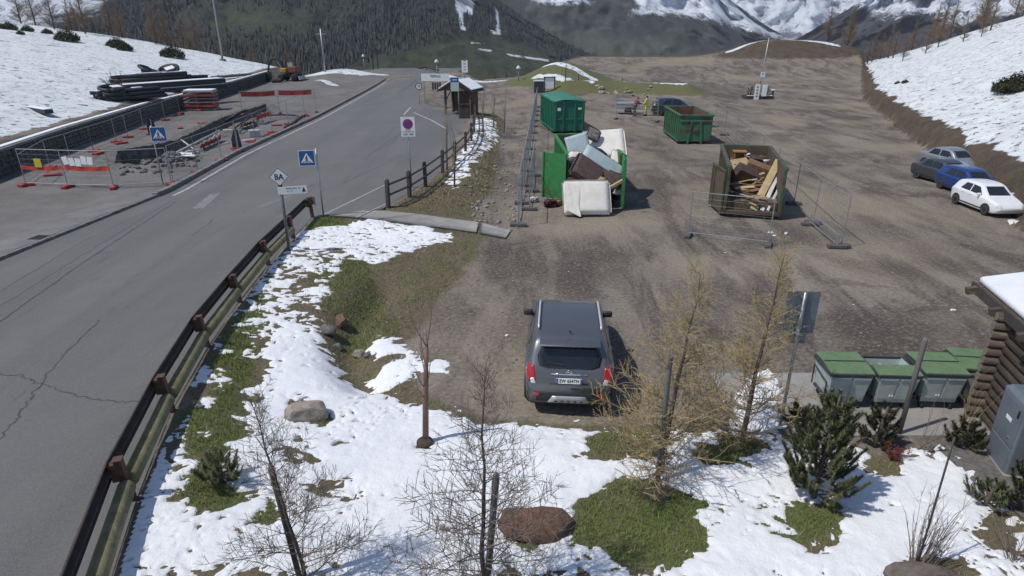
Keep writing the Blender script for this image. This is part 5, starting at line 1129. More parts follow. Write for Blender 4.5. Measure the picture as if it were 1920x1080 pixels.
# ================================================================ wheeled bins
binlid = mat('bin_green_lid', (.115, .185, .088), (.095, .155, .072), 3, .65, c3=(.15, .215, .12)); binm = mat('bin_grey_green', (.43, .49, .475), (.35, .41, .395), 3, .5, .1); bind = mat('bin_dark_frame', (.055, .062, .065), (.04, .045, .047), 5, .6, .3); bins_ = mat('bin_pale_strip', (.42, .46, .48), (.35, .39, .41), 4, .45, .3)
def bin_(label, x, y, rz, lid=1.0):
    t = thing('waste_bin', label, 'waste bin', (x, y, Hs(x, y)), rz, 'wheeled waste bins beside the log hut')
    wt, wb_, dt, db = .56, .46, .50, .40; z0, z1 = .24, 1.08
    V = [(-wb_, -db, z0), (wb_, -db, z0), (wb_, db, z0), (-wb_, db, z0), (-wt, -dt, z1), (wt, -dt, z1), (wt, dt, z1), (-wt, dt, z1)]
    F = [(0, 1, 5, 4), (1, 2, 6, 5), (2, 3, 7, 6), (3, 0, 4, 7), (3, 2, 1, 0)]
    o = MB().add(V, F).build('tub', binm, t); md = o.modifiers.new('s', 'SOLIDIFY'); md.thickness = .025
    for a in range(2):
        c = [(-wt + .02, -.01), (.02, wt - .02)][a]; s0, s1 = c
        MB().add([(s0 * .83 + .02, -db * 1.045 - .015, z0 + .12), (s1 * .83 - .02, -db * 1.045 - .015, z0 + .12), (s1 * .97 - .02, -dt * .985 - .015, z1 - .12), (s0 * .97 + .02, -dt * .985 - .015, z1 - .12), (s0 * .83 + .02, -db, z0 + .12), (s1 * .83 - .02, -db, z0 + .12), (s1 * .97 - .02, -dt + .02, z1 - .12), (s0 * .97 + .02, -dt + .02, z1 - .12)], [(0, 1, 2, 3), (4, 5, 1, 0), (5, 6, 2, 1), (6, 7, 3, 2), (7, 4, 0, 3)]).build('front_panel', binm, t)
        MB().box(((s0 + s1) / 2 * .97, -dt - .012, z1 - .115), (abs(s1 - s0) * .9, .03, .06), bev=.008).build('pale_strip', bins_, t)
    MB().box((-.12, -db - .055, z0 + .22), (.035, .012, .04)).build('sticker', white, t); MB().box((-.05, -db - .055, z0 + .22), (.035, .012, .04)).build('sticker', white, t)
    MB().box((0, 0, z1 + .015), (2 * wt + .06, 2 * dt + .06, .05), bev=.015).build('rim', bind, t) if lid == 1 else None
    for s in (-1, 1):
        MB().box((s * (wt + .015), 0, z1 - .02), (.06, 2 * dt + .04, .07), bev=.012).build('rim_bar', bind, t)
        MB().tube([(s * (wt + .03), -.38, z0 + .1), (s * (wt + .05), -.40, .8), (s * (wt + .05), .38, .9), (s * (wt + .03), .38, z0 + .1)], .022, 5).build('lifting_frame', bind, t)
        MB().box((s * (wb_ + .03), 0, z0 + .05), (.07, .8, .07)).build('base_rail', bind, t)
        for y_ in (-.32, .32):
            MB().lathe([(.09, -.025), (.10, 0), (.09, .025)], 12, Matrix.Translation((s * .38, y_, .10)) @ Matrix.Rotation(R(90), 4, 'Y')).build('castor', tyre, t); MB().box((s * .38, y_, .19), (.06, .05, .12)).build('castor_fork', galv, t)
    MB().box((0, -dt - .005, z1 - .02), (2 * wt + .02, .06, .07), bev=.012).build('rim_bar', bind, t); MB().box((0, dt + .005, z1 - .02), (2 * wt + .02, .06, .07), bev=.012).build('rim_bar', bind, t)
    # sloping lid: full, or folded half open
    n = 7; y0 = -dt - .03; y1 = dt + .03 if lid == 1 else -dt + .40; V = []; F = []
    for k in range(n):
        f = k / (n - 1); yy = y0 + (y1 - y0) * f; zz = z1 + .035 + .085 * math.sin(math.pi * min(1, (f * (y1 - y0) / (2 * dt))) * .62)
        V += [(-wt - .02, yy, zz), (wt + .02, yy, zz), (-wt - .02, yy, zz - .035), (wt + .02, yy, zz - .035)]
    for k in range(n - 1): a = 4 * k; F += [(a, a + 1, a + 5, a + 4), (a + 3, a + 2, a + 6, a + 7), (a, a + 4, a + 6, a + 2), (a + 1, a + 3, a + 7, a + 5)]
    F += [(0, 2, 3, 1), (4 * n - 4, 4 * n - 3, 4 * n - 1, 4 * n - 2)]
    MB().add(V, F).build('lid', binlid, t, smooth=False)
    if lid == 1: MB().box((0, .02, z1 + .123), (2 * wt, .03, .012)).build('lid_seam', bind, t)
    else: MB().box((0, .1, z1 - .25), (2 * wt - .1, 2 * dt - .3, .04)).build('contents', mat('bin_waste', (.05, .045, .04), (.12, .11, .10), 9, .9), t)
    t.scale = (.745, .80, .80); return t
bx = [G(1585, 771), G(1675, 775), G(1762, 775), G(1843, 750)]
bin_('grey wheeled bin with a closed green lid next to the road sign', bx[0][0] - .0, bx[0][1] + .40, R(-2))
b2 = bin_('grey wheeled bin with its lid half open and papers inside', bx[1][0], bx[1][1] + .45, R(-3), .5)
bin_('grey wheeled bin with a closed green lid next to the half open bin', bx[2][0] + .0, bx[2][1] + .45, R(-4))
bin_('grey wheeled bin tucked against the log hut corner', bx[2][0] + .93, bx[2][1] + .62, R(-8))
for k, (dx, dy, dz, r0) in enumerate(((-.12, .1, .88, .5), (.08, .05, .88, .9), (.0, .22, .87, .2))):
    o = MB().add([(-.09, -.05, 0), (.08, -.06, .02), (.10, .06, .07), (-.06, .07, .03), (0, 0, .05)], [(0, 1, 4), (1, 2, 4), (2, 3, 4), (3, 0, 4)]).build('paper_scrap', white, None, loc=(b2.location.x + dx, b2.location.y + dy, b2.location.z + dz * .80 + .02)); o.rotation_euler = (r0, .3, k); tag(o, 'crumpled white paper lying in the half open bin', 'paper', 'papers in the half open bin')
MB().box((0, 0, -.075), (4.9, 2.4, .1)).build('apron', conc, None, loc=(7.0, 11.35, .045)); bpy.data.objects['apron']['kind'] = 'structure'; bpy.data.objects['apron'].name = 'bin_pavement'
# ================================================================ log hut
logw = mat('weathered_log', (.105, .075, .055), (.055, .042, .034), 3, .85, bmp=.5, bscale=30, bdist=.02, stretch=(.25, .25, 1), c3=(.15, .11, .075)); logend = mat('log_end', (.20, .165, .125), (.12, .10, .08), 14, .85)
hut = thing('log_hut', 'weathered log hut with snow on its eaves beside the bins', 'hut', (9.52, 10.75, Hs(9.2, 10.5)), R(-14))
# local: corner at origin, wall runs along -y, inside is +x
nl = 12; lr = .095
for k in range(nl):
    z = .12 + k * .185
    o = MB().tube([(0.02, .28, z), (0.02, -5.2, z)], [lr, lr], 10).build('log', logw, hut, smooth=True); o.rotation_euler = (0, 0, random.uniform(-.002, .002))
    MB().tube([(0.02, .283, z), (.02, .288, z)], lr * .86, 10).build('log_end', logend, o)
    o = MB().tube([(-.30, 0, z + .092), (4.0, 0, z + .092)], [lr, lr], 10).build('log', logw, hut, smooth=True)
    MB().tube([(-.303, 0, z + .092), (-.308, 0, z + .092)], lr * .86, 10).build('log_end', logend, o)
MB().box((0.9, -2.4, -.12), (1.9, 5.0, .36)).build('plinth', conc, hut); MB().box((1.6, -2.4, 1.2), (2.8, 4.6, 2.3)).build('wall_core', darkst, hut)
ez = .12 + nl * .185 + .12
rf = MB().box((2.05, -2.0, ez + .42), (4.6, 6.9, .12), rot=(0, R(-14), 0)).build('roof', logw, hut); MB().box((-.19, -2.0, ez - .14), (.05, 6.9, .20)).build('fascia', paling_m, rf)
MB().box((2.05, -2.0, ez + .56), (4.5, 6.8, .17), rot=(0, R(-14), 0), bev=.07).build('snow_cap', snm, rf, smooth=True)
for k in range(6): MB().box((.1, 1.2 - k * 1.1, ez - .06), (1.0, .12, .14), rot=(0, R(-14), 0)).build('rafter', logw, hut)
cab = thing('electric_cabinet', 'grey steel electric cabinet standing against the log wall', 'cabinet', (9.02, 9.70, Hs(8.9, 9.5)), R(-14)); cg = mat('cabinet_grey', (.165, .195, .225), (.135, .16, .185), 3, .45, .2)
MB().box((0, -.4, .72), (.30, .80, 1.36), bev=.03).build('body', cg, cab); MB().add([(-.15, -.8, 1.40), (.15, -.8, 1.40), (.15, 0, 1.40), (-.15, 0, 1.40), (-.09, -.72, 1.48), (.15, -.72, 1.50), (.15, -.08, 1.50), (-.09, -.08, 1.48)], [(0, 1, 2, 3), (4, 7, 6, 5), (0, 4, 5, 1), (1, 5, 6, 2), (2, 6, 7, 3), (3, 7, 4, 0)]).build('cap', cg, cab)
MB().box((-.155, -.4, .95), (.012, .70, .78), bev=.004).build('upper_door', cg, cab); MB().box((-.155, -.4, .28), (.012, .70, .46), bev=.004).build('lower_door', cg, cab)
MB().box((-.17, -.66, 1.20), (.03, .035, .14), bev=.008).build('handle', black, cab); MB().box((-.164, -.42, .98), (.006, .18, .07)).build('label_plate', white, cab); MB().lathe([(.022, -.01), (.022, .01)], 10, Matrix.Translation((-.168, -.56, .68)) @ Matrix.Rotation(R(90), 4, 'Y')).build('lock', galv, cab); MB().box((.0, -.4, .02), (.36, .9, .08)).build('footing', conc, cab)
gpath = kind(fastmesh('gravel_path', [(x, y, Hs(x, y) + .03) for x, y in ((8.0, 9.75), (8.9, 10.2), (9.25, 7.0), (9.3, 5.5), (8.3, 7.6), (8.0, 8.7))], [(0, 1, 2), (0, 2, 4), (0, 4, 5), (2, 3, 4)][:4] if False else [(0, 5, 1), (5, 4, 1), (4, 2, 1), (4, 3, 2)], mat('path_gravel', (.15, .14, .13), (.09, .085, .08), 9, .95, bmp=.5, bscale=50)), 'structure')
# ================================================================ trees and shrubs
bark_g = mat('larch_bark', (.115, .090, .075), (.070, .055, .048), 9, .9, bmp=.5, bscale=30); twig_y = mat('larch_twig_yellow', (.33, .25, .125), (.22, .165, .09), 6, .85); twig_g = mat('bare_twig', (.185, .148, .122), (.125, .10, .085), 6, .85)
need_y = mat('larch_needle', (.36, .30, .11), (.26, .20, .08), 3, .8)
def larch(name, label, loc, h, rad, seed, twm, dense=1.0, needles=0, r0=.045, grp=None, lean=(0, 0), low=.08, up=.25, sides=3, trunk_m=None, sparse_top=True):
    rg = random.Random(seed); t = thing(name, label, 'larch tree', loc, rg.uniform(0, 6), grp)
    ca, sa = math.cos(-t.rotation_euler[2]), math.sin(-t.rotation_euler[2]); lx, ly = lean[0] * ca - lean[1] * sa, lean[0] * sa + lean[1] * ca
    tp = [(lx * (k / 8) ** 1.3 + rg.uniform(-.012, .012) * h * .5, ly * (k / 8) ** 1.3 + rg.uniform(-.012, .012) * h * .5, h * k / 8) for k in range(9)]; tp[0] = (0, 0, -.15)
    MB().tube(tp, [r0 * (1 - .88 * k / 8) for k in range(9)], 7).build('trunk', trunk_m or bark_g, t, smooth=True)
    def tpos(f): i = min(7, int(f * 8)); g = f * 8 - i; return Vector(tp[i]).lerp(Vector(tp[i + 1]), g)
    mb = MB(); nd = []
    nb = int(46 * dense * h / 3.5); 
    for k in range(nb):
        f = low + (1 - low) * (k + rg.random()) / nb; p0 = tpos(min(f, .995)); a = rg.uniform(0, 6.28); ln = rad * (1.0 - f) ** .75 * rg.uniform(.6, 1.1) + .18 * (1 - f) + .1
        if f > .8: ln = max(ln, h * .11 * rg.uniform(.5, 1.2))
        el = up + f * .55 + rg.uniform(-.15, .15); d = Vector((math.cos(a) * math.cos(el), math.sin(a) * math.cos(el), math.sin(el))); pts = [p0]; dd = d.copy(); ns = 5
        for s in range(ns):
            dd = (dd + Vector((rg.uniform(-.18, .18), rg.uniform(-.18, .18), rg.uniform(-.08, .16)))).normalized(); pts.append(pts[-1] + dd * ln / ns)
        rb = max(.0055, r0 * .26 * (1 - f * .6)); mb.tube(pts, [rb, rb * .8, rb * .65, rb * .5, rb * .38, rb * .25], sides, cap=False)
        for s in range(int((4 + ln * 7) * min(1.3, dense))):
            g = rg.uniform(.12, .98) * ns; i = min(ns - 1, int(g)); q = pts[i].lerp(pts[i + 1], g - i); l2 = ln * rg.uniform(.12, .38) * (1.15 - g / ns * .6) + .03
            ax = (pts[min(i + 1, ns)] - pts[i]).normalized(); v = Vector((rg.uniform(-1, 1), rg.uniform(-1, 1), rg.uniform(-.5, .8))); v = (v - ax * v.dot(ax)).normalized() * .85 + ax * .55; v.normalize()
            m1 = q + v * l2 * .5 + Vector((0, 0, rg.uniform(-.02, .03))); e = q + v * l2 + Vector((0, 0, rg.uniform(-.03, .07)))
            mb.tube([q, m1, e], [rb * .5, rb * .42, rb * .25], 3, cap=False); nd.append((q, e))
            for s3 in range(2 if dense >= .9 else 1):
                w_ = Vector((rg.uniform(-1, 1), rg.uniform(-1, 1), rg.uniform(-.4, .8))).normalized(); m2 = q.lerp(e, rg.uniform(.3, .9)); mb.tube([m2, m2 + (w_ + v) * l2 * .28], [rb * .36, rb * .22], 3, cap=False); nd.append((m2, m2 + (w_ + v) * l2 * .28))
        nd.append((pts[2], pts[-1]))
    o = mb.build('branches', twm, t, fix=False); o['kind'] = 'stuff'
    if needles:
        V = []; 
        for q, e in nd:
            for k in range(needles):
                c = q.lerp(e, rg.random()); a = rg.uniform(0, 6.28); n_ = Vector((math.cos(a), math.sin(a), rg.uniform(-.2, .9))).normalized() * rg.uniform(.012, .028); s_ = Vector((-n_.y, n_.x, 0)) * .16
                V += [c - s_, c + s_, c + n_]
        o = fastmesh('needles', [tuple(v) for v in V], np.arange(len(V)).reshape(-1, 3), need_y, t); o['kind'] = 'stuff'
    return t
p = GH(1238, 888); larch('larch_tree', 'tall young larch with yellowish shoots beside the parked crossover', p, 3.75, 1.45, 11, twig_y, 2.0, 3, .055, lean=(.30, 0), low=.03, trunk_m=bark_g)
p = GH(1392, 818); larch('larch_tree', 'knobbly young larch with yellow shoots near the road sign post', p, 3.7, 1.15, 12, twig_y, 1.9, 3, .055, lean=(.22, 0), low=.03)
p = GH(575, 1100); larch('larch_tree', 'small bare larch with a dark stake near the guardrail', p, 2.9, 1.0, 13, twig_g, 2.5, 0, .032, lean=(-.35, .1), low=.05)
p = GH(905, 1130); larch('larch_tree', 'bare grey larch with upswept twigs beside the reddish boulder', p, 3.55, 1.3, 14, twig_g, 2.3, 0, .040, lean=(.08, 0), low=.06, up=.15)
p = GH(1240, 985); 
def stake(u, v, tu, tv, label, r=.04, m=None):
    p = GH(u, v); z = zat(tv, p.y); zc = p.y * math.cos(PITCH) + (CAM_H - z) * math.sin(PITCH); x = (tu - 960) / FPX * zc
    o = MB().tube([(0, 0, -.3), (x - p.x, 0, z - p.z - .06), (x - p.x, 0, z - p.z)], [r, r, r * .7], 8).build('stake', m or mat('grey_stake', (.17, .155, .145), (.11, .10, .095), 5, .9, bmp=.3, stretch=(1, 1, .2)), None, loc=p, smooth=True); return tag(o, label, 'stake')
stake(1233, 905, 1257, 667, 'grey wooden stake tied to the tall yellowish larch', .045); stake(909, 1110, 930, 888, 'grey wooden stake beside the bare grey larch', .045); stake(565, 1085, 507, 872, 'dark wooden stake leaning by the small bare larch', .04, bark_g); stake(1685, 815, 1736, 633, 'long grey pole standing between the waste bins and the shrubs', .045); stake(1716, 1075, 1790, 820, 'slim dark pole leaning in the long bare shrub', .013, bark_g)
def sapling(label, u, v, h, seed, r0, m, spread=.5, nst=3, lean=0.0, name='sapling', hb=.35):
    rg = random.Random(seed); p = GH(u, v); t = thing(name, label, 'young tree', p, 0)
    MB().tube([(0, 0, -.2), (lean * .5, 0, h * .4), (lean, 0, h * .72)], [r0, r0 * .85, r0 * .45], 8).build('trunk', m, t, smooth=True); mb = MB()
    for k in range(nst * 4):
        f = rg.uniform(hb, 1.0); b0 = Vector((lean * f, 0, h * .72 * f)); a = rg.uniform(0, 6.28); l = h * rg.uniform(.18, .4); e1 = b0 + Vector((math.cos(a) * spread * l * .6, math.sin(a) * spread * l * .6, l * .5)); e2 = e1 + Vector((math.cos(a) * spread * l * .25, math.sin(a) * spread * l * .25, l * .5))
        mb.tube([b0, e1, e2], [r0 * .18, r0 * .12, r0 * .05], 4, cap=False)
        for q in range(5):
            c = b0.lerp(e1, rg.random()) if q < 2 else e1.lerp(e2, rg.random()); mb.tube([c, c + Vector((rg.uniform(-.5, .5) * l * .4, rg.uniform(-.5, .5) * l * .4, l * rg.uniform(.1, .35)))], [r0 * .07, r0 * .03], 3, cap=False)
    o = mb.build('branches', m, t, fix=False); o['kind'] = 'stuff'; return t
redbark = mat('reddish_bark', (.20, .115, .090), (.13, .075, .06), 6, .85, bmp=.3)
sapling('young tree with a thick reddish trunk in the snow by the lot', 797, 830, 2.9, 5, .062, redbark, .4, 2, .14); p = GH(797, 832); o = MB().lathe([(.17, -.05), (.15, .04), (.08, .09), (.06, .09)], 14).build('earth_collar', mat('soil', (0, 0, 0)), None, loc=(p.x, p.y, p.z + .03), smooth=True); tag(o, 'low ring of dark earth around the reddish trunk', 'earth mound')
for k, (u, v, h, l) in enumerate(((838, 318, 4.2, 'several'), (852, 350, 3.2, 'one'), (905, 245, 3.6, ''), (925, 238, 3.2, ''), (945, 250, 3.5, ''))):
    lab = ['slender bare tree behind the wooden fence next to the no stopping sign', 'slim bare tree close behind the wooden fence post'][k] if k < 2 else 'thin bare sapling on the verge beside the bus shelter'
    s_ = sapling(lab, u, v, h, 20 + k, .045, twig_g, .22, 3, .1, hb=.1)
    if k > 1: s_['group'] = 'saplings on the verge'
# dwarf pines
ndl = mat('pine_needle', (.120, .142, .064), (.180, .185, .090), 4, .8, p=(.35, .65)); ndl2 = mat('pine_needle_olive', (.085, .085, .034), (.055, .060, .026), 4, .8)
def pine(label, u, v, h, rad, seed, m, nbr=26, name='dwarf_pine', grp=None, dens=1.0, loc=None):
    rg = random.Random(seed); p = loc or GH(u, v); t = thing(name, label, 'pine', p, 0, grp)
    MB().tube([(0, 0, -.1), (.02, 0, h * .45), (.05, 0, h * .9)], [.05, .035, .012], 7).build('trunk', bark_g, t, smooth=True); mb = MB(); V = []
    for k in range(nbr):
        f = .04 + .9 * (k / nbr) ** 1.0; a = k * 2.4 + rg.uniform(-.4, .4); ln = rad * (1 - f) ** .6 * rg.uniform(.7, 1.1) + .08; b0 = Vector((.05 * f, 0, h * .88 * f)); d = Vector((math.cos(a), math.sin(a), .25)); e1 = b0 + d * ln * .55; e2 = e1 + Vector((math.cos(a) * .6, math.sin(a) * .6, .9)) * ln * .45 + Vector((0, 0, .05))
        mb.tube([b0, e1, e2], [.016, .012, .006], 4, cap=False); tips = [(e1, e2), (b0.lerp(e1, .45), e1)]
        for s in range(3):
            c = b0.lerp(e1, rg.uniform(.45, 1)); a2 = a + rg.uniform(-1.1, 1.1); e = c + Vector((math.cos(a2) * .6, math.sin(a2) * .6, .75)) * ln * rg.uniform(.3, .5); mb.tube([c, e], [.008, .005], 3, cap=False); tips.append((c, e))
        for q, e in tips:
            ax = (e - q).normalized(); L_ = (e - q).length
            for n_ in range(int(120 * dens * (L_ + .06) / .25)):
                c = q.lerp(e, rg.uniform(.1, 1.05)); w_ = Vector((rg.gauss(0, 1), rg.gauss(0, 1), rg.gauss(0, 1))); w_ = (w_ - ax * w_.dot(ax)).normalized() + ax * rg.uniform(.4, 1.1); w_ = w_.normalized() * rg.uniform(.045, .085); s_ = w_.cross(Vector((.3, .5, .8))).normalized() * .0068
                V += [c - s_, c + s_, c + w_]
    o = mb.build('branches', bark_g, t, fix=False); o['kind'] = 'stuff'; o = fastmesh('needles', [tuple(v) for v in V], np.arange(len(V)).reshape(-1, 3), m, t); o['kind'] = 'stuff'; return t
pine('upright dark green dwarf pine growing from a round grass patch', 1525, 935, 2.25, .78, 3, ndl, 72, dens=1.5); pine('short olive dwarf pine behind the reddish shrub', 1640, 838, 1.0, .42, 4, ndl2, 20, dens=1.2); pine('low olive pine bush at the foot of the hut corner', 1800, 838, .62, .42, 5, ndl2, 16, dens=1.3); pine('olive pine bush beside the path to the log hut', 1915, 960, 1.15, .55, 6, ndl2, 22, dens=1.2); pine('small bent pine lying over in the snow by the hut path', 1845, 950, .42, .40, 8, ndl, 12, dens=1.0); pine('low dark juniper like pine on the grass below the guardrail', 415, 905, .42, .5, 9, ndl, 16, dens=.9)
pine('brownish pine bush behind the sign post near the bins', 1490, 800, .5, .4, 10, mat('dry_needle', (.15, .125, .05), (.10, .085, .04), 4, .85), 16, dens=.8)
def shrub(label, u, v, n, h, spread, seed, m, r0=.012, name='bare_shrub', bias=(0, 0), leaves=None, cat='shrub'):
    rg = random.Random(seed); p = GH(u, v); t = thing(name, label, cat, p, 0); mb = MB(); V = []
    for k in range(n):
        a = rg.uniform(0, 6.28); l = h * rg.uniform(.4, 1.0); d = Vector((math.cos(a) * spread * rg.random() + bias[0], math.sin(a) * spread * rg.random() + bias[1], 1)).normalized(); b0 = Vector((rg.uniform(-.08, .08), rg.uniform(-.08, .08), -.05)); pts = [b0]; dd = d
        for s in range(5): dd = (dd + Vector((rg.uniform(-.12, .12), rg.uniform(-.12, .12), .05))).normalized(); pts.append(pts[-1] + dd * l / 5)
        r_ = r0 * rg.uniform(.6, 1.1); mb.tube(pts, [r_, r_ * .85, r_ * .7, r_ * .55, r_ * .4, r_ * .2], 4, cap=False)
        for s in range(5):
            i = rg.randint(1, 4); q = pts[i].lerp(pts[i + 1], rg.random()); w_ = (dd + Vector((rg.uniform(-.7, .7), rg.uniform(-.7, .7), rg.uniform(0, .5)))).normalized() * l * rg.uniform(.1, .3); mb.tube([q, q + w_], [r_ * .35, r_ * .12], 3, cap=False)
            if leaves:
                for z in range(14):
                    c = q + w_ * rg.random() + Vector((rg.gauss(0, .02), rg.gauss(0, .02), rg.gauss(0, .02))); x_ = Vector((rg.gauss(0, 1), rg.gauss(0, 1), rg.gauss(0, 1))).normalized() * .022; y_ = Vector((rg.gauss(0, 1), rg.gauss(0, 1), rg.gauss(0, 1))).normalized() * .012; V += [c - y_, c + y_, c + x_]
    o = mb.build('stems', m, t, fix=False); o['kind'] = 'stuff'
    if leaves: o = fastmesh('leaves', [tuple(v) for v in V], np.arange(len(V)).reshape(-1, 3), leaves, t); o['kind'] = 'stuff'
    return t
shrub('bare shrub with long arching stems rising from a brown rock', 1715, 1075, 34, 1.5, .55, 3, twig_g, .011, bias=(.35, .3)); shrub('low shrub with rust red leaves in the snow behind the pine', 1680, 862, 18, .42, .8, 4, bark_g, .008, 'red_shrub', leaves=mat('red_leaf', (.19, .045, .035), (.13, .035, .03), 4, .75)); shrub('tangled bare shrub on the grass below the guardrail', 400, 880, 26, .55, 1.4, 6, twig_g, .007); shrub('tangle of bare twigs at the foot of the tall yellowish larch', 1228, 935, 60, .95, 1.6, 7, twig_g, .006, 'twiggy_undergrowth'); shrub('tuft of dry stalks at the foot of the knobbly larch', 1398, 830, 46, .75, 1.5, 8, twig_y, .005, 'twiggy_undergrowth'); shrub('thin bare shrub beside the bins in front of the hut', 1735, 845, 12, 1.3, .35, 9, twig_g, .008, bias=(.2, 0)); shrub('pale bare stems rising in front of the hut corner', 1795, 830, 9, 1.9, .28, 10, twig_y, .010, bias=(.15, 0)); shrub('bare grey shrub in the bottom of the garden beside the hut path', 1900, 1050, 26, .9, .8, 12, twig_g, .008)
# ---- trees on the far slopes
far_t = mat('far_larch_twig', (.20, .14, .09), (.13, .095, .07), 2, .9); far_j = mat('far_juniper', (.030, .038, .018), (.050, .052, .025), 2, .9)
protos = [larch('larch_tree', 'bare brown larch on the crest of the snowy slope', (0, -50, 0), h_, rd, 40 + k, far_t, 1.0, 0, .13, 'larches on the left slope', low=.12, sides=3) for k, (h_, rd) in enumerate(((6.0, 1.9), (5.0, 1.5), (7.0, 2.1)))]
def bush_proto(seed):
    rg = random.Random(seed); t = thing('juniper_bush', 'dark juniper bush on the snowy slope', 'bush', (0, -50, 0), 0, 'juniper bushes'); V = []
    for k in range(1500):
        a = rg.uniform(0, 6.28); r_ = rg.random() ** .6; c = Vector((math.cos(a) * r_ * 1.1, math.sin(a) * r_ * 1.0, rg.random() ** .8 * 1.1 * (1.1 - r_ * .8) + .12 * math.sin(a * 5))); x_ = Vector((rg.gauss(0, 1), rg.gauss(0, 1), rg.gauss(.8, 1))).normalized() * .20; y_ = Vector((rg.gauss(0, 1), rg.gauss(0, 1), rg.gauss(0, 1))).normalized() * .05; V += [c - y_, c + y_, c + x_]
    o = fastmesh('foliage', [tuple(v) for v in V], np.arange(len(V)).reshape(-1, 3), far_j, t); o['kind'] = 'stuff'; mb = MB()
    MB().tube([(0, 0, -.15), (0, 0, .5)], [.08, .04], 6).build('stem', bark_g, t); return t
bp_ = [bush_proto(1), bush_proto(2)]
used = set()
def putp(P_, k, x, y, sc, label, group):
    z = Hs(x, y) - .05
    if k in used and P_[k]: o = dup(P_[k], (x, y, z), random.uniform(0, 6), label, sc)
    else: o = dup(P_[k], (x, y, z), random.uniform(0, 6), label, sc)
    o['group'] = group; return o
rgt = random.Random(77)
LL = [(-82, 106), (-78, 104), (-75, 108), (-71, 105), (-68, 107), (-65, 103), (-63, 108), (-60, 105), (-57, 108), (-55, 105), (-52, 108), (-50, 106), (-47, 108), (-45, 106), (-80, 111), (-72, 112), (-66, 112), (-58, 112), (-53, 112), (-41, 107), (-38.5, 108), (-36, 107), (-43, 110), (-85, 109)]
for i, (x, y) in enumerate(LL): putp(protos, i % 3, x + rgt.uniform(-1, 1), y, rgt.uniform(.75, 1.15) * (.7 if x > -48 else 1), 'bare brown larch on the crest of the snowy slope', 'larches on the left slope')
for x, y, s_ in ((-69, 93, 1.0), (-68, 95, .8), (-59.5, 90, 1.5), (-55, 93, 1.1), (-53.8, 92, 1.2), (-52.3, 90.5, 1.0), (-46.3, 91, 1.5), (-66, 96, .7), (-62, 95, .6), (-71, 94, .7), (-49, 94, .6), (-64, 88, .5)): putp(bp_, rgt.randint(0, 1), x, y, s_, 'dark juniper bush on the left snowy slope', 'junipers on the left slope')
for x, y, s_ in ((57.5, 98, .55), (60, 97, .65), (61, 91, .6), (60.5, 87, .5), (65, 92, .8), (68, 86, .75), (63.5, 100, .7)): putp(protos, rgt.randint(0, 2), x, y, s_, 'small bare larch standing in the right snowy slope', 'larches on the right slope')
for x, y in ((58, 124), (61, 122), (63, 126), (66, 122), (69, 125), (66, 117), (71, 119), (74, 114), (70, 112), (75, 108), (78, 112), (77, 103), (82, 106), (80, 98), (85, 100), (84, 93), (88, 97), (86, 89), (90, 91), (79, 94), (72, 104), (68, 107), (73, 99), (76, 96), (81, 90), (64, 112), (62, 116)): putp(protos, rgt.randint(0, 2), x, y, rgt.uniform(.75, 1.15), 'brown larch on the crest of the right slope', 'larches on the right crest')
for u, v, s_ in ((1893, 55, 1.5), (1898, 170, 1.1), (1912, 168, 1.0), (1885, 172, .8), (1697, 155, .35), (1683, 157, .3)):
    p = GH(u, v); putp(bp_, rgt.randint(0, 1), p.x, p.y, s_, 'dark juniper bush on the right snowy slope', 'junipers on the right slope')
for q in protos + bp_:
    for c in list(q.children): bpy.data.objects.remove(c)
    bpy.data.objects.remove(q)
for du in (-.9, .95):
    pp_ = bpy.data.objects['planter'].location; pine('dark evergreen shrub in the timber planter', 0, 0, 1.2, .6, 31 if du < 0 else 32, ndl, 14, 'evergreen_shrub', 'shrubs in the planter', .5, loc=(pp_[0] + du, pp_[1], pp_[2] + .28))
# ================================================================ building site
# trench lining
def resample(poly, st):
    out = []
    for a, c in zip(poly, poly[1:] + poly[:1]):
        a = Vector(a); c = Vector(c); n = max(1, int((c - a).length / st))
        for k in range(n): out.append(a.lerp(c, k / n))
    return out
tp = resample(TRENCH, .22); n = len(tp); cen = sum(tp, Vector((0, 0))) / n; V = []; rg = random.Random(4)
for i in range(n):
    t_ = (tp[(i + 1) % n] - tp[i - 1]).normalized(); nr_ = Vector((t_.y, -t_.x)); 
    if sdpoly(np.array([tp[i].x + nr_.x * .05]), np.array([tp[i].y + nr_.y * .05]), TRENCH)[0] > 0: nr_ = -nr_
    for off, z in ((.95, .52), (.5, .56), (.05, .53), (-.02, .2), (-.08, -.2), (-.12, -.6), (-.2, -1.0)):
        o_ = off + rg.uniform(-.06, .06) * (1 if z < .5 else .5); V.append((tp[i].x + nr_.x * o_, tp[i].y + nr_.y * o_, z + rg.uniform(-.05, .05) - (.03 if off > .9 else 0)))
F = [(i * 7 + k, ((i + 1) % n) * 7 + k, ((i + 1) % n) * 7 + k + 1, i * 7 + k + 1) for i in range(n) for k in range(6)]
tw_ = kind(MB().add(V, F).build('trench_wall', mat('trench_earth', (.085, .078, .070), (.17, .16, .145), 2.2, .95, c3=(.05, .045, .04), bmp=.8, bscale=6, bdist=.08), None), 'structure')
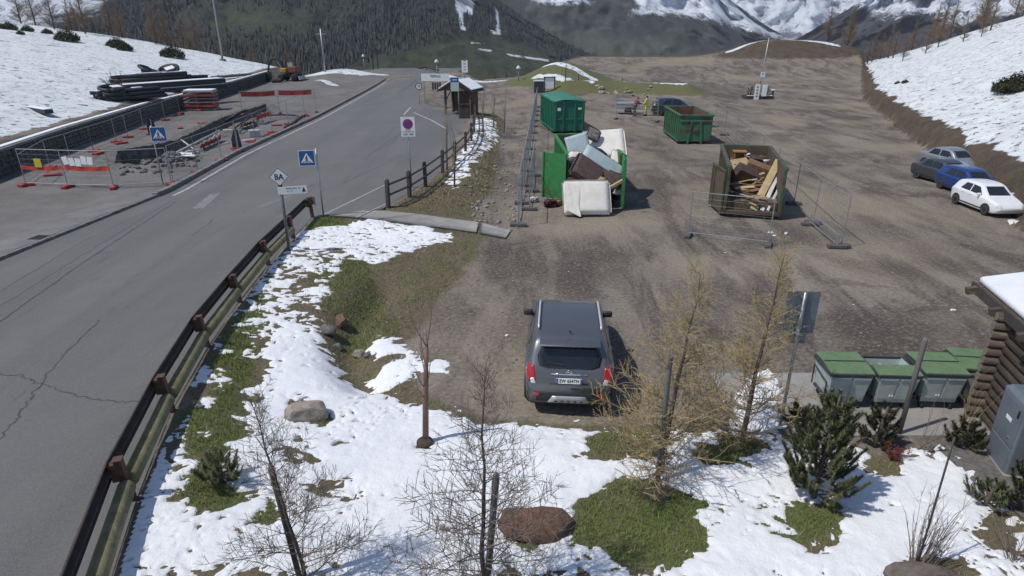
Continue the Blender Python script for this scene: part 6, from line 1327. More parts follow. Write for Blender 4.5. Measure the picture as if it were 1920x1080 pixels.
# retaining wall
wallm = mat('wall_stone', (.105, .102, .095), (.055, .054, .050), 2.5, .9, c3=(.15, .145, .13), bmp=.6, bscale=8, bdist=.05); mortar = mat('wall_mortar', (.05, .05, .047), (.07, .068, .063), 3, .95)
rw = thing('retaining_wall', 'long dark stone retaining wall with a concrete coping below the snowy slope', 'wall', (0, 0, 0))
WP = [WALL[0]] + WALL[1:]; WS = []
for a, c in zip(WP[:-1], WP[1:]):
    L_ = math.dist(a, c); k_ = max(1, int(L_ / 4))
    for k in range(k_): WS.append((a[0] + (c[0] - a[0]) * k / k_, a[1] + (c[1] - a[1]) * k / k_))
WS.append(WP[-1]); TOP = 1.40
for a, c in zip(WS[:-1], WS[1:]):
    d = Vector((c[0] - a[0], c[1] - a[1])); an = math.atan2(d.y, d.x); mid = ((a[0] + c[0]) / 2, (a[1] + c[1]) / 2)
    MB().box((mid[0], mid[1], (TOP + .2) / 2), (d.length + .01, .42, TOP + .5), rot=(0, 0, an)).build('wall_core', mortar, rw)
    MB().box((mid[0], mid[1], TOP + .30), (d.length - .015, .50, .14), rot=(0, 0, an), bev=.02).build('coping', mat('coping_concrete', (.20, .195, .185), (.14, .135, .13), 2, .9), rw)
    MB().box((mid[0] - .1, mid[1], TOP + .40), (d.length - .2, .36, .07), rot=(0, 0, an), bev=.03).build('snow_cap', snm, rw)
rgw = random.Random(9); st_ = [rock_mesh('stone', 60 + k, 1, 1.0) for k in range(6)]; rest = MB(); cnt = 0; big = []
for i in range(len(WS) - 1):
    a, c = Vector(WS[i]), Vector(WS[i + 1]); d = (c - a); an = math.atan2(d.y, d.x); nrm = Vector((d.y, -d.x)).normalized(); z = .45
    while z < TOP + .15:
        hh_ = rgw.uniform(.26, .40); s_ = -rgw.random() * .3
        while s_ < d.length:
            wd = rgw.uniform(.3, .65); q = a + d.normalized() * (s_ + wd / 2) + nrm * .20; big.append((q.x, q.y, z + hh_ / 2, wd, hh_, an)); s_ += wd * .96
        z += hh_ * .95
big.sort(key=lambda q: q[1])
for k, (x, y, z, wd, hh_, an) in enumerate(big):
    me = st_[rgw.randint(0, 5)]
    if k < 300:
        o = link('stone', me, wallm, rw, (x, y, z)); o.scale = (wd * .60, .13, hh_ * .60); o.rotation_euler = (0, rgw.uniform(-.1, .1), an)
    else: rest.add([tuple(v.co) for v in me.vertices], [tuple(f.vertices) for f in me.polygons], Matrix.Translation((x, y, z)) @ Matrix.Rotation(an, 4, 'Z') @ Matrix.Diagonal((wd * .60, .13, hh_ * .60, 1)))
for me in st_: me.materials.clear(); me.materials.append(wallm)
o = rest.build('stonework', wallm, rw, fix=False); o['kind'] = 'stuff'
# ---- mesh fence panels
redp = mat('site_red', (.36, .045, .035), (.28, .035, .03), 4, .7); fence_w = mat('fence_steel', (.33, .34, .35), (.26, .27, .28), 9, .5, .5); blk = mat('fence_foot', (.10, .10, .10), (.07, .07, .07), 5, .9)
FP = {}
def fence_proto(L, Hh):
    key = (round(L, 1), Hh)
    if key in FP: return FP[key]
    fr = [MB().tube([(x, 0, .12), (x, 0, Hh)], .021, 6).mesh('upright') for x in (0, L)] + [MB().tube([(0, 0, z), (L, 0, z)], .018, 6).mesh('cross_tube') for z in (.16, Hh - .02)]
    mb = MB(); nv = int(L / .24)
    for k in range(1, nv): mb.tube([(L * k / nv, 0, .16), (L * k / nv, 0, Hh - .02)], .0026, 3, cap=False)
    for k in range(1, 7): mb.tube([(0, 0, .16 + (Hh - .18) * k / 7), (L, 0, .16 + (Hh - .18) * k / 7)], .0026, 3, cap=False)
    FP[key] = (fr, mb.mesh('wire_mesh'), MB().box((0, 0, .07), (.24, .66, .14), bev=.03).mesh('foot')); return FP[key]
def fence(P_, label, group, Hh=1.95, footm=None, foot_rot=0.0, zs=None):
    out = []
    for i, (a, c) in enumerate(zip(P_[:-1], P_[1:])):
        a = Vector(a); c = Vector(c); L = (c - a).length; fr, wm, ft = fence_proto(L, Hh); an = math.atan2(c.y - a.y, c.x - a.x); z = max(Hs(a.x, a.y), Hs(c.x, c.y)) if zs is None else zs
        t = thing('fence_panel', label, 'fence panel', (a.x, a.y, z), an, group)
        sc = L / round(L, 1) if round(L, 1) else 1
        for q in fr: link(q.name.split('.')[0], q, fence_w, t)
        o = link('wire_mesh', wm, fence_w, t); o['kind'] = 'stuff'
        o = link('foot', ft, footm or blk, t, (0, 0, 0))
        if i == len(P_) - 2: link('foot', ft, footm or blk, t, (L, 0, 0))
        out.append((t, L))
    return out
def gp(pts, z=.5): return [G(u, v, z) for u, v in pts]
f1 = fence(gp([(50, 349), (128, 352), (214, 354), (322, 347)]), 'steel mesh fence panel with red feet across the near end of the site', 'mesh fences across the site end', 1.75, redp)
f2 = fence(gp([(326, 347), (372, 324), (416, 302), (447, 285), (480, 267), (511, 250), (541, 234), (572, 218)]), 'steel mesh fence panel with red feet along the kerb of the site', 'mesh fences along the kerb', 1.85, redp)
f3 = fence(gp([(50, 349), (95, 316), (133, 302), (176, 285), (219, 268), (240, 258), (270, 243), (310, 226), (338, 214), (372, 208)]), 'steel mesh fence panel with red feet along the retaining wall', 'mesh fences along the wall', 1.5, redp)
f4 = fence(gp([(455, 216), (525, 213), (593, 211)]), 'steel mesh fence panel with a red strip behind the trench', 'mesh fences behind the trench', 2.0, redp)
def band(t, L, z0, z1, x0=0.0, x1=None, m=redp, name='warning_band'):
    x1 = L if x1 is None else x1; V = []; F = []; n = 10
    for k in range(n + 1):
        f = k / n; sag = .05 * math.sin(math.pi * f); V += [(x0 + (x1 - x0) * f, -.03 + .015 * math.sin(k * 1.7), z0 - sag), (x0 + (x1 - x0) * f, -.03 + .012 * math.sin(k * 1.3 + 1), z1 - sag)]
    for k in range(n): F.append((2 * k, 2 * k + 2, 2 * k + 3, 2 * k + 1))
    return MB().add(V, F).build(name, m, t)
orange = mat('orange_red_net', (.50, .06, .035), (.40, .045, .03), 8, .7)
f1[0][0]['label'] = 'mesh fence panel with an orange band and a yellow notice'; f1[1][0]['label'] = 'mesh fence panel with an orange band and white notices'; f1[2][0]['label'] = 'plain mesh fence panel joining the notices panel to the kerb'
for t, _ in f1: del t['group']
band(f1[0][0], f1[0][1], .82, 1.0, m=orange); band(f1[1][0], f1[1][1], .84, 1.06, .1, m=orange)
for t, L in f4: band(t, L, 1.55, 1.95, .1, L - .2)
MB().box((1.0, -.05, 1.12), (.36, .02, .40), bev=.005).build('notice', mat('yellow_sign', (.58, .45, .03), (.5, .38, .03), 5, .5), f1[0][0])
for k, (x, z) in enumerate(((.25, 1.28), (.55, 1.22), (.85, 1.2), (1.15, 1.3), (1.45, 1.28))): MB().box((x, -.05, z), (.26, .012, .36), rot=(0, .1 * (k - 2), 0)).build('notice', white, f1[1][0])
# timber and pipe litter, stacks
def item(name, label, cat, u, v, z, m, dims, rot=(0, 0, 0), group=None, bev=.015, base=True):
    x, y = G(u, v, z); zz = max(z, Hs(x, y)) if base else z
    o = MB().box((0, 0, dims[2] / 2), dims, bev=bev).build(name, m, None, loc=(x, y, zz)); o.rotation_euler = rot; return tag(o, label, cat, group)
blacks = mat('black_pipe', (.014, .014, .018), (.024, .023, .028), 4, .55); palew = mat('pale_pipe', (.45, .45, .43), (.34, .34, .33), 4, .6)
# white scaffold tubes over the trench
def bar(label, a, c, r, m, name='pipe', cat='pipe', group=None):
    (ua, va, za), (uc, vc, zc_) = a, c; A = Vector((*G(ua, va, za), za)); C_ = Vector((*G(uc, vc, zc_), zc_)); o = MB().tube([(0, 0, 0), C_ - A], r, 8).build(name, m, None, loc=A, smooth=True); return tag(o, label, cat, group)
bar('long pale pipe lying across the trench at the crossing sign', (284, 310, .6), (412, 245, 1.3), .07, palew); bar('pale pipe propped across the long pale pipe', (310, 290, .6), (380, 280, .9), .05, palew, group='pale pipes at the trench'); bar('pale pipe propped across the long pale pipe', (340, 262, 1.0), (372, 286, .6), .05, palew, group='pale pipes at the trench'); bar('pale pipe leaning beside the red netting', (396, 264, .65), (408, 246, 1.1), .05, palew, group='pale pipes by the netting'); bar('pale pipe leaning beside the red netting', (402, 264, .65), (414, 246, 1.1), .05, palew, group='pale pipes by the netting'); bar('pale pipe lying level above the trench', (418, 244, .75), (446, 244, .75), .06, palew)
def hose(label, pts, r, m=blacks):
    P_ = [Vector((*G(u, v, z), z)) for u, v, z in pts]; A = P_[0].copy(); S_ = crom([tuple(q - A) for q in P_], np.linspace(0, len(P_) - 1, 6 * len(P_))); o = MB().tube([tuple(q) for q in S_], r, 7).build('hose', m, None, loc=A, smooth=True); return tag(o, label, 'hose')
hose('thick black hose rising out of the trench', [(425, 226, .6), (440, 217, 1.0), (455, 209, 1.2), (464, 206, 1.3)], .11); hose('long black hose arching over the site towards the kerb', [(440, 240, .8), (470, 221, 1.0), (510, 216, .9), (550, 216, .7), (563, 220, .56)], .06); hose('black hose lying along the kerb of the site', [(533, 239, .6), (548, 231, .62), (560, 222, .6), (575, 214, .6)], .07); hose('black hose looping beside the orange netting', [(450, 250, .6), (463, 222, 1.1), (480, 214, 1.0), (486, 222, .8), (470, 240, .62)], .05)
def net(label, pts, m=redp):
    P_ = [Vector((*G(u, v, z), z)) for u, v, z in pts]; A = P_[0].copy(); V = []; F = []; nn = 12
    for k in range(nn + 1):
        f = k / nn; a = P_[0].lerp(P_[1], f) - A; c = P_[3].lerp(P_[2], f) - A; w_ = Vector((0, .05 * math.sin(k * 1.9), .06 * math.sin(k * 2.3)))
        V += [a + w_, (a + c) / 2 - w_, c + w_]
    for k in range(nn): F += [(3 * k, 3 * k + 3, 3 * k + 4, 3 * k + 1), (3 * k + 1, 3 * k + 4, 3 * k + 5, 3 * k + 2)]
    o = MB().add(V, F).build('safety_net', m, None, loc=A); md = o.modifiers.new('s', 'SOLIDIFY'); md.thickness = .015; return tag(o, label, 'netting')
net('red safety netting sagging along the trench edge', [(376, 280, .55), (414, 262, .55), (414, 254, .9), (376, 272, .9)]); net('orange red netting draped over posts near the hoses', [(480, 226, .8), (508, 216, .9), (508, 208, 1.25), (482, 216, 1.25)], orange); net('crumpled dark red netting lying beside the trench', [(450, 240, .55), (480, 230, .55), (476, 226, .95), (452, 234, .9)])
# formwork pallet stack
pm = mat('formwork_board', (.30, .27, .23), (.22, .19, .16), 3, .85); p = G(381, 206, .5); t = thing('pallet_stack', 'stack of pale formwork boards with red edges and snow on top', 'pallet stack', (p[0], p[1], .5), R(8))
for k in range(6):
    MB().box((0, 0, .14 + k * .30), (2.7, 1.5, .09), bev=.01).build('board', pm, t)
    for x in (-1.2, 0, 1.2): MB().box((x, 0, .28 + k * .30 - .24), (.12, 1.4, .14)).build('batten', redp if k in (1, 3, 4) else pm, t)
    if k in (1, 4): MB().box((0, -.78, .14 + k * .30), (2.9, .05, .16)).build('red_edge', redp, t)
MB().box((0, .1, 1.76), (2.5, 1.3, .10), bev=.04).build('snow_cap', snm, t)
# dark person-size road posts etc: warning cones bundle, folded boards
for u, v, l in ((446, 279, 'dark folded warning board leaning on a red foot by the kerb'), (287, 252, 'dark narrow warning board standing behind the trench')):
    p = G(u, v, .5); t = thing('warning_board', l, 'barrier', (p[0], p[1], .5), R(30)); MB().add([(-.28, 0, 0), (.28, 0, 0), (.18, .1, 1.1), (-.02, .12, 1.25), (-.28, .05, .6), (-.28, .1, 0), (.28, .1, 0), (.18, .16, 1.1), (-.02, .18, 1.25), (-.28, .12, .6)], [(0, 1, 2, 3, 4), (9, 8, 7, 6, 5), (0, 5, 6, 1), (1, 6, 7, 2), (2, 7, 8, 3), (3, 8, 9, 4), (4, 9, 5, 0)]).build('board', blacks, t); MB().box((.02, -.02, .55), (.06, .03, 1.0)).build('pale_strut', palew, t); MB().box((0, .05, .04), (.8, .5, .08)).build('foot', redp, t)
item('crate', 'small pale crate standing on the gravel near the kerb', 'crate', 478, 256, .5, palew, (.7, .6, .45), (0, 0, .4)); 
for k, (u, v) in enumerate(((292, 214), (100, 330), (228, 270), (185, 289), (338, 241), (378, 232), (506, 254), (520, 236), (575, 228), (470, 266))): item('barrier_foot', 'loose red plastic fence foot lying on the site gravel', 'fence foot', u, v, .5, redp, (.75, .3, .12), (0, 0, k * .5), 'loose red fence feet')
# rubble heap
rb_ = MB(); rgr = random.Random(3)
for k in range(240):
    x = rgr.gauss(-19.0, .85); y = rgr.gauss(34.3, 1.1); vs, fs = rv[rgr.randint(0, 3)]; s_ = rgr.uniform(.06, .2); rb_.add(vs, fs, Matrix.Translation((x, y, Hs(x, y) + s_ * .3)) @ Matrix.Rotation(rgr.random() * 6, 4, 'Z') @ Matrix.Scale(s_, 4))
o = kind(rb_.build('rubble', greyst, None, fix=False), 'stuff'); o['label'] = 'heap of broken stones beside the trench'; o['category'] = 'rubble'
for k, (u, v) in enumerate(((322, 290), (345, 288), (352, 292), (336, 293))): item('white_sheet', 'white scrap sheet lying on the stone heap', 'sheet', u, v, .85, white, (.8, .35, .02), (.1, .1, k * .4), 'white scraps on the stone heap', 0)
# ---- material store on the slope behind the wall
def pos(u, v): p = GH(u, v); return p
def panel_stack(label, u, v, L, W_, n, rz, th=.22, snowy=True, m=blacks):
    p = pos(u, v); t = thing('beam_stack', label, 'stack', p, rz)
    for k in range(n):
        MB().box((0, 0, .12 + k * (th + .10)), (L, W_, th), bev=.02).build('panel', m, t)
        if k < n: MB().box((0, 0, .12 + k * (th + .10) + th / 2 + .035), (L * .97, W_ * .94, .06), bev=.02).build('snow_layer', snm, t)
    return t
panel_stack('long dark panel stack with snow between its layers on the slope', 330, 170, 10.0, 1.3, 2, R(58), .42); panel_stack('stack of dark beams with snow between layers near the excavator', 475, 128, 7.0, 1.6, 3, R(28), .42); panel_stack('short dark beam stack beside the larger beam stack', 445, 127, 3.5, 1.5, 1, R(20), .45)
panel_stack('low dark planks lying in snow by the left end of the wall', 75, 210, 3.0, .5, 1, R(-35), .25)
def coil(label, u, v, r, nturn, tube, seed, tilt=(0, 0)):
    p = pos(u, v); rg = random.Random(seed); t = thing('pipe_coil', label, 'pipe coil', p, rg.uniform(0, 3))
    for k in range(nturn):
        pts = []; a0 = rg.uniform(0, 6); dz = tube + k * tube * 1.5; rr_ = r * rg.uniform(.85, 1.05); ox, oy = rg.uniform(-.15, .15), rg.uniform(-.15, .15); tx, ty = rg.uniform(-.12, .12) + tilt[0], rg.uniform(-.12, .12) + tilt[1]
        for q in range(21):
            a = a0 + q * 2 * math.pi / 20; pts.append((ox + rr_ * math.cos(a), oy + rr_ * math.sin(a), dz + rr_ * (tx * math.cos(a) + ty * math.sin(a)) + abs(rr_ * .2)))
        MB().tube(pts, tube, 7).build('loop', blacks, t, smooth=True)
    MB().lathe([(r * .86, .05), (r * .86, nturn * tube * 1.25), (r * .5, nturn * tube * 1.5)], 14, Matrix.Rotation(tilt[1] * .6, 4, 'X')).build('core', blacks, t, smooth=True)
    MB().box((.2, 0, nturn * tube * 1.5 + .22), (r * .9, r * .6, .07), rot=(tilt[1], -tilt[0], .4), bev=.03).build('snow_cap', snm, t); return t
coil('low heap of black pipe coils behind the long panel stack', 318, 150, 1.0, 4, .16, 1, (.25, .45)); coil('slumped black pipe coil above the loose pipes', 290, 152, .9, 4, .15, 7, (-.3, .4)); coil('low black pipe coils at the left end of the pipe store', 218, 188, .85, 4, .14, 3, (0, .2))
def pipe_bundle(label, u, v, L, rows, r, rz):
    p = pos(u, v); t = thing('pipe_stack', label, 'pipe stack', p, rz); me = MB().tube([(-L / 2, 0, 0), (L / 2, 0, 0)], r, 9).mesh('pipe', True); rg = random.Random(u)
    for j, nn in enumerate(rows):
        for i in range(nn):
            o = link('pipe', me, blacks, t, (rg.uniform(-.5, .5), (i - (nn - 1) / 2) * r * 2.05, r + j * r * 1.75)); o.rotation_euler = (0, 0, rg.uniform(-.02, .02))
    for i in range(4): MB().box((rg.uniform(-L * .4, L * .4), rg.uniform(-r, r) * 2, r * 2.0 + (len(rows) - 1) * r * 1.75 + .02), (L * rg.uniform(.15, .4), r * 3, .06), rot=(0, 0, rg.uniform(-.1, .1)), bev=.02).build('snow_patch', snm, t)
pipe_bundle('tall stack of long black pipes behind the panel stack', 288, 163, 7.0, (6, 5, 4, 3), .17, R(62)); pipe_bundle('low stack of black pipes dusted with snow by the wall', 240, 186, 5.0, (6, 5, 3), .15, R(60)); pipe_bundle('loose black pipes lying between the coils and beams', 352, 152, 4.5, (5, 3), .15, R(40))
for k, (u0, v0, u1, v1) in enumerate(((395, 165, 410, 146), (400, 166, 470, 142), (408, 162, 480, 140), (372, 172, 400, 158))):
    a, c = pos(u0, v0), pos(u1, v1); o = MB().tube([(0, 0, .15), c - a + Vector((0, 0, .2))], .16, 6).build('timber_beam', mat('grey_timber', (.13, .12, .115), (.08, .075, .07), 4, .9), None, loc=a); tag(o, 'grey timber beam lying on top of the retaining wall', 'beam', 'grey beams above the wall')
shrub('bare dark brush sticking out beside the pipe coils', 222, 172, 40, 1.9, 1.3, 15, blacks, .03, 'brush_pile', bias=(-.4, 0))
# ---- excavator
yel = mat('excavator_yellow', (.42, .24, .03), (.34, .19, .03), 4, .6); exd = mat('excavator_dark', (.022, .022, .027), (.035, .034, .037), 4, .6); exr = mat('excavator_red', (.20, .05, .04), (.14, .04, .03), 4, .6)
p = G(545, 153, .5); ex = thing('excavator', 'wheeled excavator with an orange body and folded dark arm beside the wall', 'excavator', (p[0], p[1], Hs(p[0], p[1])), R(-6))
for x in (-.9, 1.0):
    for y in (-.85, .85): MB().lathe([(.2, -.2), (.46, -.2), (.5, -.1), (.5, .1), (.46, .2), (.2, .2)], 16, Matrix.Translation((x, y, .5)) @ Matrix.Rotation(R(90), 4, 'X')).build('wheel', tyre, ex, smooth=True)
MB().box((0, 0, .75), (2.6, 1.2, .35), bev=.05).build('chassis', exd, ex); MB().box((1.75, 0, .45), (.15, 2.0, .5), rot=(0, -.3, 0)).build('dozer_blade', palew, ex)
MB().lathe([(.6, .9), (.6, 1.1)], 16).build('turntable', exd, ex); MB().box((.75, .1, 1.55), (1.2, 1.9, .85), bev=.1).build('engine_cover', exr, ex); MB().box((-.55, -.5, 1.45), (.9, .9, .6), bev=.1).build('front_body', yel, ex)
cb = MB().box((.15, .5, 1.2), (1.0, .9, .25), bev=.05).build('cab_floor', exd, ex)
for x in (-.32, .62):
    for y in (.08, .92): MB().box((x, y, 1.95), (.09, .09, 1.45)).build('cab_pillar', exd, ex)
MB().box((.15, .5, 2.72), (1.1, 1.0, .12), bev=.03).build('cab_roof', exd, ex); MB().box((.15, .10, 2.0), (.8, .02, 1.1)).build('cab_window', mat('cab_glass', (.35, .40, .30), (.25, .3, .24), 3, .2), ex); MB().box((-.33, .5, 2.0), (.02, .7, 1.1)).build('cab_window', glass, ex)
MB().tube([(-.6, -.2, 1.5), (-1.0, -.2, 2.6), (-1.6, -.2, 3.05), (-2.3, -.2, 2.95)], [.20, .24, .22, .16], 6).build('boom', exd, ex); MB().tube([(-2.25, -.2, 3.0), (-2.75, -.2, 2.3), (-3.1, -.2, 1.1)], [.17, .16, .12], 6).build('stick', exd, ex); MB().tube([(-.9, -.2, 1.6), (-1.55, -.2, 2.75)], .08, 6).build('hydraulic_ram', galv, ex)
MB().prism([(-3.4, 1.15), (-2.85, 1.1), (-2.75, .5), (-3.0, .12), (-3.55, .1), (-3.3, .5)], -.6, .2, Matrix(((1, 0, 0, 0), (0, 0, 1, 0), (0, 1, 0, 0), (0, 0, 0, 1)))).build('bucket', exd, ex)
item('earth_heap', 'dark mound of earth clods next to the excavator', 'earth', 519, 155, .5, mat('soil', (0, 0, 0)), (1.4, 1.2, .5), (0, 0, .3), None, .2)
# ================================================================ fences on the lot
f5 = [(0.25 + (2.55 - .25) * k / 12, 24.2 + (66 - 24.2) * k / 12) for k in range(13)]
fence(f5, 'steel mesh fence panel in the long row left of the containers', 'long mesh fence row', 2.0)
fence([(.75, 26.6), (1.0, 30.0), (1.2, 33.5)], 'steel mesh fence panel leaning doubled behind the long fence row', 'doubled fence panels', 1.9)
f6 = [G(1576, 464), G(1524, 420), G(1488, 384), G(1452, 348), G(1425, 318), G(1400, 294), G(1378, 273), G(1358, 254), G(1340, 238)]
fence(f6, 'steel mesh fence panel in the row right of the wood skip', 'mesh fence row by the wood skip', 1.9); fence([(11.75, 21.5), (12.0, 24.3)], 'second fence panel laid against the end of the right fence row', None, .5)
fence([G(1290, 443), G(1440, 461)], 'single mesh fence panel standing across the front of the wood skip', None, 1.75)
fence([G(1155, 224), G(1232, 229)], 'single mesh fence panel beside the trailer', None, 1.8)
for u, v in ((1510, 345), (1526, 352), (1380, 282)):
    pass
# ================================================================ bulky waste
matw = mat('mattress_white', (.66, .63, .57), (.58, .55, .49), 3, .9, bmp=.5, bscale=5, bdist=.05); pblue = mat('pale_blue_board', (.42, .50, .51), (.34, .42, .43), 3, .8); brn = mat('brown_upholstery', (.105, .066, .058), (.065, .042, .038), 8, .95, bmp=.4); tan = mat('tan_board', (.42, .30, .15), (.34, .24, .12), 3, .8, stretch=(1, .2, 1)); pat = mat('patterned_cushion', (.20, .18, .165), (.09, .08, .075), 9, .95, p=(.46, .54)); lwood = mat('light_plank', (.46, .35, .19), (.36, .27, .14), 3, .8); mwood = mat('mid_brown_wood', (.20, .115, .060), (.14, .08, .045), 3, .7); dwood = mat('dark_wood', (.075, .050, .038), (.05, .035, .028), 3, .75); cardb = mat('cardboard', (.36, .26, .16), (.29, .20, .12), 3, .9); wht = mat('white_board', (.62, .62, .60), (.54, .54, .53), 3, .6)
def soft(name, label, cat, loc, dims, rot, m, bev=.07, sub=2, puff=.04, group=None, seed=0, sag=.0):
    """upholstered or padded block: bevelled, subdivided, puffed"""
    bm = bmesh.new(); bmesh.ops.create_cube(bm, size=1.0); bmesh.ops.subdivide_edges(bm, edges=bm.edges, cuts=6, use_grid_fill=True); rg = random.Random(seed)
    ph = [rg.uniform(0, 6) for k in range(4)]
    for v in bm.verts:
        x, y, z = v.co * 2; v.co = Vector((x * dims[0] / 2, y * dims[1] / 2, z * dims[2] / 2)); k = (1 - x * x) * (1 - z * z) if dims[1] <= min(dims[0], dims[2]) else (1 - x * x) * (1 - y * y); ax = 1 if dims[1] <= min(dims[0], dims[2]) else 2
        v.co[ax] += math.copysign(1, (y, z)[ax - 1]) * puff * k + (puff * .5) * math.sin(3 * x + ph[0]) * math.sin(2.5 * (z if ax == 1 else y) + ph[1])
        v.co[ax] += sag * ((x * x) - .4)
    me = bpy.data.meshes.new(name); bmesh.ops.bevel(bm, geom=[e for e in bm.edges if e.calc_face_angle(0) > 1.0], offset=bev, segments=3, affect='EDGES'); bm.to_mesh(me); bm.free(); me.polygons.foreach_set('use_smooth', [True] * len(me.polygons))
    o = link(name, me, m, None, loc); o.rotation_euler = rot; return tag(o, label, cat, group)
m1 = soft('mattress', 'big creased white mattress leaning at the front of the waste heap', 'mattress', (3.17, 26.05, .72), (2.05, .22, 1.55), (R(-36), 0, R(2)), matw, .09, puff=.03, sag=.04)
V = []; F = []
for i in range(7):
    for j in range(5): V.append((-.98 + i * .11 + .05 * math.sin(j * 2.0), -.15 - .035 * abs(math.sin(i * 1.9 + j * .7)), .70 - j * .33 - .06 * i))
for i in range(6):
    for j in range(4): F.append((i * 5 + j, i * 5 + j + 1, (i + 1) * 5 + j + 1, (i + 1) * 5 + j))
o = MB().add(V, F).build('creased_cover', matw, m1, smooth=True); md = o.modifiers.new('s', 'SOLIDIFY'); md.thickness = .03; md2 = o.modifiers.new('u', 'SUBSURF'); md2.levels = md2.render_levels = 2
soft('mattress', 'clean white mattress tilted on top of the waste heap', 'mattress', (4.22, 29.2, 2.42), (2.0, .24, 1.65), (R(-48), R(-6), R(-4)), matw, .09, puff=.03)
soft('mattress', 'thin pale blue mattress sliding diagonally over the waste heap', 'mattress', (4.05, 27.55, 1.92), (2.15, .14, .62), (R(-30), R(32), R(0)), pblue, .04, puff=.01)
soft('panel_board', 'pale grey blue panel standing at the top of the waste heap', 'panel', (2.98, 28.6, 2.5), (1.05, .07, .95), (R(-20), R(-14), R(10)), pblue, .02, puff=.005)
soft('cushion', 'grey patterned cushion between the panel and the white mattress', 'cushion', (3.72, 29.1, 2.88), (.62, .16, .60), (R(-35), R(25), 0), pat, .05)
soft('pillow', 'white pillow lying at the left rim of the waste container', 'pillow', (2.85, 27.75, 2.14), (.85, .28, .42), (R(-40), R(4), R(6)), matw, .1, puff=.05)
soft('broken_sofa', 'brown patterned sofa back lying tilted in the waste heap', 'sofa', (3.32, 27.15, 1.58), (1.55, .32, 1.2), (R(-42), R(34), R(0)), brn, .1, puff=.05); soft('broken_sofa', 'dark brown sofa seat jammed beside the right door', 'sofa', (4.3, 27.35, 1.15), (1.1, .55, .8), (R(-30), R(18), R(-10)), brn, .1, puff=.05)
soft('broken_sofa', 'dark sofa base buried low in the waste heap', 'sofa', (3.1, 27.35, .75), (1.4, .7, 1.0), (R(-10), R(4), 0), mat('maroon_cloth', (.075, .030, .030), (.05, .02, .022), 6, .95), .08); soft('mattress_bundle', 'rolled mattresses filling the middle of the container', 'mattress', (3.7, 29.0, 1.15), (2.1, 2.0, 1.5), (0, 0, 0), matw, .15, puff=.06)
soft('board', 'tan board sticking out above the leaning mattress', 'board', (3.6, 26.9, 1.32), (.95, .05, .38), (R(-45), R(14), 0), tan, .01, puff=0); soft('board', 'pale plank poking out by the right container door', 'board', (4.55, 26.75, 1.15), (.75, .12, .14), (0, R(-28), R(10)), lwood, .01, puff=0); soft('box', 'pale box among the waste beside the right door', 'box', (4.6, 27.2, .75), (.4, .4, .3), (0, .2, .3), wht, .02)
soft('blanket', 'crumpled dark blue cloth on the white mattress', 'blanket', (3.95, 28.45, 2.18), (.75, .10, .38), (R(-50), R(28), .2), mat('navy_cloth', (.020, .020, .060), (.03, .03, .07), 6, .95), .04, puff=.08, seed=3); soft('blanket', 'wrinkled cream cloth hanging over the white mattress edge', 'blanket', (4.75, 28.35, 1.95), (.62, .12, .75), (R(-40), R(8), -.2), matw, .05, puff=.07, seed=4)
soft('bag', 'dark red bag lying on the ground by the left door', 'bag', (1.72, 27.2, .14), (.55, .4, .26), (0, 0, .3), mat('dark_red_bag', (.085, .018, .022), (.06, .013, .017), 6, .8), .1, puff=.06); soft('bag', 'cream bag leaning on the dark red bag', 'bag', (2.05, 27.45, .16), (.36, .3, .3), (0, .2, .6), cardb, .1, puff=.06); soft('bag', 'white plastic bag at the foot of the long fence row', 'bag', (1.0, 28.0, .1), (.4, .3, .2), (0, 0, .5), wht, .08, puff=.05)
# ================================================================ scrap wood in the skip
Mw = wsk.matrix_basis.copy() if True else None
Mw = Matrix.Translation(wsk.location) @ Matrix.Rotation(wsk.rotation_euler[2], 4, 'Z')
def inskip(name, label, cat, loc, dims, rot, m, group=None, bev=.012):
    o = MB().box((0, 0, 0), dims, bev=bev).build(name, m, None); o.matrix_world = Mw @ Matrix.Translation(loc) @ Euler(rot).to_matrix().to_4x4(); o.location, o.rotation_euler, o.scale = o.matrix_world.decompose()[0], o.matrix_world.decompose()[1].to_euler(), (1, 1, 1); return tag(o, label, cat, group)
inskip('door_panel', 'long pale wooden door leaning diagonally in the wood skip', 'door', (.58, 1.10, 1.22), (.30, 2.9, .07), (R(38), R(18), R(-12)), lwood); inskip('white_board', 'long white board beside the pale door in the wood skip', 'board', (.83, 1.1, 1.10), (.16, 2.7, .05), (R(36), R(20), R(-8)), wht); inskip('white_board', 'short white board at the right wall of the wood skip', 'board', (.95, .75, .88), (.10, 2.0, .04), (R(34), R(30), R(-4)), wht)
inskip('cabinet', 'big brown cabinet lying tilted in the wood skip', 'cabinet', (-.25, 2.0, 1.35), (.95, .6, .75), (R(25), R(24), R(14)), dwood, bev=.02); inskip('chest', 'reddish brown chest lying behind the brown cabinet', 'chest', (.35, 2.7, 1.55), (1.0, .6, .5), (R(10), R(18), R(-6)), mwood, bev=.02)
cr = inskip('chair', 'orange brown wooden stool standing on the scrap wood', 'stool', (-.35, 4.2, 2.05), (.62, .5, .06), (0, 0, .1), mat('orange_wood', (.32, .16, .05), (.25, .12, .04), 3, .6)); cr.name = 'stool'
for x in (-.25, .25):
    for y in (-.2, .2): MB().box((x, y, -.33), (.06, .06, .62)).build('leg', mat('orange_wood', (0, 0, 0)), cr)
MB().box((0, 0, -.5), (.56, .44, .04)).build('shelf', mat('orange_wood', (0, 0, 0)), cr); MB().box((0, .22, -.3), (.5, .03, .4)).build('back_panel', mat('orange_wood', (0, 0, 0)), cr)
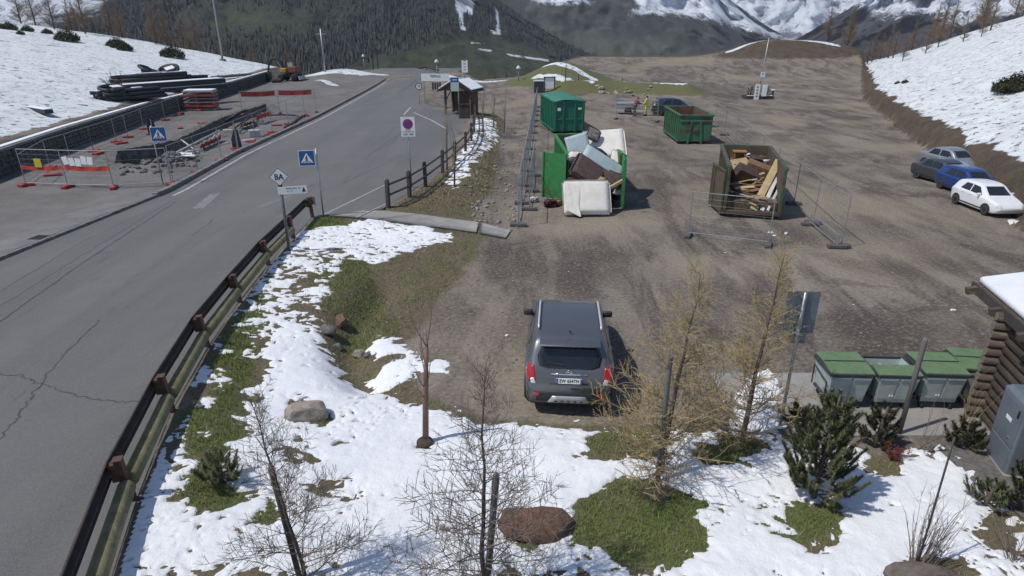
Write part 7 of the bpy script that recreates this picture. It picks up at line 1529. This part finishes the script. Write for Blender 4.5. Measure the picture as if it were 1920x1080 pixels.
inskip('cardboard_sheet', 'tan cardboard sheet spread over the scrap wood', 'cardboard', (-.45, 3.3, 1.62), (1.1, .9, .03), (R(18), R(-8), .3), cardb); inskip('white_board', 'white panel leaning on the left wall of the wood skip', 'board', (-.92, 1.5, 1.05), (.05, .9, 1.0), (R(10), R(-12), 0), wht); inskip('open_box', 'open dark box with pale flaps behind the reddish chest', 'box', (.35, 3.8, 1.75), (.5, .4, .3), (.3, .2, .4), dwood)
rgp = random.Random(21); pmats = [lwood, tan, lwood, mwood, cardb, dwood, tan, wht]; pnames = ['pale', 'tan', 'pale', 'reddish brown', 'dull brown', 'dark brown', 'tan', 'white']
for k in range(110):
    y = rgp.uniform(.2, 4.9); z = .62 + .20 * y + rgp.uniform(-.15, .25); L_ = rgp.uniform(.5, 1.35); 
    x = rgp.uniform(-.7, .7) * (1 if L_ < 1 else .6)
    inskip('scrap_plank', 'short broken ' + pnames[(mk := rgp.randint(0, 7))] + ' plank among the scrap wood in the skip', 'plank', (x, y, min(z, 1.72)), (L_, rgp.uniform(.06, .17), rgp.uniform(.02, .05)), (rgp.uniform(-.35, .35), rgp.uniform(-.35, .35), rgp.uniform(-.9, .9)), pmats[mk], pnames[mk] + ' planks in the wood skip', 0)
inskip('waste_bed', 'dark layer of wood scraps on the floor of the wood skip', 'wood scraps', (0, 2.65, .72), (2.0, 5.0, .75), (R(9), 0, 0), mat('wood_litter', (.16, .11, .07), (.07, .05, .035), 7, .95))
# litter on the lot
for k, (u, v, s_) in enumerate(((1445, 436, .22), (1474, 437, .2), (1452, 441, .14), (1787, 581, .14), (950, 628, .12), (1066, 508, .05), (1360, 474, .07), (1898, 418, .5), (1908, 422, .4), (1600, 570, .05))):
    x, y = G(u, v, .02); vs, fs = rv[k % 4]; o = MB().add(vs, fs, Matrix.Diagonal((s_ * .7, s_ * .5, s_ * .35, 1))).build('litter_scrap' if k not in (7, 8) else 'snow_lump', wht, None, loc=(x, y, Hs(x, y) + s_ * .12)); o.rotation_euler = (0, 0, k); tag(o, 'small white scrap lying on the gravel of the lot', 'litter', 'white scraps on the lot') if k not in (7, 8) else tag(o, 'lump of old snow at the foot of the bank beside the white car', 'snow lump', 'snow lumps by the white car')
# stones on the far grass bank
rgs = random.Random(8)
for k in range(16):
    u = rgs.uniform(1118, 1225); v = rgs.uniform(168, 177); p = GH(u, v); o = link('bank_stone', rock_mesh('bank_stone', 80 + k % 4, 1, .8), pale, None, (p.x, p.y, p.z + .1)); s_ = rgs.uniform(.2, .6); o.scale = (s_, s_ * .7, s_ * .6); o.rotation_euler = (0, 0, rgs.uniform(0, 3)); tag(o, 'pale boulder edging the far grass bank', 'boulder', 'boulders along the grass bank')
# ================================================================ mountain air
hz = kind(MB().box((0, 3400, 620), (7400, 6900, 1520)).build('haze', None), 'stuff')
hm = bpy.data.materials.new('haze'); hm.use_nodes = True; hn = hm.node_tree; hn.nodes.clear()
ho = hn.nodes.new('ShaderNodeOutputMaterial'); hv = hn.nodes.new('ShaderNodeVolumePrincipled'); hv.inputs['Color'].default_value = (.80, .87, 1.0, 1); hv.inputs['Density'].default_value = 0.00008; hv.inputs['Anisotropy'].default_value = 0.2
hn.links.new(hv.outputs[0], ho.inputs['Volume']); hz.data.materials.append(hm); hz['label'] = 'faint blue mountain haze over the valley'; hz['category'] = 'haze'
